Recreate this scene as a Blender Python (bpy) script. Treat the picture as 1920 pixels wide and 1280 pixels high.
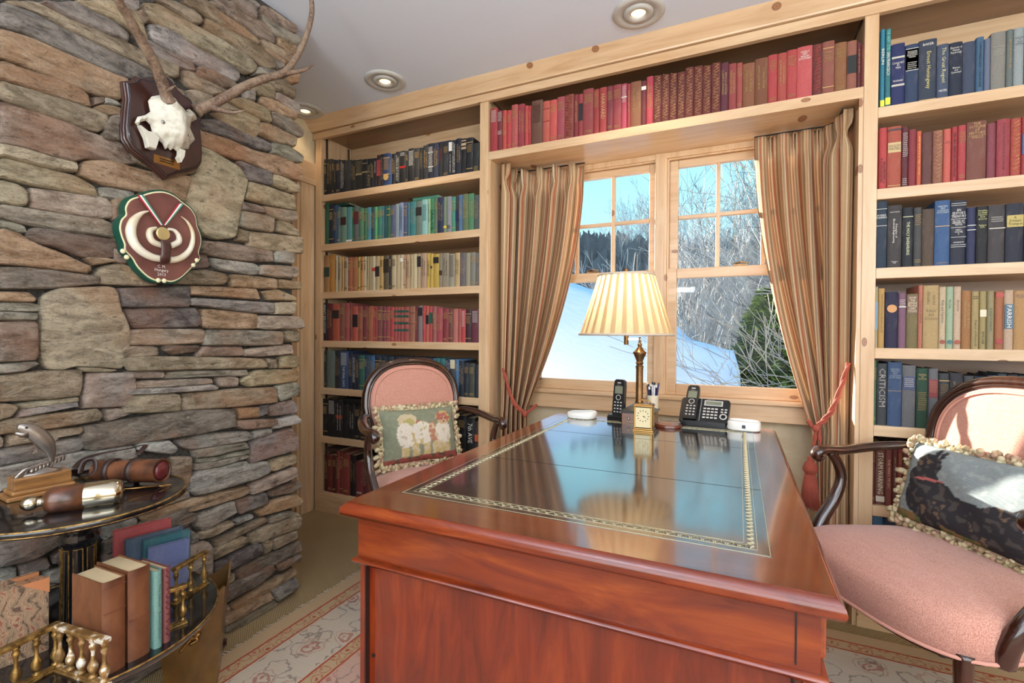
import bpy, bmesh, math, random
from math import sin, cos, pi, radians, sqrt
from mathutils import Vector, Matrix
random.seed(7)
for o in list(bpy.data.objects): bpy.data.objects.remove(o)
SC = bpy.context.scene
COL = SC.collection
def lin(c):
    return tuple(((v/255)/12.92 if v/255 <= .04045 else (((v/255)+.055)/1.055)**2.4) for v in c)
# ------------------------------------------------------------------ camera
EYE = Vector((0, 0, 1.1)); FPX = 909.71; YAW = .436799; PIT = .0107920; ROL = .0064766
_f = Vector((-sin(YAW), cos(YAW), 0)); _r = Vector((cos(YAW), sin(YAW), 0)); _u = Vector((0, 0, 1))
FW = _f*cos(PIT) - _u*sin(PIT); _u2 = _u*cos(PIT) + _f*sin(PIT)
RT = _r*cos(ROL) + _u2*sin(ROL); UP = _u2*cos(ROL) - _r*sin(ROL)
cam = bpy.data.cameras.new('camera'); co = bpy.data.objects.new('camera', cam); COL.objects.link(co)
cam.sensor_width = 36; cam.lens = FPX/1920*36; cam.clip_start = .02; cam.clip_end = 900
m = Matrix((RT, UP, -FW)).transposed().to_4x4(); m.translation = EYE; co.matrix_world = m
SC.camera = co
def ray(x, y): return FW + RT*((x-960)/FPX) - UP*((y-640)/FPX)
def at(ax, v, x, y):
    "point on the world plane axis=v that the photograph shows at (x, y)"
    d = ray(x, y); return EYE + d*((v-EYE[ax])/d[ax])
# ------------------------------------------------------------------ light
SC.view_settings.view_transform = 'Standard'; SC.view_settings.look = 'None'
SC.view_settings.gamma = 1; SC.view_settings.use_curve_mapping = False
SC.view_settings.exposure = 0.0
W = bpy.data.worlds.new('sky'); SC.world = W; W.use_nodes = True
nt = W.node_tree; bg = nt.nodes['Background']
tc = nt.nodes.new('ShaderNodeTexCoord'); sx = nt.nodes.new('ShaderNodeSeparateXYZ'); cr = nt.nodes.new('ShaderNodeValToRGB')
nt.links.new(tc.outputs['Generated'], sx.inputs[0]); nt.links.new(sx.outputs['Z'], cr.inputs[0]); nt.links.new(cr.outputs[0], bg.inputs[0])
e = cr.color_ramp.elements
e[0].position = 0; e[0].color = (.62, .90, 1.0, 1); e[1].position = .9; e[1].color = (.12, .34, .90, 1)
x_ = cr.color_ramp.elements.new(.3); x_.color = (.38, .80, .95, 1)
bg.inputs[1].default_value = 1.4
def lamp(name, typ, loc, energy, col=(1, 1, 1), rot=None, size=1, size_y=None, **k):
    l = bpy.data.lights.new(name, typ); l.energy = energy; l.color = col
    if typ == 'AREA':
        l.shape = 'RECTANGLE'; l.size = size; l.size_y = size_y or size
    elif typ in ('POINT', 'SPOT'): l.shadow_soft_size = size
    for a, b in k.items(): setattr(l, a, b)
    o = bpy.data.objects.new(name, l); COL.objects.link(o); o.location = loc
    if rot is not None: o.rotation_euler = rot
    return o
def aim(o, d): o.rotation_euler = Vector(d).to_track_quat('-Z', 'Y').to_euler()
SUN = Vector((1.55, -1, -.37)).normalized()
s = lamp('sun', 'SUN', (-6, 8, 6), 24, (1, .93, .82)); s.data.angle = .012
s.rotation_euler = SUN.to_track_quat('-Z', 'Y').to_euler()
# added area fill behind the camera to brighten the room, no window seen
a = lamp('rear_fill_light', 'AREA', (.2, -2.35, 1.5), 60, (.97, .98, 1), size=3.0, size_y=1.7); aim(a, (0, 1, -.05))
for x_p, y_p in ((-.7, -1.4), (1.2, -1.1)): aim(lamp('ceiling_fill', 'AREA', (x_p, y_p, 1.7), 58, (.92, .96, 1), size=.4), (0, .25, 1))  # added upward fills that brighten the ceiling; no lamp stands there
a = lamp('side_fill_light', 'AREA', (2.0, -.6, 1.5), 36, (.97, .98, 1), size=2.0, size_y=1.5); aim(a, (-1, .1, -.05))  # added area fill from the unseen right side, brightening the room
# ------------------------------------------------------------------ mesh helpers
class MB:
    def __init__(s): s.v = []; s.f = []; s.uv = None
    def add(s, vs, fs, M=None):
        n = len(s.v)
        s.v += [tuple(M @ Vector(p)) for p in vs] if M is not None else [tuple(p) for p in vs]
        s.f += [tuple(i+n for i in f) for f in fs]; return s
    def box(s, x0, x1, y0, y1, z0, z1, M=None):
        return s.add([(x0,y0,z0),(x1,y0,z0),(x1,y1,z0),(x0,y1,z0),(x0,y0,z1),(x1,y0,z1),(x1,y1,z1),(x0,y1,z1)],
            [(0,3,2,1),(4,5,6,7),(0,1,5,4),(1,2,6,5),(2,3,7,6),(3,0,4,7)], M)
    def cbox(s, c, d, M=None):
        return s.box(c[0]-d[0]/2, c[0]+d[0]/2, c[1]-d[1]/2, c[1]+d[1]/2, c[2]-d[2]/2, c[2]+d[2]/2, M)
    def lathe(s, prof, n=24, c=(0,0,0), M=None, cap=True):
        vs = []; fs = []
        for r, z in prof:
            for i in range(n):
                a = 2*pi*i/n; vs.append((c[0]+r*cos(a), c[1]+r*sin(a), c[2]+z))
        for j in range(len(prof)-1):
            for i in range(n):
                a, b = j*n+i, j*n+(i+1) % n; fs.append((a, b, b+n, a+n))
        if cap: fs.append(tuple(range(n))[::-1]); fs.append(tuple(range((len(prof)-1)*n, len(prof)*n)))
        return s.add(vs, fs, M)
    def tube(s, pts, rad, n=8, M=None, cap=True, flat=None, closed=False, up=None):
        "sweep; rad number or list; flat=(a,b) scales the section along side/up"
        P = [Vector(p) for p in pts]; k = len(P); vs = []; fs = []
        if not hasattr(rad, '__len__'): rad = [rad]*k
        nrm = None
        for i in range(k):
            if closed: t = P[(i+1) % k]-P[i-1]
            else: t = P[min(i+1, k-1)]-P[max(i-1, 0)]
            if t.length < 1e-9: t = Vector((0, 0, 1))
            t.normalize()
            if nrm is None or up is not None:
                nrm = Vector(up) if up is not None else (Vector((0, 0, 1)) if abs(t.z) < .9 else Vector((1, 0, 0)))
            nrm = (nrm - t*nrm.dot(t)); nrm.normalize(); b = t.cross(nrm)
            fa, fb = flat or (1, 1)
            for j in range(n):
                a = 2*pi*(j+.5)/n; vs.append(P[i] + (b*cos(a)*fa + nrm*sin(a)*fb)*rad[i])
        for i in range(k if closed else k-1):
            for j in range(n):
                a, b2 = i*n+j, i*n+(j+1) % n; c2, d2 = ((i+1) % k)*n+(j+1) % n, ((i+1) % k)*n+j
                fs.append((a, b2, c2, d2))
        if cap and not closed: fs.append(tuple(range(n))[::-1]); fs.append(tuple(range((k-1)*n, k*n)))
        return s.add(vs, fs, M)
    def prism(s, poly, h0, h1, M=None, bev=0):
        "poly in xy, extruded in z"
        n = len(poly); cx = sum(p[0] for p in poly)/n; cy = sum(p[1] for p in poly)/n
        def ring(k, z): return [(cx+(p[0]-cx)*k, cy+(p[1]-cy)*k, z) for p in poly]
        R = [ring(1, h0), ring(1, h1-bev)] + ([ring(1-bev*1.2/max(.01, abs(poly[0][0]-cx)+abs(poly[0][1]-cy)), h1)] if bev else [])
        vs = sum(R, []); fs = [tuple(range(n))[::-1], tuple(range((len(R)-1)*n, len(R)*n))]
        for j in range(len(R)-1):
            for i in range(n): fs.append((j*n+i, j*n+(i+1) % n, (j+1)*n+(i+1) % n, (j+1)*n+i))
        return s.add(vs, fs, M)
    def ball(s, c, r, n=8, m=6, M=None):
        r = r if hasattr(r, '__len__') else (r, r, r)
        vs = []; fs = []
        for j in range(m+1):
            t = pi*j/m
            for i in range(n): a = 2*pi*i/n; vs.append((c[0]+r[0]*sin(t)*cos(a), c[1]+r[1]*sin(t)*sin(a), c[2]-r[2]*cos(t)))
        for j in range(m):
            for i in range(n): fs.append((j*n+i, j*n+(i+1) % n, (j+1)*n+(i+1) % n, (j+1)*n+i))
        return s.add(vs, fs, M)
    def grid(s, nu, nv, fn, M=None):
        vs = [fn(i/nu, j/nv) for j in range(nv+1) for i in range(nu+1)]
        fs = [(j*(nu+1)+i, j*(nu+1)+i+1, (j+1)*(nu+1)+i+1, (j+1)*(nu+1)+i) for j in range(nv) for i in range(nu)]
        return s.add(vs, fs, M)
def obj(name, mb, mat, parent=None, smooth=False, col=None, bevel=0, label=None, loc=None, rot=None, angle=None):
    me = bpy.data.meshes.new(name); me.from_pydata(mb.v, [], mb.f)
    if mat: me.materials.append(mat)
    if smooth:
        me.polygons.foreach_set('use_smooth', [True]*len(me.polygons))
    me.validate(); me.update()
    if angle: me.set_sharp_from_angle(angle=radians(angle))
    o = bpy.data.objects.new(name, me); COL.objects.link(o)
    if parent: o.parent = parent
    if col: o.color = (*lin(col), 1)
    if bevel:
        b = o.modifiers.new('bevel', 'BEVEL'); b.width = bevel; b.segments = 2; b.limit_method = 'ANGLE'; b.angle_limit = radians(40)
    if label: o['label'] = label
    if loc: o.location = loc
    if rot: o.rotation_euler = rot
    return o
def tag(o, label, cat, group=None, kind=None):
    if label: o['label'] = label
    if cat: o['category'] = cat
    if group: o['group'] = group
    if kind: o['kind'] = kind
    return o
def thing(name, label, cat, loc=(0,0,0), rz=0, group=None):
    o = bpy.data.objects.new(name, None); COL.objects.link(o); o.location = loc; o.rotation_euler = (0, 0, rz)
    o.empty_display_size = .05
    return tag(o, label, cat, group)
def struct(name, mb, mat, parent=None, **k):
    o = obj(name, mb, mat, parent, **k)
    if parent is None: o['kind'] = 'structure'
    return o
def text_mesh(txt, w, h, vertical=False, sp=.85, extr=.0004, bold=False):
    "lettering facing -Y centred on the origin, scaled into w x h; vertical reads downwards"
    cu = bpy.data.curves.new('lettering', 'FONT'); cu.body = txt; cu.align_x = 'CENTER'; cu.align_y = 'CENTER'
    cu.space_line = sp; cu.resolution_u = 1; cu.offset = .008 if bold else 0
    t = bpy.data.objects.new('t', cu); me = bpy.data.meshes.new_from_object(t)
    vs = [Vector(v.co) for v in me.vertices]; fs = [tuple(p.vertices) for p in me.polygons]
    bpy.data.objects.remove(t); bpy.data.curves.remove(cu); bpy.data.meshes.remove(me)
    if not vs: return MB()
    x0, x1 = min(v.x for v in vs), max(v.x for v in vs); y0, y1 = min(v.y for v in vs), max(v.y for v in vs)
    W_, H_ = x1-x0, y1-y0; a, b = (h, w) if vertical else (w, h)
    kx = a/W_; ky = b/H_; ky = min(ky, kx*1.5); kx = min(kx, ky*1.6)
    mb = MB(); out = []
    for v in vs:
        p, q = (v.x-(x0+x1)/2)*kx, (v.y-(y0+y1)/2)*ky
        out.append((q, -extr, -p) if vertical else (p, -extr, q))
    return mb.add(out, fs)
# ------------------------------------------------------------------ materials
MATS = {}
class NT:
    def __init__(s, name, rough=.5, metal=0, spec=.5):
        s.m = bpy.data.materials.new(name); s.m.use_nodes = True; s.t = s.m.node_tree; s.b = s.t.nodes['Principled BSDF']
        s.b.inputs['Roughness'].default_value = rough; s.b.inputs['Metallic'].default_value = metal
        s.b.inputs['Specular IOR Level'].default_value = spec; MATS[name] = s.m; s._c = {}
    def n(s, typ, **k):
        x = s.t.nodes.new('ShaderNode'+typ)
        for a, b in k.items():
            if a in ('operation', 'blend_type', 'data_type', 'feature', 'wave_type', 'bands_direction', 'interpolation', 'attribute_name', 'distance', 'rings_direction', 'wave_profile', 'noise_dimensions', 'interpolation_type'): setattr(x, a, b)
        return x
    def l(s, a, b): s.t.links.new(a, b)
    def val(s, sock, v):
        if hasattr(v, 'is_output') or isinstance(v, bpy.types.NodeSocket): s.l(v, sock)
        else: sock.default_value = v
    def coord(s, kind='Object', scale=(1,1,1), rot=(0,0,0), loc=(0,0,0)):
        t = s.n('TexCoord'); mp = s.n('Mapping'); s.l(t.outputs[kind], mp.inputs[0])
        mp.inputs['Scale'].default_value = scale; mp.inputs['Rotation'].default_value = rot; mp.inputs['Location'].default_value = loc
        return mp.outputs[0]
    def noise(s, vec, sc, det=4, rough=.55, dist=0):
        x = s.n('TexNoise'); s.l(vec, x.inputs['Vector']); x.inputs['Scale'].default_value = sc; x.inputs['Detail'].default_value = det
        x.inputs['Roughness'].default_value = rough; x.inputs['Distortion'].default_value = dist; return x.outputs['Fac']
    def vor(s, vec, sc, feature='F1', rnd=1, out='Distance'):
        x = s.n('TexVoronoi', feature=feature); s.l(vec, x.inputs['Vector']); x.inputs['Scale'].default_value = sc
        x.inputs['Randomness'].default_value = rnd; return x.outputs[out]
    def wave(s, vec, sc, dist=0, det=2, dirn='X', dscale=1):
        x = s.n('TexWave', bands_direction=dirn); s.l(vec, x.inputs['Vector']); x.inputs['Scale'].default_value = sc
        x.inputs['Distortion'].default_value = dist; x.inputs['Detail'].default_value = det; x.inputs['Detail Scale'].default_value = dscale; return x.outputs['Fac']
    def math(s, op, a, b=0.0, c=None):
        x = s.n('Math', operation=op); s.val(x.inputs[0], a); s.val(x.inputs[1], b)
        if c is not None: s.val(x.inputs[2], c)
        return x.outputs[0]
    def ramp(s, fac, stops, interp='LINEAR'):
        x = s.n('ValToRGB'); s.l(fac, x.inputs[0]); cr = x.color_ramp; cr.interpolation = interp
        while len(cr.elements) < len(stops): cr.elements.new(.5)
        for e, (p, c) in zip(cr.elements, stops):
            e.position = p; e.color = (*c, 1) if len(c) == 3 else c
        return x.outputs[0]
    def mix(s, fac, a, b, mode='MIX'):
        x = s.n('Mix', data_type='RGBA', blend_type=mode); s.val(x.inputs[0], fac)
        for i, v in ((6, a), (7, b)):
            if isinstance(v, tuple): x.inputs[i].default_value = (*v[:3], 1)
            else: s.l(v, x.inputs[i])
        return x.outputs[2]
    def objcol(s):
        x = s.n('ObjectInfo'); return x
    def color(s, c):
        if isinstance(c, tuple): s.b.inputs['Base Color'].default_value = (*c[:3], 1)
        else: s.l(c, s.b.inputs['Base Color'])
        return s
    def bump(s, h, st=.3, d=.01):
        x = s.n('Bump'); s.l(h, x.inputs['Height']); x.inputs['Strength'].default_value = st; x.inputs['Distance'].default_value = d
        s.l(x.outputs[0], s.b.inputs['Normal']); return s
    def rough(s, v): s.val(s.b.inputs['Roughness'], v); return s
    def set(s, **k):
        for a, b in k.items(): s.b.inputs[a.replace('_', ' ')].default_value = b
        return s
def flat(name, c, rough=.5, metal=0, **k): return NT(name, rough, metal).color(lin(c)).set(**k).m
def pine(name, axis, base=(216,186,150), dark=(194,156,118)):
    t = NT(name, .38); sc = {'x': (1.2, 14, 14), 'z': (14, 14, 1.2), 'y': (14, 1.2, 14)}[axis]
    v = t.coord('Object', sc); g = t.noise(v, 2.2, 5, .6, .6)
    v2 = t.coord('Object', tuple(q*.22 for q in sc)); g2 = t.noise(v2, 1.6, 2, .5, 1.5)
    rings = t.wave(t.coord('Object', tuple(q*.5 for q in sc)), .8, 9, 2, 'DIAGONAL' if False else 'X', .6)
    c = t.ramp(g, [(.3, lin(dark)), (.55, lin(base)), (.8, lin(tuple(min(255, q+14) for q in base)))])
    c = t.mix(t.math('MULTIPLY', rings, .22), c, lin((196,146,96)))
    c = t.mix(t.math('MULTIPLY', g2, .35), c, lin((214,170,118)))
    sp = t.n('SeparateXYZ'); t.l(t.coord('Object'), sp.inputs[0]); cb = t.n('CombineXYZ')
    aa, bb = {'x': ('X', 'Z'), 'z': ('Z', 'X'), 'y': ('Y', 'Z')}[axis]; t.l(t.math('MULTIPLY', sp.outputs[aa], 2.6), cb.inputs[0]); t.l(t.math('ADD', t.math('MULTIPLY', sp.outputs[bb], 5.2), t.math('MULTIPLY', sp.outputs['Y' if axis != 'y' else 'X'], 1.3)), cb.inputs[1])
    x = t.n('TexVoronoi'); x.voronoi_dimensions = '2D'; t.l(cb.outputs[0], x.inputs['Vector']); x.inputs['Scale'].default_value = 1.0; k = x.outputs['Distance']; kn = t.ramp(k, [(0, (.0,)*3), (.034, (0,)*3), (.050, (1,)*3)])
    ring = t.ramp(k, [(.0, lin((130,84,52))), (.022, lin((172,118,76))), (.036, lin((112,68,40)))])
    t.color(t.mix(kn, ring, c)); t.bump(g, .05, .002); t.set(Coat_Weight=.25, Coat_Roughness=.25)
    return t.m
PINEX = pine('pine_grain_across', 'x'); PINEZ = pine('pine_grain_upright', 'z'); PINEY = pine('pine_grain_deep', 'y')
PINESHADE = pine('shaded_pine_backing', 'x', (112,80,60), (86,58,44))  # same pine, with the shade of the shelf recesses put into its colour
def woodmat(name, a, b, c, rough=.22, sc=(9, 1.2, 9), coat=.8, s2=2.5):
    t = NT(name, rough); v = t.coord('Object', sc); g = t.noise(v, s2, 6, .62, 1.2); g2 = t.noise(t.coord('Object', tuple(q*.25 for q in sc)), s2, 3, .5, .8)
    cc = t.ramp(g, [(.28, lin(a)), (.52, lin(b)), (.78, lin(c))]); cc = t.mix(t.math('MULTIPLY', g2, .45), cc, lin(a))
    t.color(cc); t.set(Coat_Weight=coat, Coat_Roughness=.08); t.bump(g, .04, .001); return t.m
MAHX = woodmat('mahogany_polished', (84,26,8), (130,48,14), (164,78,24), .24, (1.4, 9, 9), .5)
MAHY = woodmat('mahogany_border', (100,34,12), (152,66,26), (186,96,42), .18, (9, 1.4, 9))
MAHZ = woodmat('mahogany_panel', (78,22,7), (120,40,12), (150,62,20), .28, (9, 9, 1.4), .5)
TOPX = woodmat('desk_top_polish', (70,24,10), (116,46,18), (150,74,30), .2, (1.4, 9, 9), 1); TOPY = woodmat('desk_top_polish_side', (78,28,12), (128,54,20), (164,84,34), .2, (9, 1.4, 9), 1)
for q_ in (TOPX, TOPY): q_.node_tree.nodes['Principled BSDF'].inputs['Coat IOR'].default_value = 1.75; q_.node_tree.nodes['Principled BSDF'].inputs['Coat Roughness'].default_value = .10
CHW = woodmat('chair_walnut', (30,14,10), (58,30,20), (92,52,34), .22, (12, 12, 3), 1)
OAKP = woodmat('zebrawood', (96,58,30), (168,118,66), (204,156,96), .35, (1.5, 30, 30), .3)
PLQ = woodmat('plaque_dark_wood', (38,18,14), (58,28,22), (78,40,30), .3, (8, 8, 2), .6)
BINW = woodmat('bin_gilt_brown', (84,56,24), (112,78,36), (138,100,50), .35, (3, 3, 3), .4)
LACQ = NT('black_lacquer', .16).color(lin((16,16,20))).set(Coat_Weight=.8, Coat_Roughness=.08).m
t = NT('worn_gold', .4, .7); g = t.noise(t.coord(), 60, 5); t.color(t.ramp(g, [(.35, lin((84,60,30))), (.55, lin((168,130,70))), (.75, lin((200,168,104)))])); t.bump(g, .2, .002); GOLD = t.m
t = NT('chipped_gilding', .4, .35); g = t.noise(t.coord(), 45, 4); t.color(t.ramp(g, [(.42, lin((120,88,46))), (.55, lin((168,130,80))), (.60, lin((232,222,206)))])); t.bump(g, .3, .003); CHIP = t.m
BRASS = NT('aged_brass', .28, 1).color(lin((168,128,74))).m
t = NT('antique_bronze', .3, .9); g = t.noise(t.coord(), 20, 3); t.color(t.ramp(g, [(.3, lin((96,68,42))), (.7, lin((160,122,82)))])); BRONZE = t.m
SILV = NT('polished_nickel', .14, 1).color(lin((216,204,178))).m
PEWT = NT('cast_pewter', .34, .85).color(lin((150,140,132))).m
WHITEP = flat('white_plastic', (240,236,228), .3)
BLACKP = flat('black_plastic', (24,23,25), .28)
GREYP = flat('grey_key_plastic', (196,192,186), .4)
LCD = flat('grey_lcd', (120,122,104), .2)
INK = NT('book_lettering', .45); INK.l(INK.objcol().outputs['Color'], INK.b.inputs['Base Color']); INK = INK.m
def tinted(name, rough=.7, amp=.35, sc=180, bump=.25, worn=True):
    t = NT(name, rough); oi = t.objcol(); hs = t.n('HueSaturation'); hs.inputs['Saturation'].default_value = .92; hs.inputs['Value'].default_value = .80; t.l(oi.outputs['Color'], hs.inputs['Color']); base = hs.outputs['Color']
    v = t.coord('Object'); g = t.noise(v, sc, 2, .5); w = t.noise(t.coord('Object', (14, 14, 5)), 1.3, 4)
    c = t.mix(t.math('MULTIPLY', g, amp), base, (.0, .0, .0))
    if worn: c = t.mix(t.ramp(w, [(.5, (0,)*3), (.72, (.28,)*3)]), c, t.mix(.5, base, (.55, .48, .4)))
    t.color(c); t.bump(g, bump, .0006); return t.m
CLOTH = tinted('book_cloth'); LEATH = tinted('book_leather', .42, .5, 90, .3)
t = NT('page_edges', .8); g = t.wave(t.coord('Object', (260, 1, 1)), 1, 2, 2); t.color(t.mix(t.math('MULTIPLY', g, .35), lin((206,182,142)), lin((150,124,88)))); PAGES = t.m
# stone: every stone brings its own colour through the object colour
t = NT('ledge_stone', .82, 0, .3); oi = t.objcol(); v = t.coord('Object'); rnd = oi.outputs['Random']
loc = t.n('VectorMath'); loc.operation = 'ADD'; t.l(v, loc.inputs[0]); t.l(t.math('MULTIPLY', rnd, 37.0), loc.inputs[1]); vv = loc.outputs[0]
st = t.n('Mapping'); t.l(vv, st.inputs[0]); st.inputs['Scale'].default_value = (1, 1, 2.6); sv = st.outputs[0]
g1 = t.noise(sv, 12, 7, .68, .6); g2 = t.noise(sv, 34, 8, .72, .3); g3 = t.noise(vv, 4, 3, .5, .6); g4 = t.noise(vv, 160, 4, .7)
c = t.mix(t.ramp(g1, [(.38, (0,)*3), (.60, (1,)*3)]), t.mix(.52, oi.outputs['Color'], (.040, .030, .022)), t.mix(.20, oi.outputs['Color'], (.78, .70, .58)))
c = t.mix(t.ramp(g3, [(.50, (0,)*3), (.66, (.55,)*3)]), c, t.mix(.55, oi.outputs['Color'], lin((176,112,66))))
c = t.mix(t.ramp(g2, [(.30, (.85,)*3), (.45, (0,)*3)]), c, lin((56,48,44)))
c = t.mix(t.ramp(g2, [(.58, (0,)*3), (.76, (.6,)*3)]), c, lin((212,202,184)))
c = t.mix(t.ramp(g4, [(.3, (.35,)*3), (.5, (0,)*3)]), c, lin((70,60,52)))
t.color(c); hh = t.math('ADD', t.math('MULTIPLY', g1, 1.0), t.math('ADD', t.math('MULTIPLY', g2, .55), t.math('MULTIPLY', g4, .12))); t.bump(hh, 1.0, .020); STONE = t.m
t = NT('dark_mortar', .95); g = t.noise(t.coord(), 90, 4, .7); t.color(t.ramp(g, [(.3, lin((38,34,30))), (.7, lin((92,86,78)))])); t.bump(g, .8, .01); MORT = t.m
t = NT('plaster_wall', .8); g = t.noise(t.coord(), 7, 5, .6, 1.5); t.color(t.ramp(g, [(.3, lin((206,186,150))), (.7, lin((222,206,172)))])); t.bump(g, .5, .01); PLAST = t.m
t = NT('ceiling_paint', .85); g = t.noise(t.coord(), 200, 2); t.color(lin((226,235,250))); t.bump(g, .05, .001); CEIL = t.m
t = NT('sisal_carpet', .9); v = t.coord('Object', (1, 1, 1), (0, 0, .6)); a1 = t.wave(v, 52, .6, 1, 'X'); a2 = t.wave(v, 52, .6, 1, 'Y'); w = t.math('MULTIPLY', a1, a2)
t.color(t.mix(t.noise(t.coord(), 5, 3), t.ramp(w, [(.05, lin((126,104,68))), (.5, lin((206,180,132)))]), t.ramp(w, [(.05, lin((140,116,80))), (.5, lin((214,188,142)))]))); t.bump(w, .7, .004); SISAL = t.m
# ------------------------------------------------------------------ room shell
BF, BK = 2.232, 2.49; CZ = 2.42
struct('floor', MB().box(-3.4, 2.2, -2.6, 2.7, -.05, 0), SISAL)
struct('ceiling', MB().box(-3.4, 2.2, -2.6, 2.7, CZ, CZ+.06), CEIL)
w = MB()
w.box(-3.4, -1.16, 2.54, 2.66, 0, CZ).box(.40, 2.2, 2.54, 2.66, 0, CZ).box(-1.16, .40, 2.54, 2.66, 0, .72).box(-1.16, .40, 2.54, 2.66, 2.03, CZ)
struct('wall_back', w, PLAST)
struct('wall_right', MB().box(2.1, 2.2, -2.6, -1.6, 0, CZ).box(2.1, 2.2, .4, 2.7, 0, CZ).box(2.1, 2.2, -1.6, .4, 0, .7).box(2.1, 2.2, -1.6, .4, 2.2, CZ), PLAST)
struct('wall_front', MB().box(-3.4, -1.4, -2.6, -2.5, 0, CZ).box(1.8, 2.2, -2.6, -2.5, 0, CZ).box(-1.4, 1.8, -2.6, -2.5, 0, .6).box(-1.4, 1.8, -2.6, -2.5, 2.3, CZ), PLAST)
struct('wall_far_left', MB().box(-3.4, -3.3, -2.6, 2.7, 0, CZ).box(-2.5, -2.425, 2.13, 2.54, 0, CZ).box(-2.5, -2.425, 1.2, 2.13, 2.04, CZ), PLAST)
# doorway beside the bookcase, seen past the end of the stone wall
struct('trim_1', MB().box(-2.43, -2.408, 2.13, 2.228, 0, 2.03).box(-2.52, -2.425, 2.115, 2.135, 0, 2.03), PINEZ, bevel=.003)
struct('trim_2', MB().prism([(1.2, 2.03), (2.236, 2.03), (2.25, 2.165), (1.2, 2.165)], -2.43, -2.40, M=Matrix(((0,0,1,0),(1,0,0,0),(0,1,0,0),(0,0,0,1)))), PINEY, bevel=.003)
struct('door_1', MB().box(-2.50, -2.465, 1.25, 2.115, 0, 2.03), PINEZ)
# crown and fascia along the whole bookcase wall
cp = [(2.232, 2.356), (2.212, 2.356), (2.210, 2.362), (2.168, 2.412), (2.162, 2.42), (2.232, 2.42)]
n = len(cp); vs = [(-2.425-(2.216-y)*1.0 if y < 2.232 else -2.425, y, z) for y, z in cp]+[(2.1, y, z) for y, z in cp]
struct('trim_3', MB().add(vs, [tuple(range(n)), tuple(range(n, 2*n))[::-1]]+[(i, i+n, (i+1) % n+n, (i+1) % n) for i in range(n)]), PINEX)
struct('trim_4', MB().box(-2.418, 2.1, 2.224, 2.25, 2.314, 2.3535), PINEX, bevel=.002)
SHZ = [1.966, 1.661, 1.365, 1.065, .773, .471]      # shelf tops below the highest opening
def bookcase(name, label, xa, xb, xc, xd, ztop):
    "posts xa..xb and xc..xd"
    t = thing(name, label, 'bookcase', ((xa+xd)/2, 2.36, 0)); L = Matrix.Translation(-t.location)
    for a, b in ((xa, xb), (xc, xd)):
        obj('post', MB().box(a, b, BF, BF+.03, .0, ztop, L), PINEZ, t, bevel=.002)
    obj('side_panel', MB().box(xb-.04, xb, BF+.03, BK, 0, 2.34, L), PINEZ, t)
    obj('side_panel', MB().box(xc, xc+.04, BF+.03, BK, 0, 2.34, L), PINEZ, t)
    z = .0
    for k in range(8):
        obj('back_board', MB().box(xb, xc, BK, BK+.018, z+.003, z+.29, L), PINEX if k > 6 else PINESHADE, t, bevel=.004); z += .293
    for z in SHZ:
        obj('shelf', MB().box(xb-.0, xc+.0, BF+.001, BK, z-.04, z, L), PINEX, t, bevel=.002)
    obj('top_panel', MB().box(xb, xc, BF+.03, BK, 2.336, 2.36, L), PINESHADE, t)
    obj('plinth', MB().box(xb-.045, xc+.045, BF-.002, BF+.03, 0, .112, L), PINEX, t, bevel=.002)
    obj('bottom_shelf', MB().box(xb, xc, BF+.003, BK, .09, .125, L), PINEX, t, bevel=.002)
    for xx in (xb+.001,):
        for yy in (2.268, 2.455):
            m = MB().box(xx, xx+.003, yy, yy+.016, .14, 2.33, L)
            for q in range(86): m.box(xx+.003, xx+.0036, yy+.005, yy+.011, .15+q*.0252, .165+q*.0252, L)
            obj('shelf_track', m, flat('track_metal', (96,84,70), .4, .6) if 'track_metal' not in MATS else MATS['track_metal'], t)
    return t
bookcase('bookcase', 'tall knotty pine built-in bookcase left of the window, books sorted by colour', -2.404, -2.355, -1.235, -1.186, 2.316)
bookcase('bookcase', 'tall knotty pine built-in bookcase right of the window, behind the sunlit armchair', .420, .465, 1.60, 1.65, 2.316)
t = thing('window_bridge_shelf', 'long pine shelf bridging the window between the two bookcases, holding red books', 'shelf', (-.38, 2.36, 2.012)); L = Matrix.Translation(-t.location)
obj('shelf_board', MB().box(-1.186, .42, BF+.001, 2.535, 2.012, 2.054, L), PINEX, t, bevel=.002)
obj('back_panel', MB().box(-1.186, .42, 2.49, 2.51, 2.054, 2.34, L), PINESHADE, t)
obj('top_panel', MB().box(-1.186, .42, 2.25, 2.49, 2.336, 2.36, L), PINESHADE, t)
struct('trim_5', MB().box(-1.186, -1.172, BF+.004, 2.54, 0, 2.012), PINEZ)      # linings of the window recess
struct('trim_6', MB().box(.406, .42, BF+.004, 2.54, 0, 2.012), PINEZ)
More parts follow.
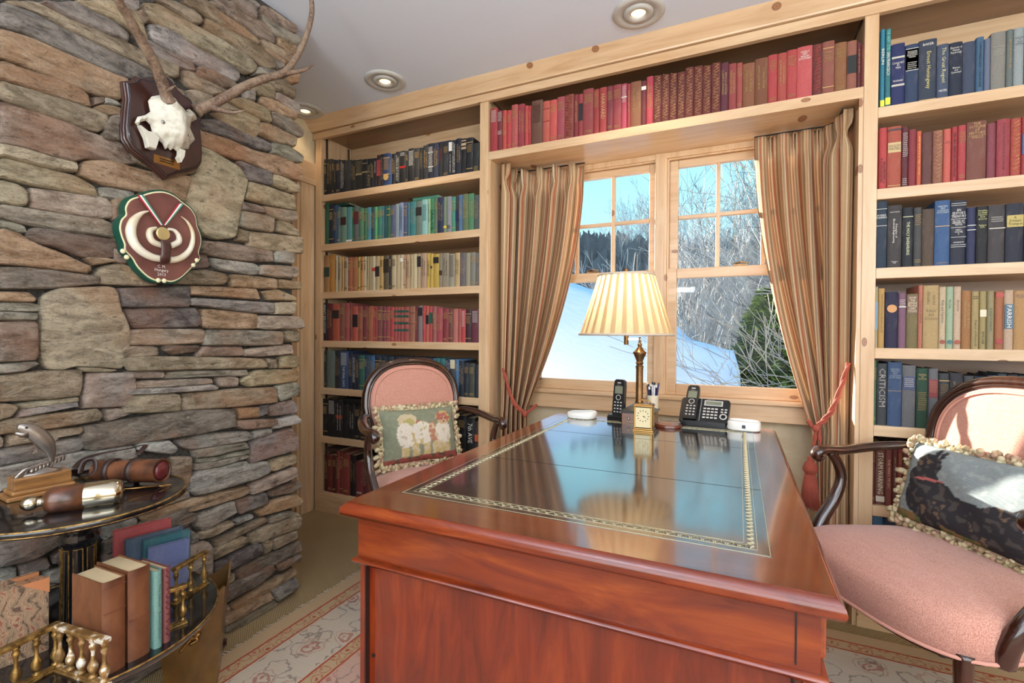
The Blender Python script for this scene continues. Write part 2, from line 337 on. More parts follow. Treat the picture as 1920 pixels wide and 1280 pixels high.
# ------------------------------------------------------------------ windows
GLS = NT('window_glass', .0); GLS.b.inputs['Base Color'].default_value = (1, 1, 1, 1)
tr = GLS.n('BsdfTransparent'); gl = GLS.n('BsdfGlossy'); gl.inputs['Roughness'].default_value = .02; mx = GLS.n('MixShader'); mx.inputs[0].default_value = .005
GLS.l(tr.outputs[0], mx.inputs[1]); GLS.l(gl.outputs[0], mx.inputs[2]); GLS.l(mx.outputs[0], GLS.t.nodes['Material Output'].inputs[0]); GLASS = GLS.m
def window(name, x0, x1, muntins, label):
    "x0..x1 glass edges"
    f = MB().box(x0-.075, x1+.075, 2.505, 2.60, 1.985, 2.012).box(x0-.075, x0-.048, 2.505, 2.60, .815, 1.985).box(x1+.048, x1+.075, 2.505, 2.60, .815, 1.985)
    f.box(x0-.048, x0-.040, 2.515, 2.53, .815, 1.985).box(x1+.040, x1+.048, 2.515, 2.53, .815, 1.985).box(x0-.048, x1+.048, 2.515, 2.53, 1.978, 1.985)
    w = struct(name, f, PINEZ, bevel=.002)
    up = obj('upper_sash', MB().box(x0-.042, x0, 2.548, 2.578, 1.40, 1.985).box(x1, x1+.042, 2.548, 2.578, 1.40, 1.985).box(x0, x1, 2.548, 2.578, 1.945, 1.985).box(x0, x1, 2.548, 2.578, 1.40, 1.44), PINEX, w, bevel=.003)
    for q in muntins: obj('muntin', MB().box(q-.009, q+.009, 2.548, 2.578, 1.44, 1.945), PINEZ, up, bevel=.003)
    obj('muntin', MB().box(x0, x1, 2.549, 2.577, 1.688, 1.706), PINEX, up, bevel=.003)
    obj('pane', MB().box(x0, x1, 2.561, 2.564, 1.44, 1.945), GLASS, up)
    lo = obj('lower_sash', MB().box(x0-.042, x0, 2.515, 2.545, .815, 1.44).box(x1, x1+.042, 2.515, 2.545, .815, 1.44).box(x0, x1, 2.515, 2.545, 1.39, 1.438).box(x0, x1, 2.515, 2.545, .815, .87), PINEX, w, bevel=.003)
    obj('pane', MB().box(x0, x1, 2.528, 2.531, .87, 1.39), GLASS, lo)
    c = (x0+x1)/2
    obj('sash_lock', MB().box(c-.03, c+.03, 2.525, 2.545, 1.44, 1.447).tube([(c-.03, 2.535, 1.45), (c, 2.53, 1.457), (c+.035, 2.53, 1.452)], [.005, .006, .003], 6), BRONZE, lo)
    return w
window('window_1', -1.0, -.42, (-.805, -.607), '')
window('window_2', -.28, .29, (-.097, .098), '')
struct('trim_7', MB().box(-.385, -.34, 2.500, 2.60, .815, 2.012), PINEZ, bevel=.002)
struct('trim_8', MB().box(-1.172, -1.065, 2.500, 2.60, .815, 2.012).box(.355, .406, 2.500, 2.60, .815, 2.012), PINEZ, bevel=.002)
struct('trim_9', MB().box(-1.172, .406, 2.470, 2.60, .793, .815), PINEX, bevel=.005)    # stool
struct('trim_10', MB().box(-1.172, .406, 2.488, 2.545, .715, .793), PINEX, bevel=.003)   # apron
# ------------------------------------------------------------------ recessed lights
EMW = NT('lamp_glow', .4); EMW.b.inputs['Emission Color'].default_value = (1, .72, .34, 1); EMW.b.inputs['Emission Strength'].default_value = 2.4; EMW = EMW.m
RING = flat('fixture_white', (196,194,188), .4)
for (px, py), lab in (((722, 151), 'round white recessed ceiling light above the left bookcase'), ((1197, 23), 'round white recessed ceiling light nearest the camera, above the desk'), ((572, 207), 'small round recessed light half hidden behind the top of the stone wall')):
    p = at(2, CZ, px, py)
    t = thing('recessed_light', lab, 'light', p, 0, 'recessed ceiling lights')
    obj('trim_ring', MB().lathe([(.060, .0), (.060, -.004), (.088, -.010), (.104, -.004), (.104, .0)][::-1], 40, cap=False), RING, t, True)
    obj('eyeball', MB().lathe([(.060, .0), (.058, -.010), (.042, -.012), (.030, -.008), (.028, .0)][::-1], 36, cap=False), RING, t, True)
    obj('bulb', MB().lathe([(.0005, -.004), (.018, -.0045), (.028, -.002), (.029, .0)], 24), EMW, t, True)
    l = lamp('spot', 'SPOT', (p.x, p.y, CZ-.03), 9 if px > 600 else 2, (1, .80, .56), (0, 0, 0), .03, spot_size=radians(110), spot_blend=.6); l.parent = t; l.location = (0, 0, -.03)
# ------------------------------------------------------------------ outside: snow, hills, trees
t = NT('snow', .7); v = t.coord(); g = t.noise(t.coord('Object', (1, 3, 1)), 6, 6, .6); t.color(lin((226,240,252))); t.bump(g, .25, .05); t.set(Subsurface_Weight=.0); SNOW = t.m
def fbm(x, y, s=1.0):
    return (sin(x*1.3*s+2)*cos(y*1.1*s)+.5*sin(x*2.9*s+y*2.3*s)+.25*sin(x*6.1*s-y*5.3*s+1))/1.75
def bank(u, v):
    x = -5.2+u*6.1; y = 3.3+v*6.2
    # crest line measured from the photograph, height at y = 5
    if x < -2.4: c = max(1.2, 1.956-(-2.4-x)*.25)
    elif x < -1.6: c = 1.62+(-1.6-x)*.42
    elif x < -.6: c = 1.20+(-.6-x)*.42
    else: c = .96+max(0, -.1-x)*.26
    prof = min(1, max(0, (y-3.3)/2.1))**.55
    xe = -.02+(y-5)*.0; edge = 1 if x < xe else max(0, 1-((x-xe)/.10))**.35
    far = max(0, y-6.2)*.10
    return (x, y, (-.6+(c+.6)*prof*edge)+.02*fbm(x, y, 2.5)-far*(x > -1))
me = struct('ground', MB().grid(90, 90, bank), SNOW, smooth=True); me.name = 'snow_bank'; del me['kind']
tag(me, 'blue shadowed snow bank rising to the left outside the window', 'snow', kind='stuff')
def hill(u, v):
    x = -90+u*190; y = 9+v*135
    d = (y-9)/135
    z = -2.6+d*(25)+max(0, -x-2)*.20*(1-d*.75)+fbm(x*.1, y*.1)*1.8*d
    z += max(0, (y-60)/80)*(-(x+20)*.09)
    return (x, y, z)
t = NT('winter_hillside', .95); v = t.coord('Object', (1, .25, .5)); g = t.noise(v, 1.3, 9, .78, .4); g2 = t.noise(t.coord(), .08, 3)
cc = t.ramp(g, [(.34, lin((84,82,80))), (.5, lin((136,132,128))), (.62, lin((186,184,184)))])
sn = t.n('SeparateXYZ'); t.l(t.coord(), sn.inputs[0])
near = t.math('LESS_THAN', t.math('ADD', sn.outputs['Y'], t.math('MULTIPLY', g2, 14.0)), 33.0)
near = t.math('MULTIPLY', near, t.math('LESS_THAN', t.math('ADD', sn.outputs['X'], t.math('MULTIPLY', g2, 3.0)), t.math('MULTIPLY', sn.outputs['Y'], -.12)))
t.color(t.mix(near, cc, lin((236,240,246)))); HILL = t.m
h = struct('hill', MB().grid(60, 60, hill), HILL, smooth=True); h.name = 'hillside'; del h['kind']
tag(h, 'far snowy hillside covered in bare winter forest', 'hill')
BARK = NT('pale_bark', .85); oi = BARK.objcol(); g = BARK.noise(BARK.coord('Object', (1, 1, .3)), 20, 4); BARK.color(BARK.mix(BARK.math('MULTIPLY', g, .6), oi.outputs['Color'], lin((70,64,60)))); BARK = BARK.m
NEED = NT('spruce_needles', .8); oi = NEED.n('NewGeometry'); NEED.color(NEED.ramp(oi.outputs['Random Per Island'], [(0, lin((44,60,30))), (.5, lin((92,116,54))), (1, lin((150,166,78)))])); NEED = NEED.m
def branch(mb, p, d, L, r, lev, rnd, droop=0., mn=.0028):
    k = 4 if lev > 1 else 3; pts = [p]; q = Vector(p); dd = Vector(d).normalized()
    for i in range(k):
        dd = (dd+Vector((rnd.uniform(-1, 1), rnd.uniform(-1, 1), rnd.uniform(-1, 1)))*.16+Vector((0, 0, droop))).normalized()
        q = q+dd*(L/k); pts.append(q.copy())
    mb.tube(pts, [max(mn, r*(1-.7*i/k)) for i in range(k+1)], 3 if lev < 3 else 5, cap=False)
    if lev > 0:
        nb = {4: 8, 3: 5, 2: 4, 1: 3}[lev]
        for i in range(nb):
            f = rnd.uniform(.25, 1); a = f*k; j = min(k-1, int(a)); b = pts[j].lerp(pts[j+1], a-j)
            ax = Vector((rnd.uniform(-1, 1), rnd.uniform(-1, 1), rnd.uniform(-.1, 1))).normalized()
            nd = (dd*1.0+ax*.85).normalized()
            branch(mb, b, nd, L*rnd.uniform(.42, .66), max(mn, r*(1-.6*f)*.55), lev-1, rnd, droop, mn)
trees = []
for i in range(5):
    r = random.Random(40+i); mb = MB(); branch(mb, Vector((0, 0, 0)), (0, 0, 1), 4.6, .055, 4, r, 0, .006)
    me = bpy.data.meshes.new('bare_tree'); me.from_pydata(mb.v, [], mb.f); me.materials.append(BARK); trees.append(me)
r = random.Random(3)
spots = []
for i in range(70):
    Y = 13+i**1.25*.22; X = r.uniform(-.30, .34)*Y+.5
    if X/Y < -.10 and Y < 30: X = abs(X)*.6
    spots.append((X, Y))
for i in range(46): Y = 10.0+r.uniform(0, 16); X = Y*r.uniform(-.08, .22); spots.append((X, Y))
side = lambda x, y: ('left' if x/y < -.12 else 'middle' if x/y < .05 else 'right')
spots.sort(key=lambda p: p[1]); cnt = {}
ORD = ['first','second','third','fourth','fifth','sixth','seventh','eighth','ninth','tenth','eleventh','twelfth','thirteenth','fourteenth','fifteenth','sixteenth','seventeenth','eighteenth','nineteenth','twentieth']
ORD += ['twenty-'+w for w in ORD[:9]]+['thirtieth']+['thirty-'+w for w in ORD[:9]]+['fortieth']+['forty-'+w for w in ORD[:9]]+['fiftieth']+['fifty-'+w for w in ORD[:9]]+['sixtieth']
for i, (X, Y) in enumerate(spots):
    o = bpy.data.objects.new('bare_tree', trees[i % 5]); COL.objects.link(o)
    d = (Y-9)/135; z = hill((X+90)/190, (Y-9)/135)[2]-.2
    o.location = (X, Y, z); o.rotation_euler = (r.uniform(-.08, .08), r.uniform(-.08, .08), r.uniform(0, 6.28)); s_ = r.uniform(.50, .82) if r.random() < .8 else r.uniform(.9, 1.2); o.scale = (s_, s_, s_*1.05)
    g_ = r.choice([(170,166,162), (190,186,182), (140,134,130), (210,206,202)]); o.color = (*lin(g_), 1)
    sd = side(X, Y); tag(o, 'slender leafless grey tree on the slope seen through the '+('left' if X/Y < -.13 else 'right')+' window', 'tree', 'bare trees outside the '+('left' if X/Y < -.13 else 'right')+' window')
# the rest of the forest on the far hill
mb = MB(); r = random.Random(9)
for i in range(5200):
    Y = 30+110*r.random()**.8; X = r.uniform(-.62, .42)*Y
    z = hill((X+90)/190, (Y-9)/135)[2]; H = r.uniform(2.5, 5.5); w_ = .035+Y*.0011
    l_ = r.uniform(-.5, .5); mb.add([(X-w_, Y, z), (X+w_, Y, z), (X+l_*.5, Y, z+H), (X-w_*.4+l_*2, Y+.1, z+H*.9)], [(0, 1, 2), (0, 2, 3)])
f = obj('far_forest', mb, BARK, col=(132,126,124)); tag(f, 'distant bare forest thinning out along the hill crest', 'forest', kind='stuff')
# near deciduous tree whose twigs cross the right window
def near_tree(x, y, seeds, label, lean, colr):
    mb = MB(); r = random.Random(seeds)
    for k in range(11):
        z0 = .15+k*.21; branch(mb, Vector((x, y, z0)), (lean, r.uniform(-.35, .35), r.uniform(-.10, .16)), r.uniform(1.4, 2.3), .013, 3 if k < 4 else 2, r, .0, .0030)
    mb.tube([(x, y, -.6), (x+.05, y, 1.4), (x, y+.1, 3.4)], [.09, .07, .05], 8)
    o = obj('near_tree', mb, BARK, col=colr); return tag(o, label, 'tree')
near_tree(2.05, 5.2, 21, 'near leafless tree whose twigs reach across the right window', -1, (190,182,172))
near_tree(2.6, 6.8, 22, 'second leafless tree just behind the near one, outside the right window', -1, (88,80,78))
# spruce
def spruce(x, y, h, label, seed):
    t = thing('spruce', label, 'tree', (x, y, -.9)); r = random.Random(seed)
    obj('trunk', MB().lathe([(.07, 0), (.01, h)], 7), BARK, t, col=(80,62,50)); mb = MB()
    for k in range(60):
        z = h*(.06+.92*k/60); R = (1-z/h)**.85*h*.40+.05
        for q in range(11):
            a = 2.399*k*3+q*2*pi/11+r.uniform(-.2, .2); rr = R*r.uniform(.75, 1.1); dr = -.18*rr
            tip = Vector((cos(a)*rr, sin(a)*rr, z+dr)); b0 = Vector((0, 0, z))
            side_ = Vector((-sin(a), cos(a), 0))
            for s_ in range(7):
                f = .3+.7*s_/6; c_ = b0.lerp(tip, f); wv = .07*(1.35-f)+.03
                for sg in (-1, 1):
                    e_ = c_+side_*sg*wv*r.uniform(.8, 1.6)+Vector((cos(a)*.08, sin(a)*.08, r.uniform(-.05, .04)))
                    mb.add([c_+Vector((0, 0, .012)), c_-Vector((cos(a), sin(a), 0))*.03-Vector((0, 0, .015)), e_], [(0, 1, 2)])
                    mb.add([c_+Vector((cos(a)*.03, sin(a)*.03, .03)), c_, e_*.6+c_*.4+Vector((0, 0, .04))], [(0, 1, 2)])
    o = obj('needles', mb, NEED, t); o['kind'] = 'stuff'; return t
spruce(.36, 7.0, 2.7, 'green spruce tree standing behind the right end of the snow bank', 5)
spruce(1.65, 7.9, 3.3, 'taller green spruce mostly hidden behind the right curtain', 6)
mb = MB(); r = random.Random(12)
for i in range(240):
    X = r.uniform(-9.5, -2.6); Y = 17-X*.2+r.uniform(-.4, .4); z = hill((X+90)/190, (Y-9)/135)[2]
    branch(mb, Vector((X, Y, z)), (r.uniform(-.6, .6), 0, 1), r.uniform(.25, .55), .008, 1, r)
tag(obj('brush', mb, BARK, col=(110,98,90)), 'low brown brush showing above the snow on the upper slope', 'shrubs', kind='stuff')
# ------------------------------------------------------------------ stone wall, traced stone by stone
SX = -1.700
TL = {0: (0, 0, 1), 1: (0, 0, 5.3333), 2: (280, 0, 5.334), 3: (0, 220, 5.3333), 4: (280, 220, 5.334), 5: (0, 440, 5.3333), 6: (280, 440, 5.334), 7: (0, 660, 5.3333), 8: (280, 660, 5.334), 9: (200, 840, 3.555), 10: (0, 940, 3.765)}
K = dict(T=(182,160,128), P=(136,124,120), G=(166,158,148), D=(106,97,95), O=(192,154,114), R=(150,126,108), C=(198,180,148), N=(158,150,130), L=(186,180,170), B=(160,138,108), W=(126,110,94), Y=(190,168,128), Z=(186,162,140))
ST = [
(1,'T','40 0 370 0 560 90 760 180 940 270 1250 410 1520 560 1790 640 1790 780 1690 770 1550 700 1360 600 1180 520 860 375 600 250 300 100 120 50'),
(1,'P','0 10 130 60 300 110 600 260 860 388 1190 540 1370 625 1560 720 1560 790 1400 790 1290 790 1100 710 880 610 600 490 300 350 0 260'),
(1,'T','0 272 300 362 600 502 880 622 1100 722 1300 800 1230 860 1230 1000 1030 950 800 870 560 770 300 650 0 570'),
(1,'B','0 590 300 700 600 790 830 880 900 960 930 1070 700 1010 500 940 300 870 0 780'),
(1,'B','0 795 300 882 520 952 940 1082 1110 1150 1080 1270 1010 1310 900 1290 560 1170 250 1080 0 990'),
(1,'W','930 970 1060 970 1050 1030 940 1050'),
(1,'O','940 1070 1060 1035 1230 1080 1280 1150 1100 1150 950 1090'),
(1,'L','1060 970 1170 1000 1240 1060 1060 1030'),
(1,'W','1130 1155 1230 1140 1280 1400 1100 1400 1050 1370 1080 1240'),
(1,'P','400 0 620 20 740 0 800 30 960 120 1150 200 1300 330 1300 430 1240 400 950 270 700 160'),
(1,'P','1330 310 1600 460 1820 560 1930 610 1973 720 1860 700 1700 640 1600 590 1440 490'),
(1,'Y','745 0 1120 0 1210 20 1380 120 1440 220 1490 400 1380 350 1150 190 960 110'),
(1,'L','1210 0 1400 0 1390 100 1370 110'),(1,'R','1370 110 1430 90 1500 210 1460 230 1410 190'),
(2,'L','0 240 110 245 330 350 600 510 840 640 920 700 925 770 890 815 700 740 500 650 400 600 100 450 20 400 0 330'),
(2,'T','-40 20 0 15 130 30 300 130 450 230 700 370 1000 560 1075 650 1060 720 980 735 880 660 700 570 440 430 240 290 20 210 -20 180'),
(2,'B','60 0 250 0 450 90 530 160 555 220 500 245 440 225 300 120 150 40'),
(2,'B','330 0 600 0 700 100 900 230 1110 400 1110 460 900 330 700 225 580 150 450 70'),
(2,'R','620 0 800 0 1000 150 1180 230 1270 370 1270 440 1100 370 900 210 720 110'),
(2,'G','820 0 1000 0 1090 90 1090 190 960 110'),(2,'G','1010 0 1060 0 1110 50 1085 85'),
(2,'Z','1110 50 1190 60 1490 260 1490 330 1440 320 1200 180 1110 110'),
(2,'N','1110 130 1200 190 1440 330 1520 375 1500 460 1290 350 1170 240'),
(2,'B','570 170 700 240 900 340 1130 470 1240 600 1270 680 1200 700 1050 600 900 480 700 370 570 280'),
(2,'T','1130 385 1200 410 1440 560 1420 620 1360 640 1200 530 1150 470'),
(2,'O','1290 370 1360 380 1490 470 1450 550 1340 480 1290 440'),
(2,'G','1140 500 1200 545 1370 655 1300 700 1240 590'),
(2,'G','1080 660 1180 690 1290 700 1200 740 1060 740'),
(2,'R','500 660 640 700 880 820 900 880 760 870 560 770 490 720'),
(2,'T','330 670 460 720 600 800 760 870 840 930 740 930 640 950 400 860 350 800'),
(2,'T','360 910 460 890 660 960 640 1040 470 1070 400 1000'),
(2,'G','50 710 240 790 260 850 110 790'),(2,'O','250 860 345 930 345 970 280 910'),
(2,'T','1000 860 1200 830 1275 890 1260 1000 1100 930'),
(2,'B','1230 800 1350 790 1470 890 1470 990 1280 880'),
(2,'O','1370 780 1500 730 1500 830 1440 830'),
(2,'L','960 885 1070 900 1070 1010 980 980'),
(2,'L','1280 910 1500 1030 1520 1070 1510 1150 1380 1080 1270 990'),
(2,'O','1140 960 1290 1010 1490 1130 1480 1200 1300 1140 1200 1080 1130 1020'),
(2,'Y','780 1000 950 970 1220 1090 1235 1230 1100 1180 960 1100'),
(2,'Y','640 1125 960 1115 1110 1190 1100 1340 1060 1390 900 1300 740 1220'),
(2,'T','650 1020 760 1010 880 1080 940 1105 700 1100'),
(4,'P','490 10 720 20 880 110 1100 190 1240 270 1240 340 1100 310 900 230 700 170 490 100'),
(4,'T','1130 50 1200 60 1490 200 1480 290 1300 250 1110 150'),
(4,'N','1240 -60 1440 20 1560 130 1540 200 1400 140 1260 50'),
(4,'N','1245 250 1400 280 1555 380 1540 450 1420 440 1250 350'),
(4,'O','490 115 800 210 1060 330 1300 380 1520 490 1530 610 1500 630 1250 560 950 430 700 350 490 250'),
(4,'D','900 430 1240 550 1240 680 1010 620 960 530'),(4,'Y','1250 560 1400 610 1520 680 1515 750 1420 740 1250 670'),
(4,'Y','1010 640 1200 690 1470 780 1480 930 1200 870 960 810 1000 740'),
(4,'C','480 270 620 310 800 420 920 490 1010 620 980 720 930 900 880 1090 860 1200 700 1220 560 1180 480 1100 440 950 370 860 430 720 430 620 470 560 510 460'),
(4,'R','940 840 1130 880 1170 960 940 920'),(4,'T','1150 880 1480 940 1495 1010 1430 1050 1190 970'),
(4,'N','930 930 1150 970 1260 1000 1255 1150 1000 1110 900 1080'),(4,'Y','1290 1020 1400 1040 1505 1140 1505 1190 1290 1140'),
(4,'B','890 1105 1010 1140 1005 1250 890 1230'),(4,'Y','1020 1140 1540 1200 1535 1360 1300 1340 1100 1310 1020 1290'),
(3,'R','0 -165 300 -70 560 5 740 60 900 140 1060 190 1210 230 1330 350 1440 450 1270 470 1000 420 880 400 760 440 560 390 280 310 0 250'),
(3,'C','10 252 280 312 560 402 780 450 795 540 600 520 300 440 10 370'),
(3,'T','0 400 300 460 600 540 760 580 960 690 1005 790 900 780 600 720 300 670 0 590'),
(3,'O','800 500 860 430 1100 420 1300 485 1600 560 1930 580 1920 690 1860 860 1780 860 1560 760 1400 740 1100 680 800 580'),
(3,'G','1000 700 1100 700 1360 750 1340 830 1200 840 1020 790'),(3,'T','0 620 170 660 285 720 290 860 240 890 0 850'),
(3,'Z','310 700 600 740 1080 800 1150 880 1140 1010 900 1010 600 950 315 905'),
(3,'N','0 860 300 910 600 960 1050 1020 1180 1100 1180 1200 900 1160 700 1150 400 1090 200 1050 0 1000'),
(3,'N','0 1010 250 1080 270 1160 180 1160 0 1090'),
(3,'R','1150 870 1250 880 1230 1010 1140 1020'),
(3,'D','275 1160 330 1100 600 1130 900 1180 1130 1215 1260 1300 1230 1400 1000 1410 850 1395 600 1300 400 1260 280 1200'),
(3,'O','0 1100 200 1160 400 1275 620 1355 820 1450 940 1500 900 1560 600 1520 300 1480 0 1460'),
(5,'W','0 320 300 330 900 400 1010 410 1010 490 600 530 0 540'),
(5,'B','960 380 1050 310 1250 280 1400 370 1600 500 1450 510 1000 490'),(5,'O','860 222 1080 232 1200 262 950 300'),
(5,'O','0 570 300 580 380 630 370 670 0 660'),(5,'N','0 672 300 682 450 710 430 770 0 765'),(5,'N','0 772 385 787 390 850 0 850'),
(5,'R','0 870 390 862 400 1250 0 1270'),
(5,'C','430 610 600 540 800 530 1110 520 1165 545 1220 760 1310 930 1310 1260 1250 1340 1000 1325 780 1310 620 1360 460 1330 415 1200 415 900'),
(5,'D','1200 535 1600 525 1900 512 1905 720 1220 720'),(6,'D','-250 738 0 730 480 730 540 880 480 920 0 930 -150 935 -200 850'),
(6,'R','530 60 700 70 1250 150 1250 270 1100 270 700 220 530 180'),(6,'L','1265 145 1465 170 1460 290 1270 265'),
(6,'D','400 190 580 190 610 330 380 345'),(6,'L','620 230 1080 290 1130 350 1120 390 1050 400 720 350 640 300'),
(6,'Z','1140 300 1490 320 1495 435 1300 420 1140 390'),(6,'B','320 370 560 350 760 390 800 440 760 500 280 490'),
(6,'O','835 395 1290 440 1290 540 840 520'),(6,'Y','1300 440 1530 470 1520 545 1300 530'),
(6,'O','415 510 600 520 1090 540 1120 650 800 620 415 600'),(6,'Y','1130 570 1300 545 1470 620 1475 660 1200 650'),
(6,'G','415 632 600 642 1270 682 1265 790 1000 770 700 730 430 700'),(6,'C','1275 680 1480 675 1465 795 1270 790'),
(6,'O','600 742 1100 792 1090 940 600 935 540 900 540 750'),(6,'Z','1110 810 1520 820 1560 880 1555 940 1200 945 1090 930'),
(6,'Z','-270 960 0 940 545 945 560 1080 200 1100 -260 1105'),(6,'N','600 950 1345 965 1340 1100 580 1105 570 1060'),
(6,'B','1355 955 1510 960 1510 1070 1355 1075'),(6,'B','-270 1120 90 1120 105 1210 -260 1235'),
(6,'W','160 1110 510 1110 500 1170 250 1200 170 1160'),(6,'R','510 1180 540 1120 930 1120 970 1180 950 1210 500 1215'),
(6,'Z','960 1150 1430 1095 1450 1190 1100 1220 970 1210'),
(8,'T','-270 60 0 45 1150 60 1215 130 1200 160 700 165 0 185 -180 185'),(8,'B','1165 60 1280 70 1280 160 1225 160'),(8,'Y','1320 40 1500 30 1510 150 1310 160'),
(8,'R','-220 195 150 190 150 260 -220 265'),(8,'N','165 197 420 187 980 177 985 240 600 245 150 270'),
(8,'Z','-220 310 0 290 630 265 640 315 400 335 0 360 -220 365'),(8,'L','-220 372 0 366 400 342 640 325 700 350 700 375 0 420 -220 425'),
(8,'Z','680 255 905 250 900 340 720 350'),(8,'Y','960 250 1100 180 1500 175 1505 290 1300 320 1000 345 920 300'),
(8,'N','1290 340 1480 305 1510 340 1500 430 1340 490 1290 450'),(8,'B','-240 435 300 415 325 470 310 590 -230 615'),
(8,'B','350 420 900 370 1270 350 1285 500 900 545 335 585'),(8,'O','880 560 1125 550 1120 650 900 670'),(8,'D','1130 545 1200 520 1180 620 1130 640'),
(8,'P','1200 540 1440 475 1495 540 1480 610 1230 640 1185 600'),
(8,'W','-630 740 -480 720 0 645 400 585 860 570 865 740 500 820 100 880 -600 1000 -630 900'),
(8,'R','880 690 1280 670 1300 710 1240 750 950 775 870 740'),(8,'L','1290 680 1480 625 1530 680 1520 710 1260 770 1240 740'),
(8,'G','1030 800 1230 760 1220 820 1050 870'),(8,'G','270 890 600 810 1000 790 1040 870 700 940 420 980 300 940'),
(8,'L','-100 910 220 890 295 960 290 1000 230 1020 -100 980'),(8,'N','450 990 980 900 1010 960 700 1030 480 1060'),
(8,'N','480 1062 700 1042 1010 972 1015 1010 600 1100 470 1105'),(8,'N','460 1120 980 1020 1020 1050 700 1150 460 1180'),
(8,'G','470 1200 990 1092 1000 1120 600 1240 450 1260'),(8,'P','1030 890 1250 810 1440 760 1495 860 1490 980 1300 1030 1020 1120 1030 1000'),
(8,'Y','1210 1090 1470 1020 1480 1110 1240 1200 1205 1180'),(9,'B','440 60 575 60 570 230 520 290 450 160'),
(7,'N','0 120 400 95 400 120 250 190 0 215'),(7,'B','0 240 400 190 830 180 840 300 810 440 500 470 0 500'),
(7,'T','780 150 1000 160 1200 180 1100 200 850 200'),(7,'G','880 215 1350 210 1375 330 1345 540 845 560'),
(7,'B','0 520 160 530 195 560 120 650 0 680'),(7,'T','190 520 800 455 800 490 400 545 190 575'),(7,'G','190 582 400 552 800 500 800 540 180 660'),
(7,'B','0 690 300 650 1000 570 1040 640 1000 690 500 770 0 830'),(7,'Z','1050 570 1340 560 1340 610 1080 700 1050 640'),
(7,'T','100 830 850 750 850 810 60 950'),(7,'G','0 850 35 850 30 950 0 960'),(7,'G','0 970 400 910 860 850 870 940 800 1000 0 1140'),
(7,'G','0 1160 700 1030 850 1000 1350 930 1380 1050 800 1200 0 1400'),
(7,'W','860 1230 1500 1080 1600 1120 1600 1300 860 1480'),(7,'G','0 1430 800 1240 840 1480 0 1620'),
(9,'G','570 200 750 150 1080 90 1095 160 1000 210 620 325 575 290'),(9,'Z','970 240 1270 130 1285 190 1100 270 985 310'),
(9,'W','1090 290 1290 220 1300 260 1240 300 1100 325'),(9,'O','210 460 570 340 960 250 970 300 880 340 560 430 240 490'),
(9,'G','420 330 550 280 560 330 420 375'),(9,'G','620 440 860 360 880 430 640 560 600 520'),(9,'D','870 360 1070 290 1090 370 900 440'),
(9,'O','1000 430 1100 360 1270 305 1315 350 1310 380 1040 455'),(9,'W','440 480 600 430 600 480 520 520 440 520'),
(9,'N','1090 470 1250 420 1240 450 1100 500'),(9,'T','960 570 1280 430 1300 460 1290 530 990 645 960 620'),
(9,'B','720 620 1060 460 1090 480 900 580 730 670'),(9,'T','630 570 840 490 860 510 720 590 640 610'),
(9,'G','860 490 980 440 980 470 880 510'),
(9,'B','720 680 930 590 960 610 930 640 725 750'),(9,'T','1120 610 1270 550 1280 600 1130 680'),
(9,'D','715 770 1040 640 1050 700 900 780 715 865'),(9,'T','1060 620 1110 615 1100 690 1060 710'),
(9,'W','870 830 900 790 1300 620 1305 690 1100 790 890 880'),(9,'W','1150 780 1310 710 1300 750 1160 820'),
(9,'L','560 660 680 620 715 660 710 890 600 900 560 800'),(9,'T','710 880 860 830 860 890 740 930'),
(9,'W','780 950 1120 780 1135 820 1000 930 780 1040'),(9,'O','830 1060 1080 900 1270 800 1270 840 1100 960 860 1090'),
(9,'G','1110 960 1270 870 1300 920 1150 1020'),(9,'O','790 1130 1100 970 1120 1000 800 1190'),
(9,'B','800 1190 1130 1010 1145 1040 860 1220 800 1230'),(9,'T','770 1080 820 1050 825 1100 790 1150'),
(9,'D','730 1150 780 1100 790 1240 730 1260'),(9,'G','560 540 620 580 620 620 560 640'),
(9,'O','260 400 400 340 400 380 260 430'),(9,'W','0 480 200 420 410 360 250 430 0 520'),
(9,'G','0 530 200 460 225 490 0 610'),(9,'W','0 620 240 500 560 400 560 520 300 620 0 700'),
(9,'D','0 710 300 630 560 530 560 640 200 760 0 800'),
(0,'O','232 150 300 176 318 200 300 212 236 190'),(0,'T','236 194 300 216 350 232 378 240 378 262 300 246 234 222'),(0,'B','232 226 300 250 376 268 376 292 300 276 232 252'),(0,'T','228 256 300 282 372 300 372 322 330 330 250 300'),
(0,'P','300 150 350 170 372 190 372 236 330 222 306 196'),(0,'B','212 372 300 360 372 392 372 420 300 404 214 400'),(0,'G','212 404 300 408 374 424 374 446 300 436 214 430'),(0,'T','214 434 300 440 376 450 372 474 300 466 216 462'),(0,'R','216 466 300 470 372 478 350 502 300 498 222 492'),(0,'O','224 496 300 502 344 506 320 530 250 526'),(0,'G','344 182 386 200 384 214 372 210 350 198'),
(10,'P','0 260 430 190 450 300 250 420 0 470'),(10,'P','130 460 340 390 370 470 140 540'),(10,'D','380 400 450 350 450 440 390 440'),
(10,'G','340 490 450 480 450 580 340 570'),(10,'G','0 480 120 465 120 550 0 600'),(10,'W','0 620 330 550 450 590 450 700 0 760'),
(10,'B','0 780 450 715 600 690 600 800 0 930'),(10,'G','460 300 640 260 660 380 660 470 460 500'),
(10,'D','460 510 660 480 670 680 460 700'),
]
from mathutils.noise import noise as SNOISE
wall = MB().box(-2.4, -1.722, -1.2, 1.475, 0, CZ)
SW = struct('wall_left', wall, MORT)
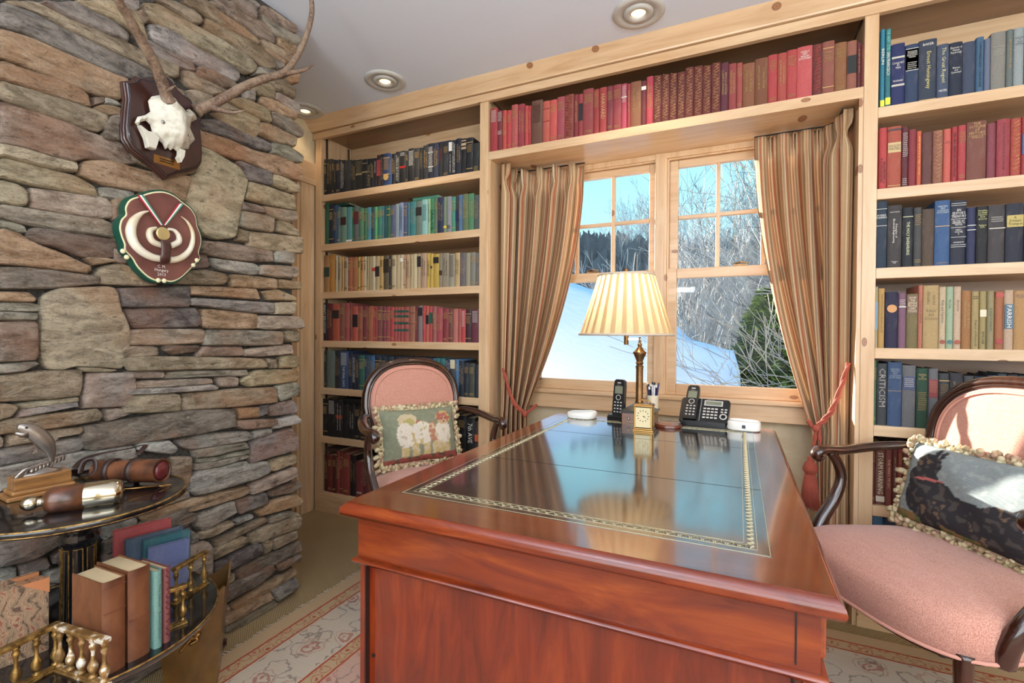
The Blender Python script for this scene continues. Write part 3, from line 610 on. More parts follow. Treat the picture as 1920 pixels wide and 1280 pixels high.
def stone(poly, col, prot, seed, back=.032):
    "poly: list of (y, z) on the wall; rounded, chipped block"
    r = random.Random(seed); n = len(poly); pts = []
    per = sum(sqrt((poly[i][0]-poly[i-1][0])**2+(poly[i][1]-poly[i-1][1])**2) for i in range(n)); N = max(16, min(46, int(per/.014)))
    step = per/N; acc = 0
    for i in range(n):
        a, b = poly[i-1], poly[i]; L = sqrt((a[0]-b[0])**2+(a[1]-b[1])**2); t_ = acc
        while t_ < L: k = t_/L; pts.append(((a[0]+(b[0]-a[0])*k), (a[1]+(b[1]-a[1])*k))); t_ += step
        acc = t_-L
    m_ = len(pts); sm = []
    for i in range(m_):
        a, b, c = pts[i-1], pts[i], pts[(i+1) % m_]; sm.append((b[0]*.9+(a[0]+c[0])*.05, b[1]*.9+(a[1]+c[1])*.05))
    cy = sum(p[0] for p in sm)/m_; cz = sum(p[1] for p in sm)/m_
    hw = max(p[1] for p in sm)-min(p[1] for p in sm)
    tilt = (r.uniform(-.10, .10), r.uniform(-.16, .16)); nz = lambda: r.uniform(-1, 1)
    x0 = SX+prot; vs = []; fs = []
    # rings walk inwards towards a spine line along the stone's long axis
    wy = max(p[0] for p in sm)-min(p[0] for p in sm)
    sd_ = Vector((seed*1.37 % 50, seed*.71 % 50, seed*.33 % 50))
    def ring(k, dx, jit, off=0):
        for (y, z) in sm:
            ex = max(-1, min(1, (y-cy)/(wy*.5+1e-6)))*max(0, wy*.5-hw*.5); sy = cy+ex
            dl = sqrt((y-sy)**2+(z-cz)**2)+1e-6; kk = k+off/dl
            Y = sy+(y-sy)*kk; Z = cz+(z-cz)*kk
            if jit: w_ = SNOISE(Vector((Y*14, Z*30, 0))+sd_)*.0050+SNOISE(Vector((Y*45, Z*110, 2))+sd_)*.0022
            else: w_ = 0
            vs.append((x0+dx+w_*jit+tilt[0]*(Y-cy)*.4+tilt[1]*(Z-cz)*.5, Y+nz()*.0008*jit, Z+nz()*.0008*jit))
    ring(1.0, -back, 0, .0018); ring(1.0, -.010, .4, .0022); ring(1.0, -.002, .8, -.0006); ring(.97, .001, 1, -.0025); ring(.84, .002, 1.1); ring(.66, .003, 1.2); ring(.44, .003, 1.2); ring(.2, .003, 1.2)
    for j in range(7):
        for i in range(m_): fs.append((j*m_+i, j*m_+(i+1) % m_, (j+1)*m_+(i+1) % m_, (j+1)*m_+i))
    fs.append(tuple(range(7*m_, 8*m_)))
    o = obj('stone', MB().add(vs, fs), STONE, SW, True, angle=32)
    jc = r.uniform(.93, 1.07); o.color = (*[min(1, v*jc*r.uniform(.96, 1.04)) for v in lin(col)], 1); return o
for i, (tl, k, s_) in enumerate(ST):
    ox, oy, sc = TL[tl]; v = [float(q) for q in s_.split()]; r = random.Random(i*13+1); prot = r.uniform(.0, .022)
    if k == 'C' and len(v) > 20: prot = .012
    poly = []
    for a, b in zip(v[::2], v[1::2]):
        p = at(0, SX+prot, ox+a/sc, oy+b/sc); poly.append((p.y, p.z))
    stone(poly, K[k], prot, i)
# courses beyond the left edge of the picture and low down behind the table
r = random.Random(77); z = .004
while z < 2.40:
    h = r.uniform(.05, .12); h = min(h, 2.418-z); y = -1.15
    lim = at(0, SX, 0, 640).y-.008
    while y < (lim-.02):
        l_ = min(r.uniform(.18, .5), lim-y); 
        if lim-y-l_ < .08: l_ = lim-y
        stone([(y+.004, z+.004), (y+l_-.004, z+.004+r.uniform(0, .01)), (y+l_-.004, z+h-.004), (y+.004, z+h-.004-r.uniform(0, .01))], K[r.choice('TBGPWRCNOZ')], r.uniform(0, .02), int(z*1000)+int(y*100)); y += l_
    z += h
zs = .004
for h in (.07, .09, .08, .10):
    y = lim
    while y < 1.08:
        l_ = min(r.uniform(.16, .34), 1.10-y)
        if l_ < .04: break
        stone([(y+.004, zs+.004), (y+l_-.004, zs+.004), (y+l_-.004, zs+h-.005), (y+.004, zs+h-.004)], K[r.choice('TBGPWR')], r.uniform(0, .012), int(zs*900)+int(y*170)); y += l_
    zs += h
# stones on the end face of the wall (seen only from the bookcase side)
# ------------------------------------------------------------------ books
CN = {}
def cname(c):
    import colorsys
    h, s, v = colorsys.rgb_to_hsv(*[q/255 for q in c]); h *= 360
    if v < .20: return 'black'
    if s < .14: return 'dark grey' if v < .42 else 'grey' if v < .7 else 'off-white'
    if v < .33: return 'black' if s < .3 else ('dark navy' if 190 < h < 280 else 'dark maroon' if (h > 330 or h < 20) else 'dark green' if 70 < h < 190 else 'dark brown')
    if h < 12 or h > 345: return ('crimson' if s > .7 and v > .6 else 'red' if s > .6 and v > .5 else 'maroon' if v < .55 else 'salmon pink')
    if h < 22: return 'brick red' if s > .6 and v > .6 else 'reddish brown' if v < .72 else 'salmon'
    if h < 36: return 'orange' if s > .65 and v > .75 else 'brown' if v < .66 else 'tan'
    if h < 50: return 'golden yellow' if s > .6 else 'cream' if v > .78 else 'khaki'
    if h < 70: return 'yellow' if s > .5 else 'pale olive'
    if h < 160: return 'green' if s > .3 else 'sage green'
    if h < 190: return 'teal' if s > .35 else 'pale aqua' if v > .7 else 'grey-green'
    if h < 215: return 'blue' if s > .4 else 'slate blue'
    if h < 265: return 'navy' if v < .5 else 'steel blue' if s < .4 else 'blue'
    return 'mauve'
def cover_mesh(w, h, d, t_=.0022):
    k = 5; out = []; inn = []
    out = [(-w/2, d), (-w/2, .005)]+[(-w/2*cos(pi*i/k), .005-.005*sin(pi*i/k)) for i in range(1, k)]+[(w/2, .005), (w/2, d)]
    inn = [(-w/2+t_, d), (-w/2+t_, .007)]+[((-w/2+t_)*cos(pi*i/k), .007-.004*sin(pi*i/k)) for i in range(1, k)]+[(w/2-t_, .007), (w/2-t_, d)]
    n = len(out); vs = []
    for z in (0, h): vs += [(x, y, z) for x, y in out]+[(x, y, z) for x, y in inn]
    fs = []
    for i in range(n-1):
        fs.append((i, i+1, 2*n+i+1, 2*n+i)); fs.append((n+i+1, n+i, 3*n+i, 3*n+i+1))
        fs.append((i, n+i, n+i+1, i+1)); fs.append((2*n+i, 2*n+i+1, 3*n+i+1, 3*n+i))
    fs += [(0, 2*n, 3*n, n), (n-1, 2*n-1, 4*n-1, 3*n-1)]
    return MB().add(vs, fs)
def marks(w, z0, z1, r, kind):
    "small unreadable stamped lettering: short strokes in lines"
    m = MB()
    if kind == 'h':
        z = z1
        while z > z0:
            x = -w*.34; lh = .0035
            while x < w*.32:
                l_ = r.uniform(.001, .0024); m.box(x, x+l_*.55, -.0012, 0, z-lh, z); m.box(x, x+l_, -.0012, 0, z-lh, z-lh+.0009) if r.random() < .5 else m.box(x, x+l_, -.0012, 0, z-.0009, z); x += l_+.0012
            z -= lh*2.0
    else:
        z = z1; cols = 2 if w > .022 else 1
        for q in range(cols):
            xc = (q-(cols-1)/2)*w*.36; z = z1-(q*.012)
            ww = min(.006, w*.24)
            while z > z0:
                l_ = r.uniform(.0014, .003); m.box(xc-ww*.5, xc+ww*.5, -.0012, 0, z-l_*.35, z)
                if r.random() < .7: m.box(xc-ww*.5, xc-ww*.3, -.0012, 0, z-l_, z)
                if r.random() < .4: m.box(xc+ww*.2, xc+ww*.5, -.0012, 0, z-l_, z)
                z -= l_+.0012+(0.003 if r.random() < .15 else 0)
    return m
def book(x, y, z, w, h, d, col, feat=(), label='', group=None, lean=0, rz=0, rot=None, mat=None, seed=0):
    """feat: list of ('b', colour, z0, z1) band | ('l', colour, z0, z1) label patch | ('t', colour, text, z0, z1, vertical, width) | ('m', colour, z0, z1, 'v'/'h') | ('g', colour) ornament"""
    t = thing('book', label, 'book', (x, y, z), rz, group)
    if rot: t.rotation_euler = rot
    if lean: t.rotation_euler = (0, lean, rz)
    r = random.Random(seed)
    obj('cover', cover_mesh(w, h, d), mat or CLOTH, t, True, col, angle=45)
    obj('pages', MB().box(-w/2+.0022, w/2-.0022, .008, d-.004, .003, h-.0035), PAGES, t)
    for f in feat:
        k = f[0]
        if k == 'b': obj('spine_band', MB().box(-w*.47, w*.47, -.0009, .003, f[2]*h, f[3]*h), INK, t, col=f[1])
        elif k == 'l': obj('spine_label', MB().box(-w*.46, w*.46, -.0007, .003, f[2]*h, f[3]*h), INK, t, col=f[1], label='coloured title patch')
        elif k == 't':
            ww = w*(f[6] if len(f) > 6 else .8); hh = (f[4]-f[3])*h
            mb = text_mesh(f[2], ww, hh, f[5]); o = obj('spine_lettering', mb, INK, t, col=f[1]); o.location = (0, -.0012, (f[3]+f[4])/2*h)
        elif k == 'm': obj('spine_lettering', marks(w, f[2]*h, f[3]*h, r, f[4]), INK, t, col=f[1])
        elif k == 'g':
            m = MB(); zz = h*.06
            while zz < h*.92:
                for q in range(7):
                    a = q*.9; m.tube([(w*.30*sin(a+zz*90)*(.4+q*.08), -.001, zz+q*.0030), (w*.36*sin(a+1.2+zz*90), -.001, zz+q*.0030+.0035)], .0007, 3)
                zz += .018
            obj('spine_ornament', m, INK, t, col=f[1])
        elif k == 'd': obj('spine_medallion', MB().lathe([(.0001, 0), (w*.38, 0), (w*.40, .001)], 18, M=Matrix.Translation((0, -.0012, f[2]*h))@Matrix.Rotation(pi/2, 4, 'X')), INK, t, col=f[1])
    return t
GILT = (190,156,96); WH = (226,222,212); BLK = (30,28,28); PG = (150,132,96)
def row(name, tf, yb, data, zs, seed, dep=.15, defk=0, ysp=2.246, grp=None, leanf=None):
    """tf=(ox,oy,scale) of the crop; data: (x0,x1,ytop,col,feat)"""
    ox, oy, sc = tf; r = random.Random(seed)
    n = len(data)
    for i, b in enumerate(data):
        x0, x1, yt, col = b[:4]; feat = list(b[4]) if len(b) > 4 else None
        ys = ysp+r.uniform(-.003, .006)
        A = at(1, ys, ox+x0/sc, oy+yt/sc); B = at(1, ys, ox+x1/sc, oy+yt/sc)
        w = (B.x-A.x)-.0008; h = (A.z+B.z)/2-zs
        # the picture's rows are measured at the top of the spines; keep heights plausible
        h = max(.12, min(h, .30)); w = max(.008, w)
        fl = ''
        if feat is None:
            feat = []; q = r.random(); ink = GILT if sum(col) < 430 else (60,48,36)
            if q < .45: feat = [('m', ink, .35, .85, 'v')]
            elif q < .8: feat = [('m', ink, .70, .88, 'h'), ('m', ink, .08, .12, 'h')]
            elif q < .92: feat = [('b', ink, .86, .875), ('b', ink, .12, .135), ('m', ink, .6, .8, 'h')]
        for f in feat:
            if f[0] == 'l' and not fl: fl = 'a '+cname(f[1])+' title patch'
            if f[0] == 'g': fl = 'gilt leaf ornament'
            if f[0] == 'd': fl = 'a round '+cname(f[1])+' medallion'
        if not fl:
            for f in feat:
                if f[0] in 'tm' : fl = ('gilt' if f[1] == GILT else 'white' if f[1] == WH else 'dark' if sum(f[1]) < 200 else 'coloured')+' lettering'
        wd = 'thin' if w < .018 else 'thick' if w > .036 else ''
        lab = ' '.join(q for q in [wd, cname(col), 'book', ('with '+fl) if fl else '', ORD[i], 'from left,', name] if q)
        if len(lab.split()) > 16: lab = lab.replace('with a ', 'with ').replace(' title patch', ' patch').replace(' of the ', ' of ')
        if len(lab.split()) > 16: lab = ' '.join([cname(col), 'book', ORD[i], 'from left,', name])
        book((A.x+B.x)/2, ys, zs, w, h, dep+r.uniform(-.02, .02), col, feat, lab, grp or 'books on '+name, seed=seed*100+i, mat=LEATH if (len(b) > 5 and b[5]) else None)
def flatbook(p, size, col, label, rz=0):
    "a book lying flat: size = (length along x, depth, thickness)"
    t = thing('book', label, 'book', p, rz); L, D, T = size
    M = Matrix(((0, 0, 1, -L/2), (0, 1, 0, 0), (1, 0, 0, T/2), (0, 0, 0, 1)))
    cm = cover_mesh(T, L, D); c = MB().add(cm.v, cm.f, M); obj('cover', c, CLOTH, t, True, col, angle=45)
    obj('pages', MB().box(-L/2+.003, L/2-.003, .008, D-.004, .0022, T-.0022), PAGES, t)
    return t
NV = (30,34,52); K0 = (28,27,30); K1 = (38,36,38)
L1 = (560, 150, 3.2); L4 = (560, 540, 3.047)
def fill(spec):
    return spec
row('top shelf of the left bookcase', L1, 0, [
 (151,166,475,K0),(166,200,475,K0,[('m',GILT,.3,.9,'v')]),(200,212,478,K1),(212,222,478,K0),(222,248,478,(34,36,56)),(248,275,480,K0,[('m',WH,.15,.95,'v')]),(275,312,480,(52,52,54),[]),
 (312,342,480,(44,50,46)),(342,380,478,K1,[('b',PG,.5,.56),('m',PG,.6,.95,'h')]),(380,412,475,K0,[('b',PG,.55,.6),('b',PG,.85,.88)]),(412,430,472,(36,40,38),[('t',PG,'THE KING',.1,.8,True)]),(430,450,470,K1),
 (450,467,468,K0,[('m',WH,.5,.9,'v')]),(467,490,450,(60,30,34),[('l',(150,62,66),.35,.85)]),(490,505,445,K0,[('m',GILT,.2,.9,'v')]),(505,545,440,(44,66,112),[('b',GILT,.85,.88),('b',GILT,.35,.38),('m',GILT,.5,.82,'h'),('d',GILT,.28)]),(545,556,442,(52,90,150)),
 (556,580,442,K1),(580,605,430,K0,[('m',WH,.1,.9,'v')]),(605,642,425,K0,[('m',WH,.86,.95,'h'),('l',(170,40,36),.48,.54)]),(642,655,425,K1),(655,693,410,K0,[('m',WH,.5,.92,'h')]),(693,725,408,(50,50,52)),(725,745,405,K0),(745,776,392,(44,44,48)),
 (776,808,380,(26,30,50),[('m',WH,.2,.9,'h'),('b',WH,.34,.36),('b',WH,.74,.76)]),(808,838,380,(52,56,80)),(838,865,380,K1,[('m',(150,60,50),.5,.9,'v')]),(865,900,375,(46,46,54)),(900,920,362,K0,[('b',WH,.7,.95),('m',WH,.1,.6,'v')]),(920,942,360,(30,34,56),[('m',WH,.1,.95,'v')]),
 (942,975,350,(32,36,52)),(975,1005,350,K0,[('b',(190,160,130),.92,.95),('b',(190,160,130),.8,.87),('b',(190,160,130),.7,.76)]),(1005,1045,345,(34,36,42)),(1045,1082,378,(50,54,52),[('m',GILT,.05,.2,'h')])], 1.966, 1, .17)
row('second shelf of the left bookcase', L1, 0, [
 (158,180,740,(54,118,84)),(180,208,745,(30,44,62)),(208,228,750,(52,82,126)),(228,250,762,(96,132,130)),(250,284,762,(118,158,138),[('l',(56,34,36),.5,.72)]),(284,318,762,(92,162,164),[('b',WH,.03,.08)]),(318,328,762,(50,140,96)),
 (328,358,757,(116,120,118),[('l',(96,44,52),.5,.85)]),(358,388,768,(94,148,112)),(388,408,768,(70,130,92)),(408,433,763,(82,160,176)),(433,453,762,(40,88,98)),(453,470,760,(98,190,112)),(470,497,757,(56,140,118)),(497,512,755,(70,130,140)),(512,528,755,(34,90,96)),
 (528,548,752,(50,110,72),[('b',GILT,.88,.9),('b',GILT,.7,.72)]),(548,577,750,(92,98,130)),(577,600,742,(148,164,172)),(600,627,735,(140,158,186),[('m',NV,.2,.9,'v')]),(627,650,733,(88,96,128)),(650,667,733,(64,120,134)),(667,701,728,(54,138,140)),
 (701,737,725,(112,134,118),[('l',(48,44,42),.58,.82)]),(737,772,715,(158,212,206),[('m',(60,110,120),.4,.85,'h')]),(772,790,712,(166,206,156)),(790,813,710,(58,146,96),[('t',(30,60,44),'SAILOR',.1,.7,True)]),(813,832,707,(112,130,104)),(832,868,703,(34,48,82)),
 (868,888,700,(140,158,128),[('b',(230,200,60),.14,.2)]),(888,916,697,(156,156,162),[('m',BLK,.1,.2,'h')]),(916,941,700,(66,160,128)),(941,958,693,(50,60,64),[('l',(30,44,80),.3,.6)]),(958,981,688,(80,120,166)),(981,1016,683,(108,128,88)),(1016,1050,680,(82,146,98)),(1050,1083,690,(92,102,100))], 1.661, 2, .15)
row('third shelf of the left bookcase', L1, 0, [
 (152,183,1052,(196,140,74),[('l',(32,60,52),.42,.68)]),(183,217,1048,(226,152,40)),(217,232,1052,(224,206,164)),(232,255,1058,(206,180,138)),(255,270,1062,(232,168,48),[('m',(60,80,120),.1,.9,'v')]),(270,293,1063,(204,178,148)),(293,320,1062,(190,104,60)),(320,354,1062,(200,120,64)),
 (354,370,1060,(226,196,84)),(370,388,1060,(222,142,70)),(388,405,1058,(224,204,160)),(405,422,1058,(206,178,122)),(422,437,1058,(196,170,120)),(437,458,1056,(222,204,166),[('l',(180,70,60),.56,.66)]),(458,484,1056,(206,176,122),[('l',(48,38,34),.4,.7)]),(484,507,1055,(208,166,88)),
 (507,540,1053,(112,96,62),[('l',(50,42,34),.5,.9)]),(540,555,1052,(60,48,48)),(555,584,1050,(216,190,142)),(584,609,1048,(214,188,140)),(609,625,1047,(222,196,152),[('l',WH,.8,.9)]),(625,641,1047,(206,160,118)),(641,666,1046,(212,172,126)),(666,685,1045,(206,176,126)),(685,709,1042,(228,208,160)),
 (709,732,1040,(206,174,128),[('l',(46,40,42),.62,.92)]),(732,766,1038,(206,166,132)),(766,788,1038,(228,184,54)),(788,806,1040,(220,180,70),[('d',(60,60,70),.6)]),(806,840,1042,(212,172,46),[('l',(40,36,32),.72,.9)]),(840,860,1038,(160,144,116),[('l',(70,50,40),.36,.5)]),(860,900,1037,(170,154,126)),
 (900,935,1042,(176,166,142),[('m',(90,70,60),.3,.95,'h')]),(935,966,1036,(212,178,116)),(966,1000,1036,(118,108,112)),(1000,1028,1036,(172,162,132)),(1028,1060,1033,(150,144,130)),(1060,1083,1035,(132,124,116))], 1.365, 3, .14)
GR = (40,84,70); setf = lambda: [('b',GR,.84,.9),('b',GR,.70,.76),('b',GR,.50,.56),('b',GR,.3,.36),('m',GILT,.58,.68,'h')]
row('fourth shelf of the left bookcase', L4, 0, [
 (140,158,85,(40,32,34),[('t',WH,"MAN'S RELIGIONS",.2,.95,True)]),(158,190,87,(112,40,42)),(190,230,88,(202,86,52),[('l',(38,30,30),.6,.82)]),(230,263,85,(160,90,72)),(263,290,84,(202,86,86)),(290,303,84,(150,60,50)),(303,337,103,(216,86,60),[('l',(36,32,36),.4,.76)]),(337,364,103,(180,86,60)),
 (364,393,103,(140,56,52)),(393,425,103,(192,96,56),[('m',GILT,.3,.95,'v')]),(425,437,103,(200,50,46)),(437,447,110,(160,60,50)),(447,477,103,(150,76,66)),(477,497,105,(140,50,62)),(497,522,105,(168,66,58)),(522,545,107,(204,46,46)),
 (545,560,107,(182,72,62),setf()),(560,581,107,(182,72,62),setf()),(581,598,107,(182,72,62),setf()),(598,628,107,(182,72,62),setf()),(628,664,103,(172,102,72),[('b',(120,60,44),.8,.82),('b',(120,60,44),.5,.52)]),(664,680,100,(128,38,38)),(680,706,100,(150,128,128),[('l',(46,40,44),.72,.95)]),
 (706,725,100,(206,44,46)),(725,742,103,(206,92,70),[('l',(40,36,36),.5,.75)]),(742,765,103,(200,60,54),[('l',GR,.52,.82)]),(765,785,103,(172,102,92)),(785,822,115,(190,64,74)),(822,855,118,(150,42,48)),(855,880,118,(130,72,58)),(880,910,118,(206,112,98)),(910,928,118,(190,80,70)),(928,952,123,(208,48,52),[('m',WH,.5,.95,'h')]),(952,985,122,(72,36,46)),(985,1030,122,(116,46,62),[('m',WH,.6,.95,'h')])], 1.065, 4, .15)
row('fifth shelf of the left bookcase', L4, 0, [
 (145,157,358,(40,52,56)),(157,205,358,(124,140,130),[]),(205,235,358,(50,60,64)),(235,282,360,(54,88,140),[('t',WH,'THE FINAL DAYS',.05,.6,True,.4),('m',WH,.62,.95,'h')]),(282,305,365,(34,48,84)),(305,325,375,(34,42,60),[('m',WH,.2,.95,'v')]),(325,343,380,(46,52,70)),
 (343,375,383,(50,120,102)),(375,390,385,(40,64,92)),(390,405,385,(44,84,110)),(405,432,385,(62,112,162)),(432,470,388,(46,54,66)),(470,500,389,(38,50,70)),(500,540,391,(40,62,70)),(540,580,391,(36,44,64)),(580,620,393,(44,58,80)),(620,660,394,(34,40,58)),(660,700,396,(50,70,90)),(700,730,398,(40,50,66)),(730,765,399,(36,44,60)),
 (765,783,400,(66,122,164)),(783,803,400,(60,136,120)),(803,838,403,(64,134,134)),(838,864,404,(38,50,86),[('m',WH,.4,.95,'v')]),(864,893,405,(84,92,98),[('l',(206,196,166),.74,.98)]),(893,912,407,(84,134,180)),(912,943,415,(44,52,66)),(943,970,427,(40,46,58)),(970,1005,430,(76,80,66)),(1005,1027,435,(42,48,62))], .773, 5, .15)
row('sixth shelf of the left bookcase', L4, 0, [
 (128,165,632,K0),(165,210,632,K0,[('m',WH,.6,.95,'h')]),(210,250,640,K1,[('m',WH,.2,.9,'v'),('l',(160,70,50),.5,.6)]),(250,285,665,K0,[]),(285,318,665,K0,[('m',WH,.3,.8,'v')]),(318,350,670,K0),(350,385,680,K1),(385,420,684,K0),(420,470,690,K0),(470,520,692,K1),(520,570,694,K0),(570,620,696,K0),(620,675,700,K1),(675,730,704,K0),(730,790,708,K0),(790,850,712,K1),(850,905,718,K0),
 (905,955,728,K0),(955,1005,742,K0,[('t',WH,'7th AVE',.3,.85,True,.5)]),(1005,1027,760,(74,50,40),[('l',(190,90,50),.4,.6)])], .471, 6, .15)
row('bottom shelf of the left bookcase', L4, 0, [
 (145,165,950,(104,30,26)),(165,190,955,(150,36,30)),(190,215,957,(96,28,26)),(215,234,932,(176,56,36)),(234,250,935,(150,44,32)),(250,290,948,(168,54,38)),(290,325,955,(42,26,26)),(325,368,990,(146,42,46),[('m',WH,.1,.16,'h')]),(368,385,990,(110,40,40)),(385,425,985,(150,50,44)),(425,470,985,(120,36,34)),(470,515,990,(150,60,50)),(515,560,990,(110,30,30)),(560,610,992,(160,50,40)),
 (610,660,996,(120,40,36)),(660,710,1000,(150,40,44)),(710,760,1004,(96,34,30)),(760,820,1008,(160,60,46)),(820,880,1012,(120,36,36)),(880,940,1016,(140,50,44)),(940,1020,1020,(110,40,34))], .126, 7, .15)
C0 = (900, 0, 2.526)
orn = lambda: [('g',(196,150,96))]
row('long shelf above the window', C0, 0, [
 (48,82,512,(184,34,44),[('m',WH,.7,.95,'h')]),(82,106,525,(142,42,52),[('m',WH,.75,.97,'h'),('m',WH,.4,.5,'h')]),(106,125,522,(216,60,42)),(125,148,522,(206,44,52)),(148,178,495,(200,82,78)),(178,211,492,(172,46,58)),(211,228,500,(212,54,50)),(228,243,500,(190,40,40)),(243,296,475,(122,76,56),[('m',(90,50,40),.5,.9,'h')]),(296,329,478,(206,84,62),[('b',(150,50,40),.5,.52),('b',(150,50,40),.8,.82)]),(329,364,472,(220,72,60)),
 (364,400,458,(182,66,80)),(400,445,447,(160,66,46),[('g',(120,40,30))]),(445,466,447,(150,40,46)),(466,488,445,(170,50,56),[('l',(36,34,36),.38,.78)]),(488,537,420,(166,60,60)),(537,566,422,(176,44,42),[('m',GILT,.6,.95,'h')]),(566,600,413,(186,50,50),[('t',GILT,'HARVARD',.3,.85,True,.5)]),(600,630,407,(140,46,58)),(630,670,400,(166,54,62)),(670,697,396,(200,62,90),[('b',WH,.7,.72),('m',WH,.6,.95,'h')]),(697,713,396,(176,44,60)),(713,764,385,(152,92,56)),
 (764,788,383,(120,42,50),[('b',WH,.8,.88)]),(788,821,361,(196,42,66)),(821,860,357,(112,40,32),orn()),(860,897,352,(112,40,32),orn()),(897,935,347,(112,40,32),orn()),(935,972,340,(112,40,32),orn()),(972,1012,318,(118,44,34),orn()),(1012,1055,312,(118,44,34),orn()),(1055,1097,310,(118,44,34),orn()),(1097,1140,297,(118,44,34),orn()),
 (1140,1178,296,(108,42,60)),(1178,1216,300,(166,60,58)),(1216,1245,297,(182,72,62)),(1245,1302,298,(152,88,48)),(1302,1365,275,(138,78,42)),(1365,1411,258,(196,46,48)),(1411,1454,250,(190,66,50)),(1454,1503,235,(198,52,52)),(1503,1577,218,(216,76,76),[('t',WH,"CASSELL'S\nNEW\nENGLISH\nDICTIONARY",.7,.95,False,.8)]),
 (1577,1623,208,(118,44,44),[('g',(200,80,50))]),(1623,1681,194,(162,86,66)),(1681,1740,200,(158,98,48)),(1740,1787,192,(166,96,72),[('l',(34,34,34),.34,.7)]),(1787,1808,200,(118,52,58)),(1808,1833,208,(160,66,54))], 2.054, 8, .14, ysp=2.244)
R1 = (1600, 0, 3.2); R3 = (1600, 360, 3.766); R5 = (1600, 640, 3.556)
row('top shelf of the right bookcase', R1, 0, [
 (166,194,175,(32,142,172),[('l',(220,220,60),.02,.10),('t',WH,'BERLIN',.55,.75,True,.6)]),(196,230,172,(52,132,142),[('l',(220,220,60),.03,.12),('t',WH,'SAN FRANCISCO',.4,.7,True,.6),('t',(120,200,180),'THE GREAT CITIES',.72,.98,True,.6)]),(230,313,260,(30,42,104),[('b',(190,186,170),.76,.79),('b',(190,186,170),.31,.34),('t',WH,'CONQUEST\nBY\nMAN',.56,.73,False,.9),('t',WH,'MISSENARD',.38,.41,False,.75)]),
 (313,396,264,(46,68,104),[('l',(206,206,206),.56,.93),('l',(46,68,104),.57,.92),('t',WH,'THE WORLD\nOF AMERICA\nPAST BOOKS\nWRITERS',.76,.9,False,.75),('m',WH,.6,.7,'h')]),(396,506,235,(56,66,86),[('t',WH,'BAKER',.90,.94,False,.6),('t',(206,196,120),'Ernest Hemingway',.2,.8,True,.3),('b',GILT,.02,.03)]),
 (506,577,263,(74,88,116),[('t',(206,200,140),'The Great Regent',.28,.93,True,.45),('t',WH,'MAYER',.12,.16,False,.7)]),(577,660,252,(34,44,66),[('t',WH,'Elements of\nHuman\nPsychology',.74,.96,False,.85),('t',WH,'Warren\nand\nCarmichael',.42,.56,False,.75)]),(660,738,248,(66,78,104),[]),(740,788,220,(70,112,146),[('m',NV,.1,.9,'v')]),(788,828,230,(112,124,152)),(830,920,190,(150,146,136),[('m',(200,196,180),.6,.75,'h')]),(922,964,175,(120,130,126)),(966,1030,165,(166,176,176),[('t',(50,60,70),'Collection\nof\nSmall\nPaintings',.62,.93,False,.85)]),(1032,1100,160,(110,120,136)),(1102,1170,150,(70,84,110)),(1172,1240,145,(140,140,132)),(1242,1320,140,(60,70,96))], 1.966, 9, .16)
row('second shelf of the right bookcase', R1, 0, [
 (157,206,766,(206,50,50),[('m',BLK,.1,.5,'v')]),(207,292,757,(190,78,48),[('l',(200,172,120),.58,.74),('t',(60,50,40),'ENGLISH\nWRITERS',.6,.72,False,.85),('b',(70,50,50),.93,.96),('b',GILT,.04,.05)]),(293,333,760,(112,44,54),[('m',WH,.5,.9,'h'),('m',WH,.05,.15,'h')]),(334,382,776,(152,42,54),[]),(383,413,785,(226,92,50),[('m',(240,200,90),.2,.9,'v')]),(414,478,793,(114,66,60)),(480,542,782,(166,102,78),[('g',(190,140,90))]),
 (543,591,772,(222,92,72),[('t',BLK,'TOM\nSAWYER',.7,.8,False,.7)]),(592,629,760,(182,42,48),[('m',BLK,.1,.9,'v')]),(630,682,750,(196,50,56)),(684,803,727,(136,76,60),[('t',GILT,'THE\nOUTLINE\nOF\nHISTORY',.78,.98,False,.85),('t',GILT,'WELLS',.71,.75,False,.6),('b',GILT,.76,.763)]),(804,864,737,(150,64,76)),(865,946,712,(172,52,64),[('t',(40,24,30),'Once Is Not Enough',.12,.56,True,.2),('t',(40,24,30),'Jacqueline Susann',.56,.93,True,.2)]),(948,1012,708,(192,66,50),[('g',(200,150,80))]),(1014,1070,695,(180,50,52),[('l',(60,90,140),.36,.7)]),(1072,1140,690,(160,60,50)),(1142,1200,690,(190,80,60)),(1202,1270,680,(150,50,50))], 1.661, 10, .15)
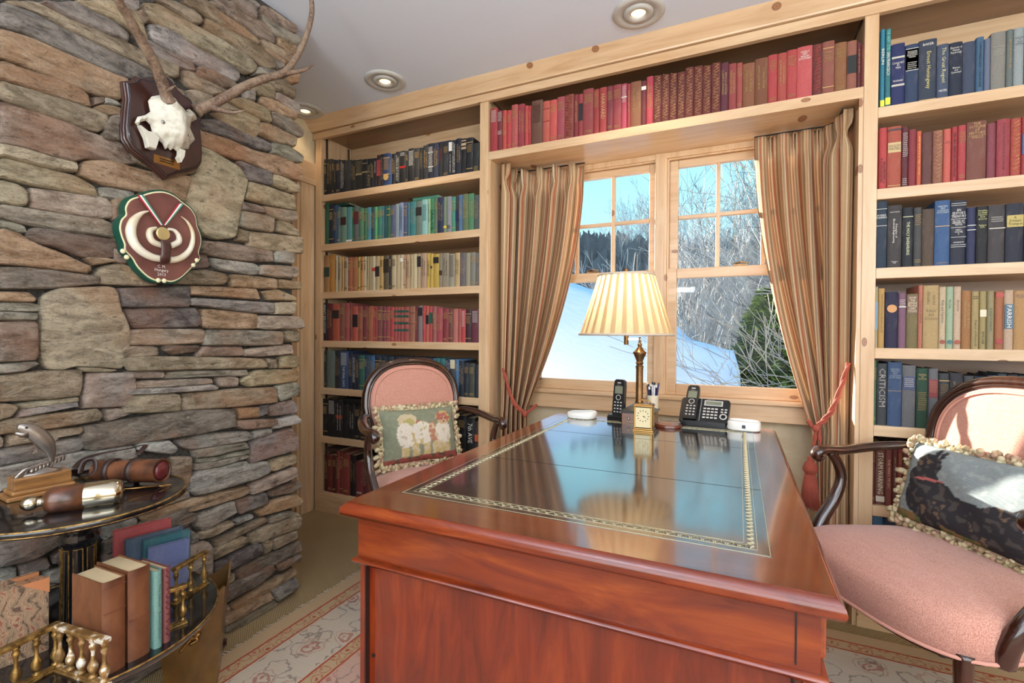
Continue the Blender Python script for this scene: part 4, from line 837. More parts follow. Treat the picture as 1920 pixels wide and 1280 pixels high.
row('third shelf of the right bookcase', R3, 0, [
 (160,243,64,(40,60,80),[('t',WH,'BUSINESS\nPLANNING',.72,.82,False,.9),('b',WH,.63,.635),('b',WH,.88,.885)]),(244,348,93,(72,66,66),[('t',WH,'Principles of\nElectrical Engineering',.4,.78,True,.35),('t',WH,'Prentice\nHall',.07,.11,False,.4),('m',WH,.87,.9,'h')]),(350,428,108,(36,42,52),[('t',(206,206,160),'THE HOLY BARBARIANS',.2,.76,True,.3),('b',(206,206,160),.84,.85)]),(430,488,108,(82,82,82)),(488,578,118,(96,76,60),[]),(579,688,58,(52,96,150),[('t',(180,190,190),"WEBSTER'S\nNEW\nCOLLEGIATE\nDICTIONARY",.79,.93,False,.8),('b',GILT,.6,.61),('m',GILT,.03,.05,'h')]),
 (689,804,57,(44,48,68),[('t',WH,"AN\nEDITOR'S\nTREASURY",.73,.87,False,.92),('t',WH,'EDITED BY\nHERBERT R.\nMAYES',.61,.69,False,.8),('t',WH,'PART I\nVOLUME\nII',.46,.56,False,.5),('t',WH,'ATHENEUM',.34,.36,False,.65),('b',WH,.92,.925),('b',WH,.95,.955),('b',WH,.43,.435),('b',WH,.58,.585),('b',WH,.71,.715),('b',WH,.28,.285),('b',WH,.31,.315)]),
 (805,870,108,(46,52,92),[('b',WH,.68,.69),('b',WH,.6,.61)]),(872,956,98,(40,40,46),[('t',(206,206,130),'Everything\nyou always\nwanted to\nknow\nabout sex',.76,.94,False,.8),('t',(206,206,130),'Explained\nby Dr.',.6,.7,False,.6)]),(957,1080,91,(76,70,72),[('b',(206,196,180),.595,.61),('m',WH,.7,.8,'h')]),(1081,1210,78,(42,46,64),[('l',(176,156,80),.6,.8),('t',(40,36,30),'A\nDistant\nTrumpet',.62,.78,False,.8)]),(1212,1300,90,(50,60,84)),(1302,1400,80,(60,56,60)),(1402,1490,95,(40,54,90))], 1.365, 11, .15)
row('fourth shelf of the right bookcase', R3, 0, [
 (153,178,668,(190,180,142),[('l',(110,140,160),.3,.75)]),(179,226,680,(216,166,82),[('t',(50,40,30),"THE DOCTOR'S QUICK WEIGHT LOSS DIET",.25,.9,True,.3)]),(229,319,703,(40,38,72),[('d',(200,140,80),.7)]),(320,377,712,(142,98,122),[('b',WH,.74,.755),('m',WH,.76,.88,'h')]),(378,460,718,(136,120,74),[('l',(110,80,60),.64,.97),('t',(220,200,160),'HOW\nTHE\nJEWISH\nPEOPLE\nLIVES\nTODAY',.66,.95,False,.8)]),(461,496,656,(206,120,92),[('t',BLK,'10 Seconds of Boxing',.4,.75,True,.4)]),(497,608,658,(202,168,108),[('t',(110,90,60),'Advise\nand\nConsent',.45,.63,False,.85),('m',(130,110,70),.7,.9,'v')]),
 (609,659,668,(222,196,156),[('t',BLK,'Radio and Television',.42,.78,True,.35),('d',(150,70,46),.11)]),(660,711,667,(176,200,164),[('t',BLK,'the Sea',.65,.79,True,.35),('d',(70,110,110),.11)]),(712,766,666,(224,192,160),[('t',BLK,'Electricity',.6,.78,True,.35),('d',(150,70,46),.11)]),(767,838,696,(182,122,62)),(839,893,700,(192,166,108),[('t',BLK,'Kagent of McIntosh',.05,.5,True,.35),('m',BLK,.88,.92,'h')]),(894,948,699,(184,162,102),[('l',(220,210,180),.56,.68),('m',(60,50,30),.1,.3,'v')]),(949,1001,696,(170,156,112),[('m',(60,90,80),.3,.7,'v')]),(1003,1068,700,(188,112,64),[('l',(170,60,50),.9,.97),('d',(160,50,50),.14)]),(1069,1138,691,(216,182,152),[('l',(70,100,120),.35,.76),('t',WH,'PARRISH',.37,.74,True,.5)]),(1139,1235,695,(202,152,88),[('t',(50,60,110),'American\nPainters',.88,.94,False,.8)]),(1237,1300,690,(210,180,120)),(1302,1380,695,(180,130,80)),(1382,1450,690,(220,196,150))], 1.065, 12, .14)
row('fifth shelf of the right bookcase', R5, 0, [
 (135,158,124,(70,118,80)),(159,230,146,(66,70,74),[('t',(150,146,140),'CRITICISM',.3,.92,True,.6)]),(232,328,138,(52,84,126),[('t',(140,150,160),"WEBSTER'S\nSEVENTH\nNEW\nCOLLEGIATE\nDICTIONARY",.72,.93,False,.85),('b',GILT,.55,.555)]),(329,420,159,(116,116,120),[('l',(50,62,96),.6,.82),('m',WH,.66,.79,'h')]),(423,500,178,(36,80,60),[('t',GILT,'TESTING\nOF\nFICTION',.78,.93,False,.7),('m',GILT,.3,.6,'h')]),(503,570,180,(118,118,122),[('l',(130,56,58),.52,.82),('m',(200,150,110),.6,.78,'h')]),
 (571,645,212,(70,72,76)),(646,735,210,(60,58,66)),(736,810,230,(80,82,86)),(811,890,234,(50,62,90)),(891,960,225,(44,50,62)),(961,1030,214,(40,66,82)),(1031,1100,220,(48,52,60)),(1101,1150,228,(56,78,70)),(1151,1220,225,(60,66,90)),(1221,1290,230,(50,50,60))], .773, 13, .15)
row('sixth shelf of the right bookcase', R5, 0, [
 (124,150,672,(120,44,38)),(151,216,680,(132,78,58),[('t',(216,200,170),'STORM WARNING',.18,.85,True,.55),('l',(206,196,180),.05,.14)]),(217,262,705,(140,60,46),[('t',(200,160,130),'THE MARY MUSIC',.3,.8,True,.4)]),(263,300,712,(120,50,42)),(301,332,698,(166,60,50)),(333,420,690,(130,44,40)),(421,500,680,(156,54,46)),(501,580,690,(110,46,40)),(581,660,700,(150,70,50)),(661,760,690,(130,40,44)),(761,860,700,(110,50,40)),(861,960,700,(150,60,50)),(961,1080,700,(120,44,40))], .471, 14, .15)
row('bottom shelf of the right bookcase', R5, 0, [(118,205,1160,(60,110,150)),(206,300,1150,(40,60,90)),(301,390,1155,(70,100,130)),(391,500,1150,(50,70,100)),(501,600,1150,(60,60,80))], .126, 15, .15)
# books lying on top of the rows
def atop(px0, px1, py, tf, Y, D, T, col, label):
    ox, oy, sc = tf; A = at(1, Y, ox+px0/sc, oy+py/sc); B = at(1, Y, ox+px1/sc, oy+py/sc)
    return flatbook(((A.x+B.x)/2, Y, (A.z+B.z)/2-T), (B.x-A.x, D, T), col, label)
atop(765, 905, 372, L1, 2.262, .14, .022, (40, 46, 76), 'navy book lying flat across the black books on the top left shelf')
atop(684, 840, 697, L1, 2.262, .14, .018, (70, 160, 130), 'green book lying flat on top of the green and teal row')
atop(162, 300, 742, L1, 2.30, .14, .012, (60, 120, 90), 'dark green book lying flat at the left end of the green row')
atop(250, 400, 633, L4, 2.262, .15, .034, (26, 26, 28), 'black book lying flat on the black books of the sixth left shelf')
atop(155, 236, 915, L4, 2.27, .13, .024, (96, 66, 50), 'brown book with pale pages lying flat on the red books, bottom left shelf')
# ------------------------------------------------------------------ rug
RX0, RX1, RY0, RY1 = -1.575, 1.75, -1.3, 2.15
t = NT('oriental_rug', .95, 0, .1); v = t.coord(); xyz = t.n('SeparateXYZ'); t.l(v, xyz.inputs[0]); X, Y = xyz.outputs['X'], xyz.outputs['Y']
dx = t.math('MINIMUM', t.math('SUBTRACT', X, RX0), t.math('SUBTRACT', RX1, X)); dy = t.math('MINIMUM', t.math('SUBTRACT', Y, RY0), t.math('SUBTRACT', RY1, Y))
d = t.math('MINIMUM', dx, dy)
wob = t.noise(v, 30, 2); d = t.math('ADD', d, t.math('MULTIPLY', t.math('SUBTRACT', wob, .5), .006))
beige, pale, rust, rose, grey = lin((196,168,132)), lin((206,192,172)), lin((176,84,58)), lin((178,116,102)), lin((128,116,108))
band = t.ramp(d, [(0, beige), (.060, beige), (.061, rust), (.066, rust), (.067, beige), (.115, beige), (.116, rust), (.121, rust), (.122, pale), (.330, pale), (.331, rust), (.336, rust), (.337, beige), (.385, beige), (.386, rust), (.391, rust), (.392, lin((204,168,150)))][:17], 'CONSTANT')
def motif(sc, th, seedloc):
    q = t.coord('Object', (sc, sc, 0), (0, 0, .2), (seedloc, seedloc*.7, 0))
    n_ = t.n('VectorMath'); n_.operation = 'ADD'; t.l(q, n_.inputs[0]); nz = t.n('TexNoise'); t.l(q, nz.inputs[0]); nz.inputs['Scale'].default_value = 3.0; nz.inputs['Detail'].default_value = 3
    sb = t.n('VectorMath'); sb.operation = 'SCALE'; t.l(nz.outputs['Color'], sb.inputs[0]); sb.inputs['Scale'].default_value = .55; t.l(sb.outputs[0], n_.inputs[1])
    f = t.vor(n_.outputs[0], 1.0, 'F1', .55); return f
f1 = motif(6.5, .3, 0); ringm = t.ramp(f1, [(0, (1,)*3), (.06, (1,)*3), (.09, (0,)*3), (.13, (0,)*3), (.15, (.9,)*3), (.19, (.9,)*3), (.22, (0,)*3), (.29, (0,)*3), (.31, (.7,)*3), (.34, (0,)*3)])
f2 = motif(22, .3, 3); small = t.ramp(f2, [(0, (1,)*3), (.14, (1,)*3), (.2, (0,)*3), (.34, (0,)*3), (.4, (.8,)*3), (.5, (0,)*3)])
inborder = t.math('MULTIPLY', t.math('GREATER_THAN', d, .13), t.math('LESS_THAN', d, .325)); infield = t.math('GREATER_THAN', d, .40)
inguard = t.math('ADD', t.math('MULTIPLY', t.math('GREATER_THAN', d, .067), t.math('LESS_THAN', d, .115)), t.math('MULTIPLY', t.math('GREATER_THAN', d, .337), t.math('LESS_THAN', d, .385)))
c = t.mix(t.math('MULTIPLY', t.math('ADD', inborder, infield), t.math('MULTIPLY', ringm, .95)), band, rose)
c = t.mix(t.math('MULTIPLY', inguard, small), c, rust)
f3 = motif(9, .3, 7); vine = t.ramp(f3, [(.34, (0,)*3), (.38, (.85,)*3), (.42, (0,)*3)]); c = t.mix(t.math('MULTIPLY', t.math('ADD', inborder, infield), vine), c, grey)
w = t.noise(t.coord('Object', (4, 260, 1)), 1, 2); c = t.mix(t.math('MULTIPLY', w, .22), c, lin((120,96,78))); t.color(c); t.bump(w, .4, .003); RUG = t.m
t = thing('rug', 'faded beige and rust floral oriental rug with cream fringe under the desk', 'rug', (0, 0, 0))
obj('pile', MB().box(RX0, RX1, RY0, RY1, .0005, .009), RUG, t)
m = MB(); r = random.Random(4); y = RY0
while y < RY1:
    l_ = r.uniform(.016, .030); a = r.uniform(-.006, .006); m.add([(RX0+.001, y, .006), (RX0+.001, y+.006, .006), (RX0-l_, y+.005+a, .001), (RX0-l_, y+a, .001)], [(0, 1, 2, 3)]); y += .0072
o = obj('fringe', m, flat('fringe_cream', (214,200,176), .9), t); o['kind'] = 'stuff'
# ------------------------------------------------------------------ desk
DX0, DX1, DY0, DY1, DZ = -.713, .128, .722, 1.995, .77
t = thing('partners_desk', 'polished mahogany pedestal desk with black tooled leather top', 'desk', ((DX0+DX1)/2, (DY0+DY1)/2, .0)); DT = t; L = Matrix.Translation(-t.location)
# top: border boards mitred round the leather, moulded edge
LX0, LX1, LY0, LY1 = -.640, .050, .822, 1.895
def slab(poly, z0, z1): return MB().prism(poly, z0, z1, L)
e_ = .012
for nm, pl in (('front', [(DX0+e_, DY0+e_), (DX1-e_, DY0+e_), (LX1, LY0), (LX0, LY0)]), ('back', [(DX1-e_, DY1-e_), (DX0+e_, DY1-e_), (LX0, LY1), (LX1, LY1)])):
    obj('top_border', slab(pl, .745, DZ), TOPX, t, label=None)
for nm, pl in (('l', [(DX0+e_, DY1-e_), (DX0+e_, DY0+e_), (LX0, LY0), (LX0, LY1)]), ('r', [(DX1-e_, DY0+e_), (DX1-e_, DY1-e_), (LX1, LY1), (LX1, LY0)])):
    obj('top_border', slab(pl, .745, DZ), TOPY, t)
prof = [(0, .741), (-.004, .741), (-.010, .745), (-.012, .752), (-.010, .760), (-.004, .766), (.000, .7695), (.008, .7697)]
# moulding swept round the rectangle
x0, x1, y0, y1 = DX0+e_, DX1-e_, DY0+e_, DY1-e_
vs = []; n = len(prof)
for cx, cy, sx_, sy_ in ((x0, y0, -1, -1), (x1, y0, 1, -1), (x1, y1, 1, 1), (x0, y1, -1, 1)):
    for o_, z in prof: vs.append((cx-o_*sx_, cy-o_*sy_, z))
fs = [(a*n+j, ((a+1) % 4)*n+j, ((a+1) % 4)*n+j+1, a*n+j+1) for a in range(4) for j in range(n-1)]
m = MB().add(vs, fs, L); obj('top_moulding', m, MAHX, t, True, angle=50)
obj('top_core', MB().box(DX0+.02, DX1-.02, DY0+.02, DY1-.02, .741, .768, L), MAHX, t)
# leather
q = NT('desk_leather', .14, 0, .6); v = q.coord(); g = q.noise(v, 260, 3); g2 = q.noise(v, 9, 5, .6, 1)
sc1 = q.noise(q.coord('Object', (40, 5, 1), (0, 0, .7)), 3, 6, .8); sc2 = q.noise(q.coord('Object', (6, 60, 1), (0, 0, .35)), 2.4, 6, .85)
scr = q.math('MULTIPLY', q.ramp(sc1, [(.62, (0,)*3), (.66, (1,)*3)]), q.ramp(sc2, [(.56, (0,)*3), (.6, (1,)*3)]))
q.color(q.mix(scr, q.ramp(g2, [(.3, lin((20,20,25))), (.7, lin((36,35,42)))]), lin((170,170,172)))); q.rough(q.math('ADD', q.math('MULTIPLY', g2, .16), .08)); q.bump(q.math('ADD', q.math('MULTIPLY', g, .3), g2), .06, .002)
q.set(Coat_Weight=1, Coat_Roughness=.09, Coat_IOR=2.4); LEA = q.m
lt = obj('leather_inlay', MB().box(LX0, LX1, LY0, LY1, .765, DZ+.0004, L), LEA, t)
TOOL = flat('gilt_tooling', (196,184,150), .35, .5)
def frame_rect(mb, a, wd, z): 
    X0, X1, Y0, Y1 = LX0+a, LX1-a, LY0+a, LY1-a
    mb.box(X0, X1, Y0, Y0+wd, z, z+.0004, L).box(X0, X1, Y1-wd, Y1, z, z+.0004, L).box(X0, X0+wd, Y0, Y1, z, z+.0004, L).box(X1-wd, X1, Y0, Y1, z, z+.0004, L)
m = MB(); frame_rect(m, .002, .0012, DZ+.0004); frame_rect(m, .019, .0012, DZ+.0004); frame_rect(m, .0385, .0012, DZ+.0004)
obj('tooled_line', m, TOOL, t)
m = MB(); r = random.Random(5)
def motif_line(p, q_, nn):
    for i in range(nn):
        f = (i+.5)/nn; cx = p[0]+(q_[0]-p[0])*f; cy = p[1]+(q_[1]-p[1])*f; s_ = .0066
        dxx, dyy = (1, 0) if p[1] == q_[1] else (0, 1); sg = 1 if i % 2 else -1
        for k in range(5):
            a0 = k*1.1; a1 = a0+1.1; ux = lambda a: (dxx*(a-2.7)*.0018-dyy*sg*sin(a)*s_*.8); uy = lambda a: (dyy*(a-2.7)*.0018+dxx*sg*sin(a)*s_*.8)
            A = Vector((cx+ux(a0), cy+uy(a0), DZ+.0009)); B = Vector((cx+ux(a1), cy+uy(a1), DZ+.0009)); m.tube([L@A, L@B], .0010, 3, cap=False)
b_ = .029
motif_line((LX0+b_, LY0+b_), (LX1-b_, LY0+b_), 70); motif_line((LX0+b_, LY1-b_), (LX1-b_, LY1-b_), 70); motif_line((LX0+b_, LY0+b_), (LX0+b_, LY1-b_), 108); motif_line((LX1-b_, LY0+b_), (LX1-b_, LY1-b_), 108)
o = obj('tooled_scroll_border', m, TOOL, t); o['kind'] = 'stuff'
SEAM = flat('leather_seam', (14,13,15), .6); obj('leather_seam', MB().box(LX0, LX1, 1.175, 1.1765, DZ+.0003, DZ+.0007, L), SEAM, t); obj('leather_seam', MB().box(LX0, LX1, 1.60, 1.601, DZ+.0003, DZ+.0007, L), SEAM, t)
# frame and pedestals
BX0, BX1, BY0, BY1 = -.690, .103, .752, 1.965
obj('apron', MB().box(BX0, BX1, BY0, BY0+.02, .655, .742, L), MAHX, t); obj('apron', MB().box(BX0, BX1, BY1-.02, BY1, .655, .742, L), MAHX, t)
obj('rail', MB().box(BX0+.01, BX1-.01, BY0+.02, BY1-.02, .64, .741, L), MAHY, t)
pm = []
def mould(x0, x1, y0, y1, z, name='moulding'):
    pr = [(0, z), (-.007, z+.001), (-.010, z+.006), (-.007, z+.011), (0, z+.012)]; vs = []; n = len(pr)
    for cx, cy, sx_, sy_ in ((x0, y0, -1, -1), (x1, y0, 1, -1), (x1, y1, 1, 1), (x0, y1, -1, 1)):
        for o_, zz in pr: vs.append((cx-o_*sx_, cy-o_*sy_, zz))
    fs = [(a*n+j, ((a+1) % 4)*n+j, ((a+1) % 4)*n+j+1, a*n+j+1) for a in range(4) for j in range(n-1)]
    obj(name, MB().add(vs, fs, L), MAHX, t, True, angle=60)
mould(BX0, BX1, BY0, BY1, .643)
for ya, yb in ((BY0+.003, BY0+.40), (BY1-.40, BY1-.003)):
    obj('pedestal', MB().box(BX0+.012, BX1-.012, ya+.010, yb-.008, .06, .645, L), MAHZ, t)
    for xx in (BX0+.002, BX1-.020):
        for yy in (ya, yb-.018): obj('corner_stile', MB().box(xx, xx+.018, yy, yy+.018, .06, .645, L), MAHZ, t, bevel=.002)
    mould(BX0, BX1, ya-.002, yb+.002, .05, 'plinth_moulding'); obj('plinth', MB().box(BX0-.005, BX1+.005, ya-.006, yb+.006, .0095, .055, L), MAHX, t, bevel=.003)
    for xs, sg in ((BX0, -1), (BX1, 1)):
        for k in range(3):
            z0 = .075+k*.19; xa = xs+(.0 if sg > 0 else -.010)
            dr = obj('drawer', MB().box(xa-.004, xa+.012, ya+.025, yb-.025, z0, z0+.178, L), MAHY, t, bevel=.003)
            for yy in ((ya+yb)/2-.09, (ya+yb)/2+.09):
                obj('knob', MB().lathe([(.006, 0), (.006, .008), (.014, .014), (.017, .022), (.012, .029), (.0001, .031)], 16, M=L@Matrix.Translation((xs+sg*.011, yy, z0+.089))@Matrix.Rotation(sg*pi/2, 4, 'Y')), MAHX, dr, True)
for xs, sg in ((BX0, -1), (BX1, 1)):
    for ya, yb in ((BY0+.025, BY0+.37), (BY0+.40, BY1-.40), (BY1-.37, BY1-.025)):
        xa = xs+(.0 if sg > 0 else -.010)
        dr = obj('drawer', MB().box(xa-.004, xa+.010, ya, yb, .662, .735, L), MAHY, t, bevel=.003)
        obj('knob', MB().lathe([(.006, 0), (.006, .008), (.014, .014), (.018, .022), (.013, .030), (.0001, .032)], 16, M=L@Matrix.Translation((xs+sg*.009, (ya+yb)/2, .700))@Matrix.Rotation(sg*pi/2, 4, 'Y')), MAHX, dr, True)
obj('cock_beading', MB().box(BX0+.018, BX0+.021, BY0-.0008, BY0+.01, .06, .643, L).box(BX1-.030, BX1-.0275, BY0-.0012, BY0+.01, .66, .74, L).box(BX1-.032, BX1-.029, BY0+.0, BY0+.01, .06, .643, L), flat('dark_groove', (34,12,8), .5), t)
obj('keyhole', MB().lathe([(.004, 0), (.004, .002)], 10, M=L@Matrix.Translation((BX0+.030, BY0+.0125, .455))@Matrix.Rotation(pi/2, 4, 'X')), flat('keyhole_dark', (20,10,8), .5), t)
# ------------------------------------------------------------------ things on the desk
WALN = woodmat('box_walnut', (92,50,28), (136,84,50), (160,104,64), .3, (2, 9, 9), .6)
lx, ly = -.345, 1.905
t = thing('table_lamp', 'lit brass column lamp with pleated cream shade on a small wooden box base', 'lamp', (lx, ly, DZ))
obj('box_base', MB().box(-.058, .062, -.045, .070, 0, .042), WALN, t, bevel=.002)
kb = obj('knob', MB().ball((-.030, -.049, .020), .0045, 10, 8), SILV, t, True)
obj('base_tray', MB().prism([(-.062, -.049), (.066, -.049), (.066, .074), (-.062, .074)], .042, .050).add([(-.058, -.045, .050), (.062, -.045, .050), (.062, .070, .050), (-.058, .070, .050), (-.030, -.025, .066), (.035, -.025, .066), (.035, .045, .066), (-.030, .045, .066)], [(0, 1, 5, 4), (1, 2, 6, 5), (2, 3, 7, 6), (3, 0, 4, 7), (4, 5, 6, 7)]), BLACKP, t)
COLP = [(.026, .060), (.026, .068), (.018, .074), (.0145, .082), (.0135, .092), (.0135, .205), (.0150, .214), (.0155, .218), (.012, .221), (.0125, .226), (.0155, .230), (.012, .236), (.017, .250), (.022, .262), (.0255, .268), (.0255, .272), (.018, .277), (.012, .286), (.007, .293), (.0085, .299), (.0085, .303), (.005, .307), (.005, .330)]
obj('column', MB().lathe(COLP, 32), BRONZE, t, True, angle=35)
obj('swing_arm', MB().box(-.056, .004, -.004, .004, .318, .326), SILV, t); obj('socket', MB().lathe([(.008, .300), (.009, .302), (.009, .36), (.006, .40)], 20, (-.052, 0, 0)), BRASS, t, True)
sh = NT('pleated_shade', .8); sh.color(lin((236,214,170))); trn = sh.n('BsdfTranslucent'); trn.inputs['Color'].default_value = (*lin((250,232,196)), 1); mx = sh.n('MixShader'); mx.inputs[0].default_value = .6
sh.l(sh.b.outputs[0], mx.inputs[1]); sh.l(trn.outputs[0], mx.inputs[2]); sh.l(mx.outputs[0], sh.t.nodes['Material Output'].inputs[0])
NP = 26
def shadef(u, v_):
    a = 2*pi*u; ph = (u*NP) % 1; ph = ph/.62 if ph < .62 else (1-ph)/.38
    R = .178-(.178-.106)*v_**.96+.0035*(ph-.5)*(1); return (R*cos(a), R*sin(a), .337+.232*v_)
SHX = Matrix.Translation((-.055, 0, 0))
obj('shade', MB().grid(NP*8, 8, shadef, SHX), sh.m, t, False)
# inner lining strips: overlapping pleats let less light through
m = MB()
for k in range(NP):
    a0 = 2*pi*(k+.02)/NP; a1 = 2*pi*(k+.47)/NP
    for (b0, b1) in ((0, .5), (.5, 1)):
        pts = []
        for b in (b0, b1):
            for a in (a0, (a0+a1)/2, a1): R = .175-(.175-.104)*b; pts.append((R*cos(a), R*sin(a), .339+.228*b))
        m.add(pts, [(0, 1, 4, 3), (1, 2, 5, 4)], SHX)
s2 = NT('shade_fold', .8); s2.color(lin((206,184,150))); tr2 = s2.n('BsdfTranslucent'); tr2.inputs['Color'].default_value = (*lin((196,170,136)), 1); m2 = s2.n('MixShader'); m2.inputs[0].default_value = .45
s2.l(s2.b.outputs[0], m2.inputs[1]); s2.l(tr2.outputs[0], m2.inputs[2]); s2.l(m2.outputs[0], s2.t.nodes['Material Output'].inputs[0]); obj('pleat_lining', m, s2.m, t)
TRM = flat('shade_trim', (206,190,170), .8)
obj('shade_trim', MB().tube([(.179*cos(2*pi*i/48), .179*sin(2*pi*i/48), .339) for i in range(48)], .0045, 8, SHX, closed=True), TRM, t, True)
obj('shade_trim', MB().tube([(.107*cos(2*pi*i/48), .107*sin(2*pi*i/48), .568) for i in range(48)], .004, 8, SHX, closed=True), TRM, t, True)
obj('harp_top', MB().box(-.161, .051, -.0015, .0015, .560, .563).box(-.0565, -.0535, -.106, .106, .560, .563).lathe([(.003, .40), (.003, .575)], 8, (-.055, 0, 0)), BRASS, t)
obj('finial', MB().lathe([(.004, .568), (.008, .574), (.008, .578), (.004, .581), (.009, .588), (.009, .594), (.0001, .600)], 16, (-.055, 0, 0)), BRONZE, t, True)
obj('bulb', MB().ball((-.055, 0, .445), (.026, .026, .034), 14, 10), (lambda n_: (n_.b.inputs['Emission Color'].__setattr__('default_value', (1, .72, .36, 1)), n_.b.inputs['Emission Strength'].__setattr__('default_value', 6), n_.m)[2])(NT('bulb_glow')), t, True)
l = lamp('bulb_light', 'POINT', (0, 0, 0), 2.9, (1, .84, .64), size=.035); l.parent = t; l.location = (-.055, 0, .49)
# pens in a cup
t = thing('pen_cup', 'cream pen cup full of blue and white pens, standing behind the brass lamp column', 'cup', (lx+.040, ly+.062, DZ+.050))
obj('cup', MB().lathe([(.020, 0), (.022, .0), (.024, .052), (.0225, .052), (.0205, .004), (.0001, .004)], 24), flat('cup_cream', (222,204,176), .4), t, True, angle=40)
for i in range(11):
    r = random.Random(i+60); a = i*2.4; rr = .013*sqrt((i+.5)/11); bx, by = rr*cos(a), rr*sin(a); tx, ty = bx*1.9, by*1.9; H = r.uniform(.070, .092)
    pn = thing('pen', ['blue','black','white','dark blue'][i % 4]+' pen in the cream cup, '+ORD[i]+' counted round from its right side', 'pen', (lx+.040, ly+.062, DZ+.0545), 0, 'pens in the cup')
    obj('barrel', MB().tube([(bx, by, 0), (tx, ty, H)], .0035, 6), flat('pen_'+str(i % 4), [(36,44,120), (24,24,28), (226,226,228), (34,34,60)][i % 4], .3) if 'pen_'+str(i % 4) not in MATS else MATS['pen_'+str(i % 4)], pn)
    obj('cap', MB().tube([(tx, ty, H), (tx*1.08, ty*1.08, H+.010)], [.0040, .003], 6), MATS['white_plastic'] if i % 2 else BLACKP, pn)
# carriage clock
t = thing('carriage_clock', 'brass carriage clock with cream dial in front of the lamp base', 'clock', (-.300, 1.752, DZ))
obj('base', MB().box(-.036, .036, -.030, .030, 0, .006).box(-.033, .033, -.027, .027, .006, .011), BRASS, t, bevel=.0015)
obj('top', MB().box(-.034, .034, -.028, .028, .086, .091).box(-.031, .031, -.025, .025, .091, .095), BRASS, t, bevel=.0015)
for a in (-1, 1):
    for b in (-1, 1): obj('corner_post', MB().box(a*.0285-.0025, a*.0285+.0025, b*.0225-.0025, b*.0225+.0025, .011, .086), BRASS, t, bevel=.0008)
obj('case', MB().box(-.027, .027, -.019, .021, .011, .086), flat('clock_dark', (60,44,26), .3, .5), t)
obj('dial', MB().box(-.0265, .0265, -.0225, -.0195, .014, .083), flat('dial_cream', (226,206,160), .3), t)
m = MB()
for k in range(12):
    a = k*pi/6; m.add([(sin(a+s1)*rr, -.0232, .054+cos(a+s1)*rr*1.0) for s1, rr in ((-.05, .016), (.05, .016), (.07, .021), (-.07, .021))], [(0, 1, 2, 3)])
obj('numerals', m, flat('numeral_black', (22,20,20), .4), t)
def hand(a, l_, w_): return [(-w_*cos(a), -.0238, .054+w_*sin(a)), (w_*cos(a), -.0238, .054-w_*sin(a)), (sin(a)*l_, -.0238, .054+cos(a)*l_)]
obj('hands', MB().add(hand(radians(105), .011, .0012), [(0, 1, 2)]).add(hand(radians(130), .017, .0010), [(0, 1, 2)]), MATS['numeral_black'], t)
obj('handle', MB().tube([(-.020, 0, .095), (-.021, 0, .103), (-.014, 0, .108), (0, 0, .107), (.014, 0, .108), (.021, 0, .103), (.020, 0, .095)], .0018, 8), BRASS, t, True)
# telephones
def handset(t, M, lab=None):
    P = [(-.0225, 0), (.0225, 0), (.0235, .05), (.0225, .120), (.0205, .140), (.014, .146), (-.014, .146), (-.0205, .140), (-.0225, .120), (-.0235, .05)]
    R = M@Matrix(((1, 0, 0, 0), (0, 0, 1, -.011), (0, 1, 0, 0), (0, 0, 0, 1)))
    hs = obj('handset', MB().prism(P, -.006, .018, R, .0025), BLACKP, t)
    obj('handset_screen', MB().cbox((0, -.0178, .104), (.032, .002, .030), M), LCD, hs)
    obj('earpiece', MB().cbox((0, -.0178, .132), (.014, .002, .004), M), GREYP, hs)
    obj('navigation_ring', MB().tube([(.0095*cos(a*pi/8), -.018, .074+.0095*sin(a*pi/8)) for a in range(16)], .0012, 6, M, closed=True), GREYP, hs)
    m = MB()
    for rr in range(4):
        for c_ in range(3): m.cbox(((c_-1)*.0125, -.0178, .055-rr*.0125), (.0065, .002, .0045), M)
    obj('keypad', m, GREYP, hs)
    lt_ = obj('handset_lettering', text_mesh('Panasonic', .016, .003), GREYP, hs); lt_.matrix_local = M@Matrix.Translation((0, -.0180, .1235))
t = thing('cordless_phone', 'black cordless phone standing in its charger beside the lamp', 'phone', (-.430, 1.925, DZ), -.20)
obj('charger', MB().prism([(-.034, -.030), (.034, -.030), (.040, .0), (.034, .034), (-.034, .034), (-.040, 0)], 0, .022, None, .006), BLACKP, t)
handset(t, Matrix.Translation((0, .006, .014))@Matrix.Rotation(radians(-8), 4, 'X'))
t = thing('desk_phone', 'black desk phone base with screen, keypad and a cordless handset docked at left', 'phone', (-.115, 1.925, DZ), -.12)
Mb = Matrix.Translation((0, 0, .010))@Matrix.Rotation(radians(-38), 4, 'X')
obj('foot', MB().prism([(-.078, -.02), (.078, -.02), (.078, .075), (-.078, .075)], 0, .022), BLACKP, t)
R = Mb@Matrix(((1, 0, 0, 0), (0, 0, 1, 0), (0, 1, 0, 0), (0, 0, 0, 1)))
b = obj('base_unit', MB().prism([(-.085, 0), (.085, 0), (.086, .09), (.080, .098), (-.080, .098), (-.086, .09)], -.004, .020, R@Matrix.Translation((0, 0, -.014)), .004), BLACKP, t)
fy = -.0105
obj('screen_frame', MB().cbox((.030, fy-.0105+.0, .078), (.064, .002, .022), Mb), GREYP, b); obj('screen', MB().cbox((.030, fy-.0118, .078), (.056, .002, .015), Mb), LCD, b)
m = MB()
for rr in range(4):
    for c_ in range(4): m.cbox((.002+c_*.0135, fy-.0108, .054-rr*.0125), (.0095, .003, .0055), Mb)
m.cbox((.062, fy-.0108, .054), (.008, .003, .005), Mb).cbox((.075, fy-.0108, .054), (.008, .003, .005), Mb).cbox((.062, fy-.0108, .0435), (.008, .003, .005), Mb).cbox((.075, fy-.0108, .0435), (.008, .003, .005), Mb)
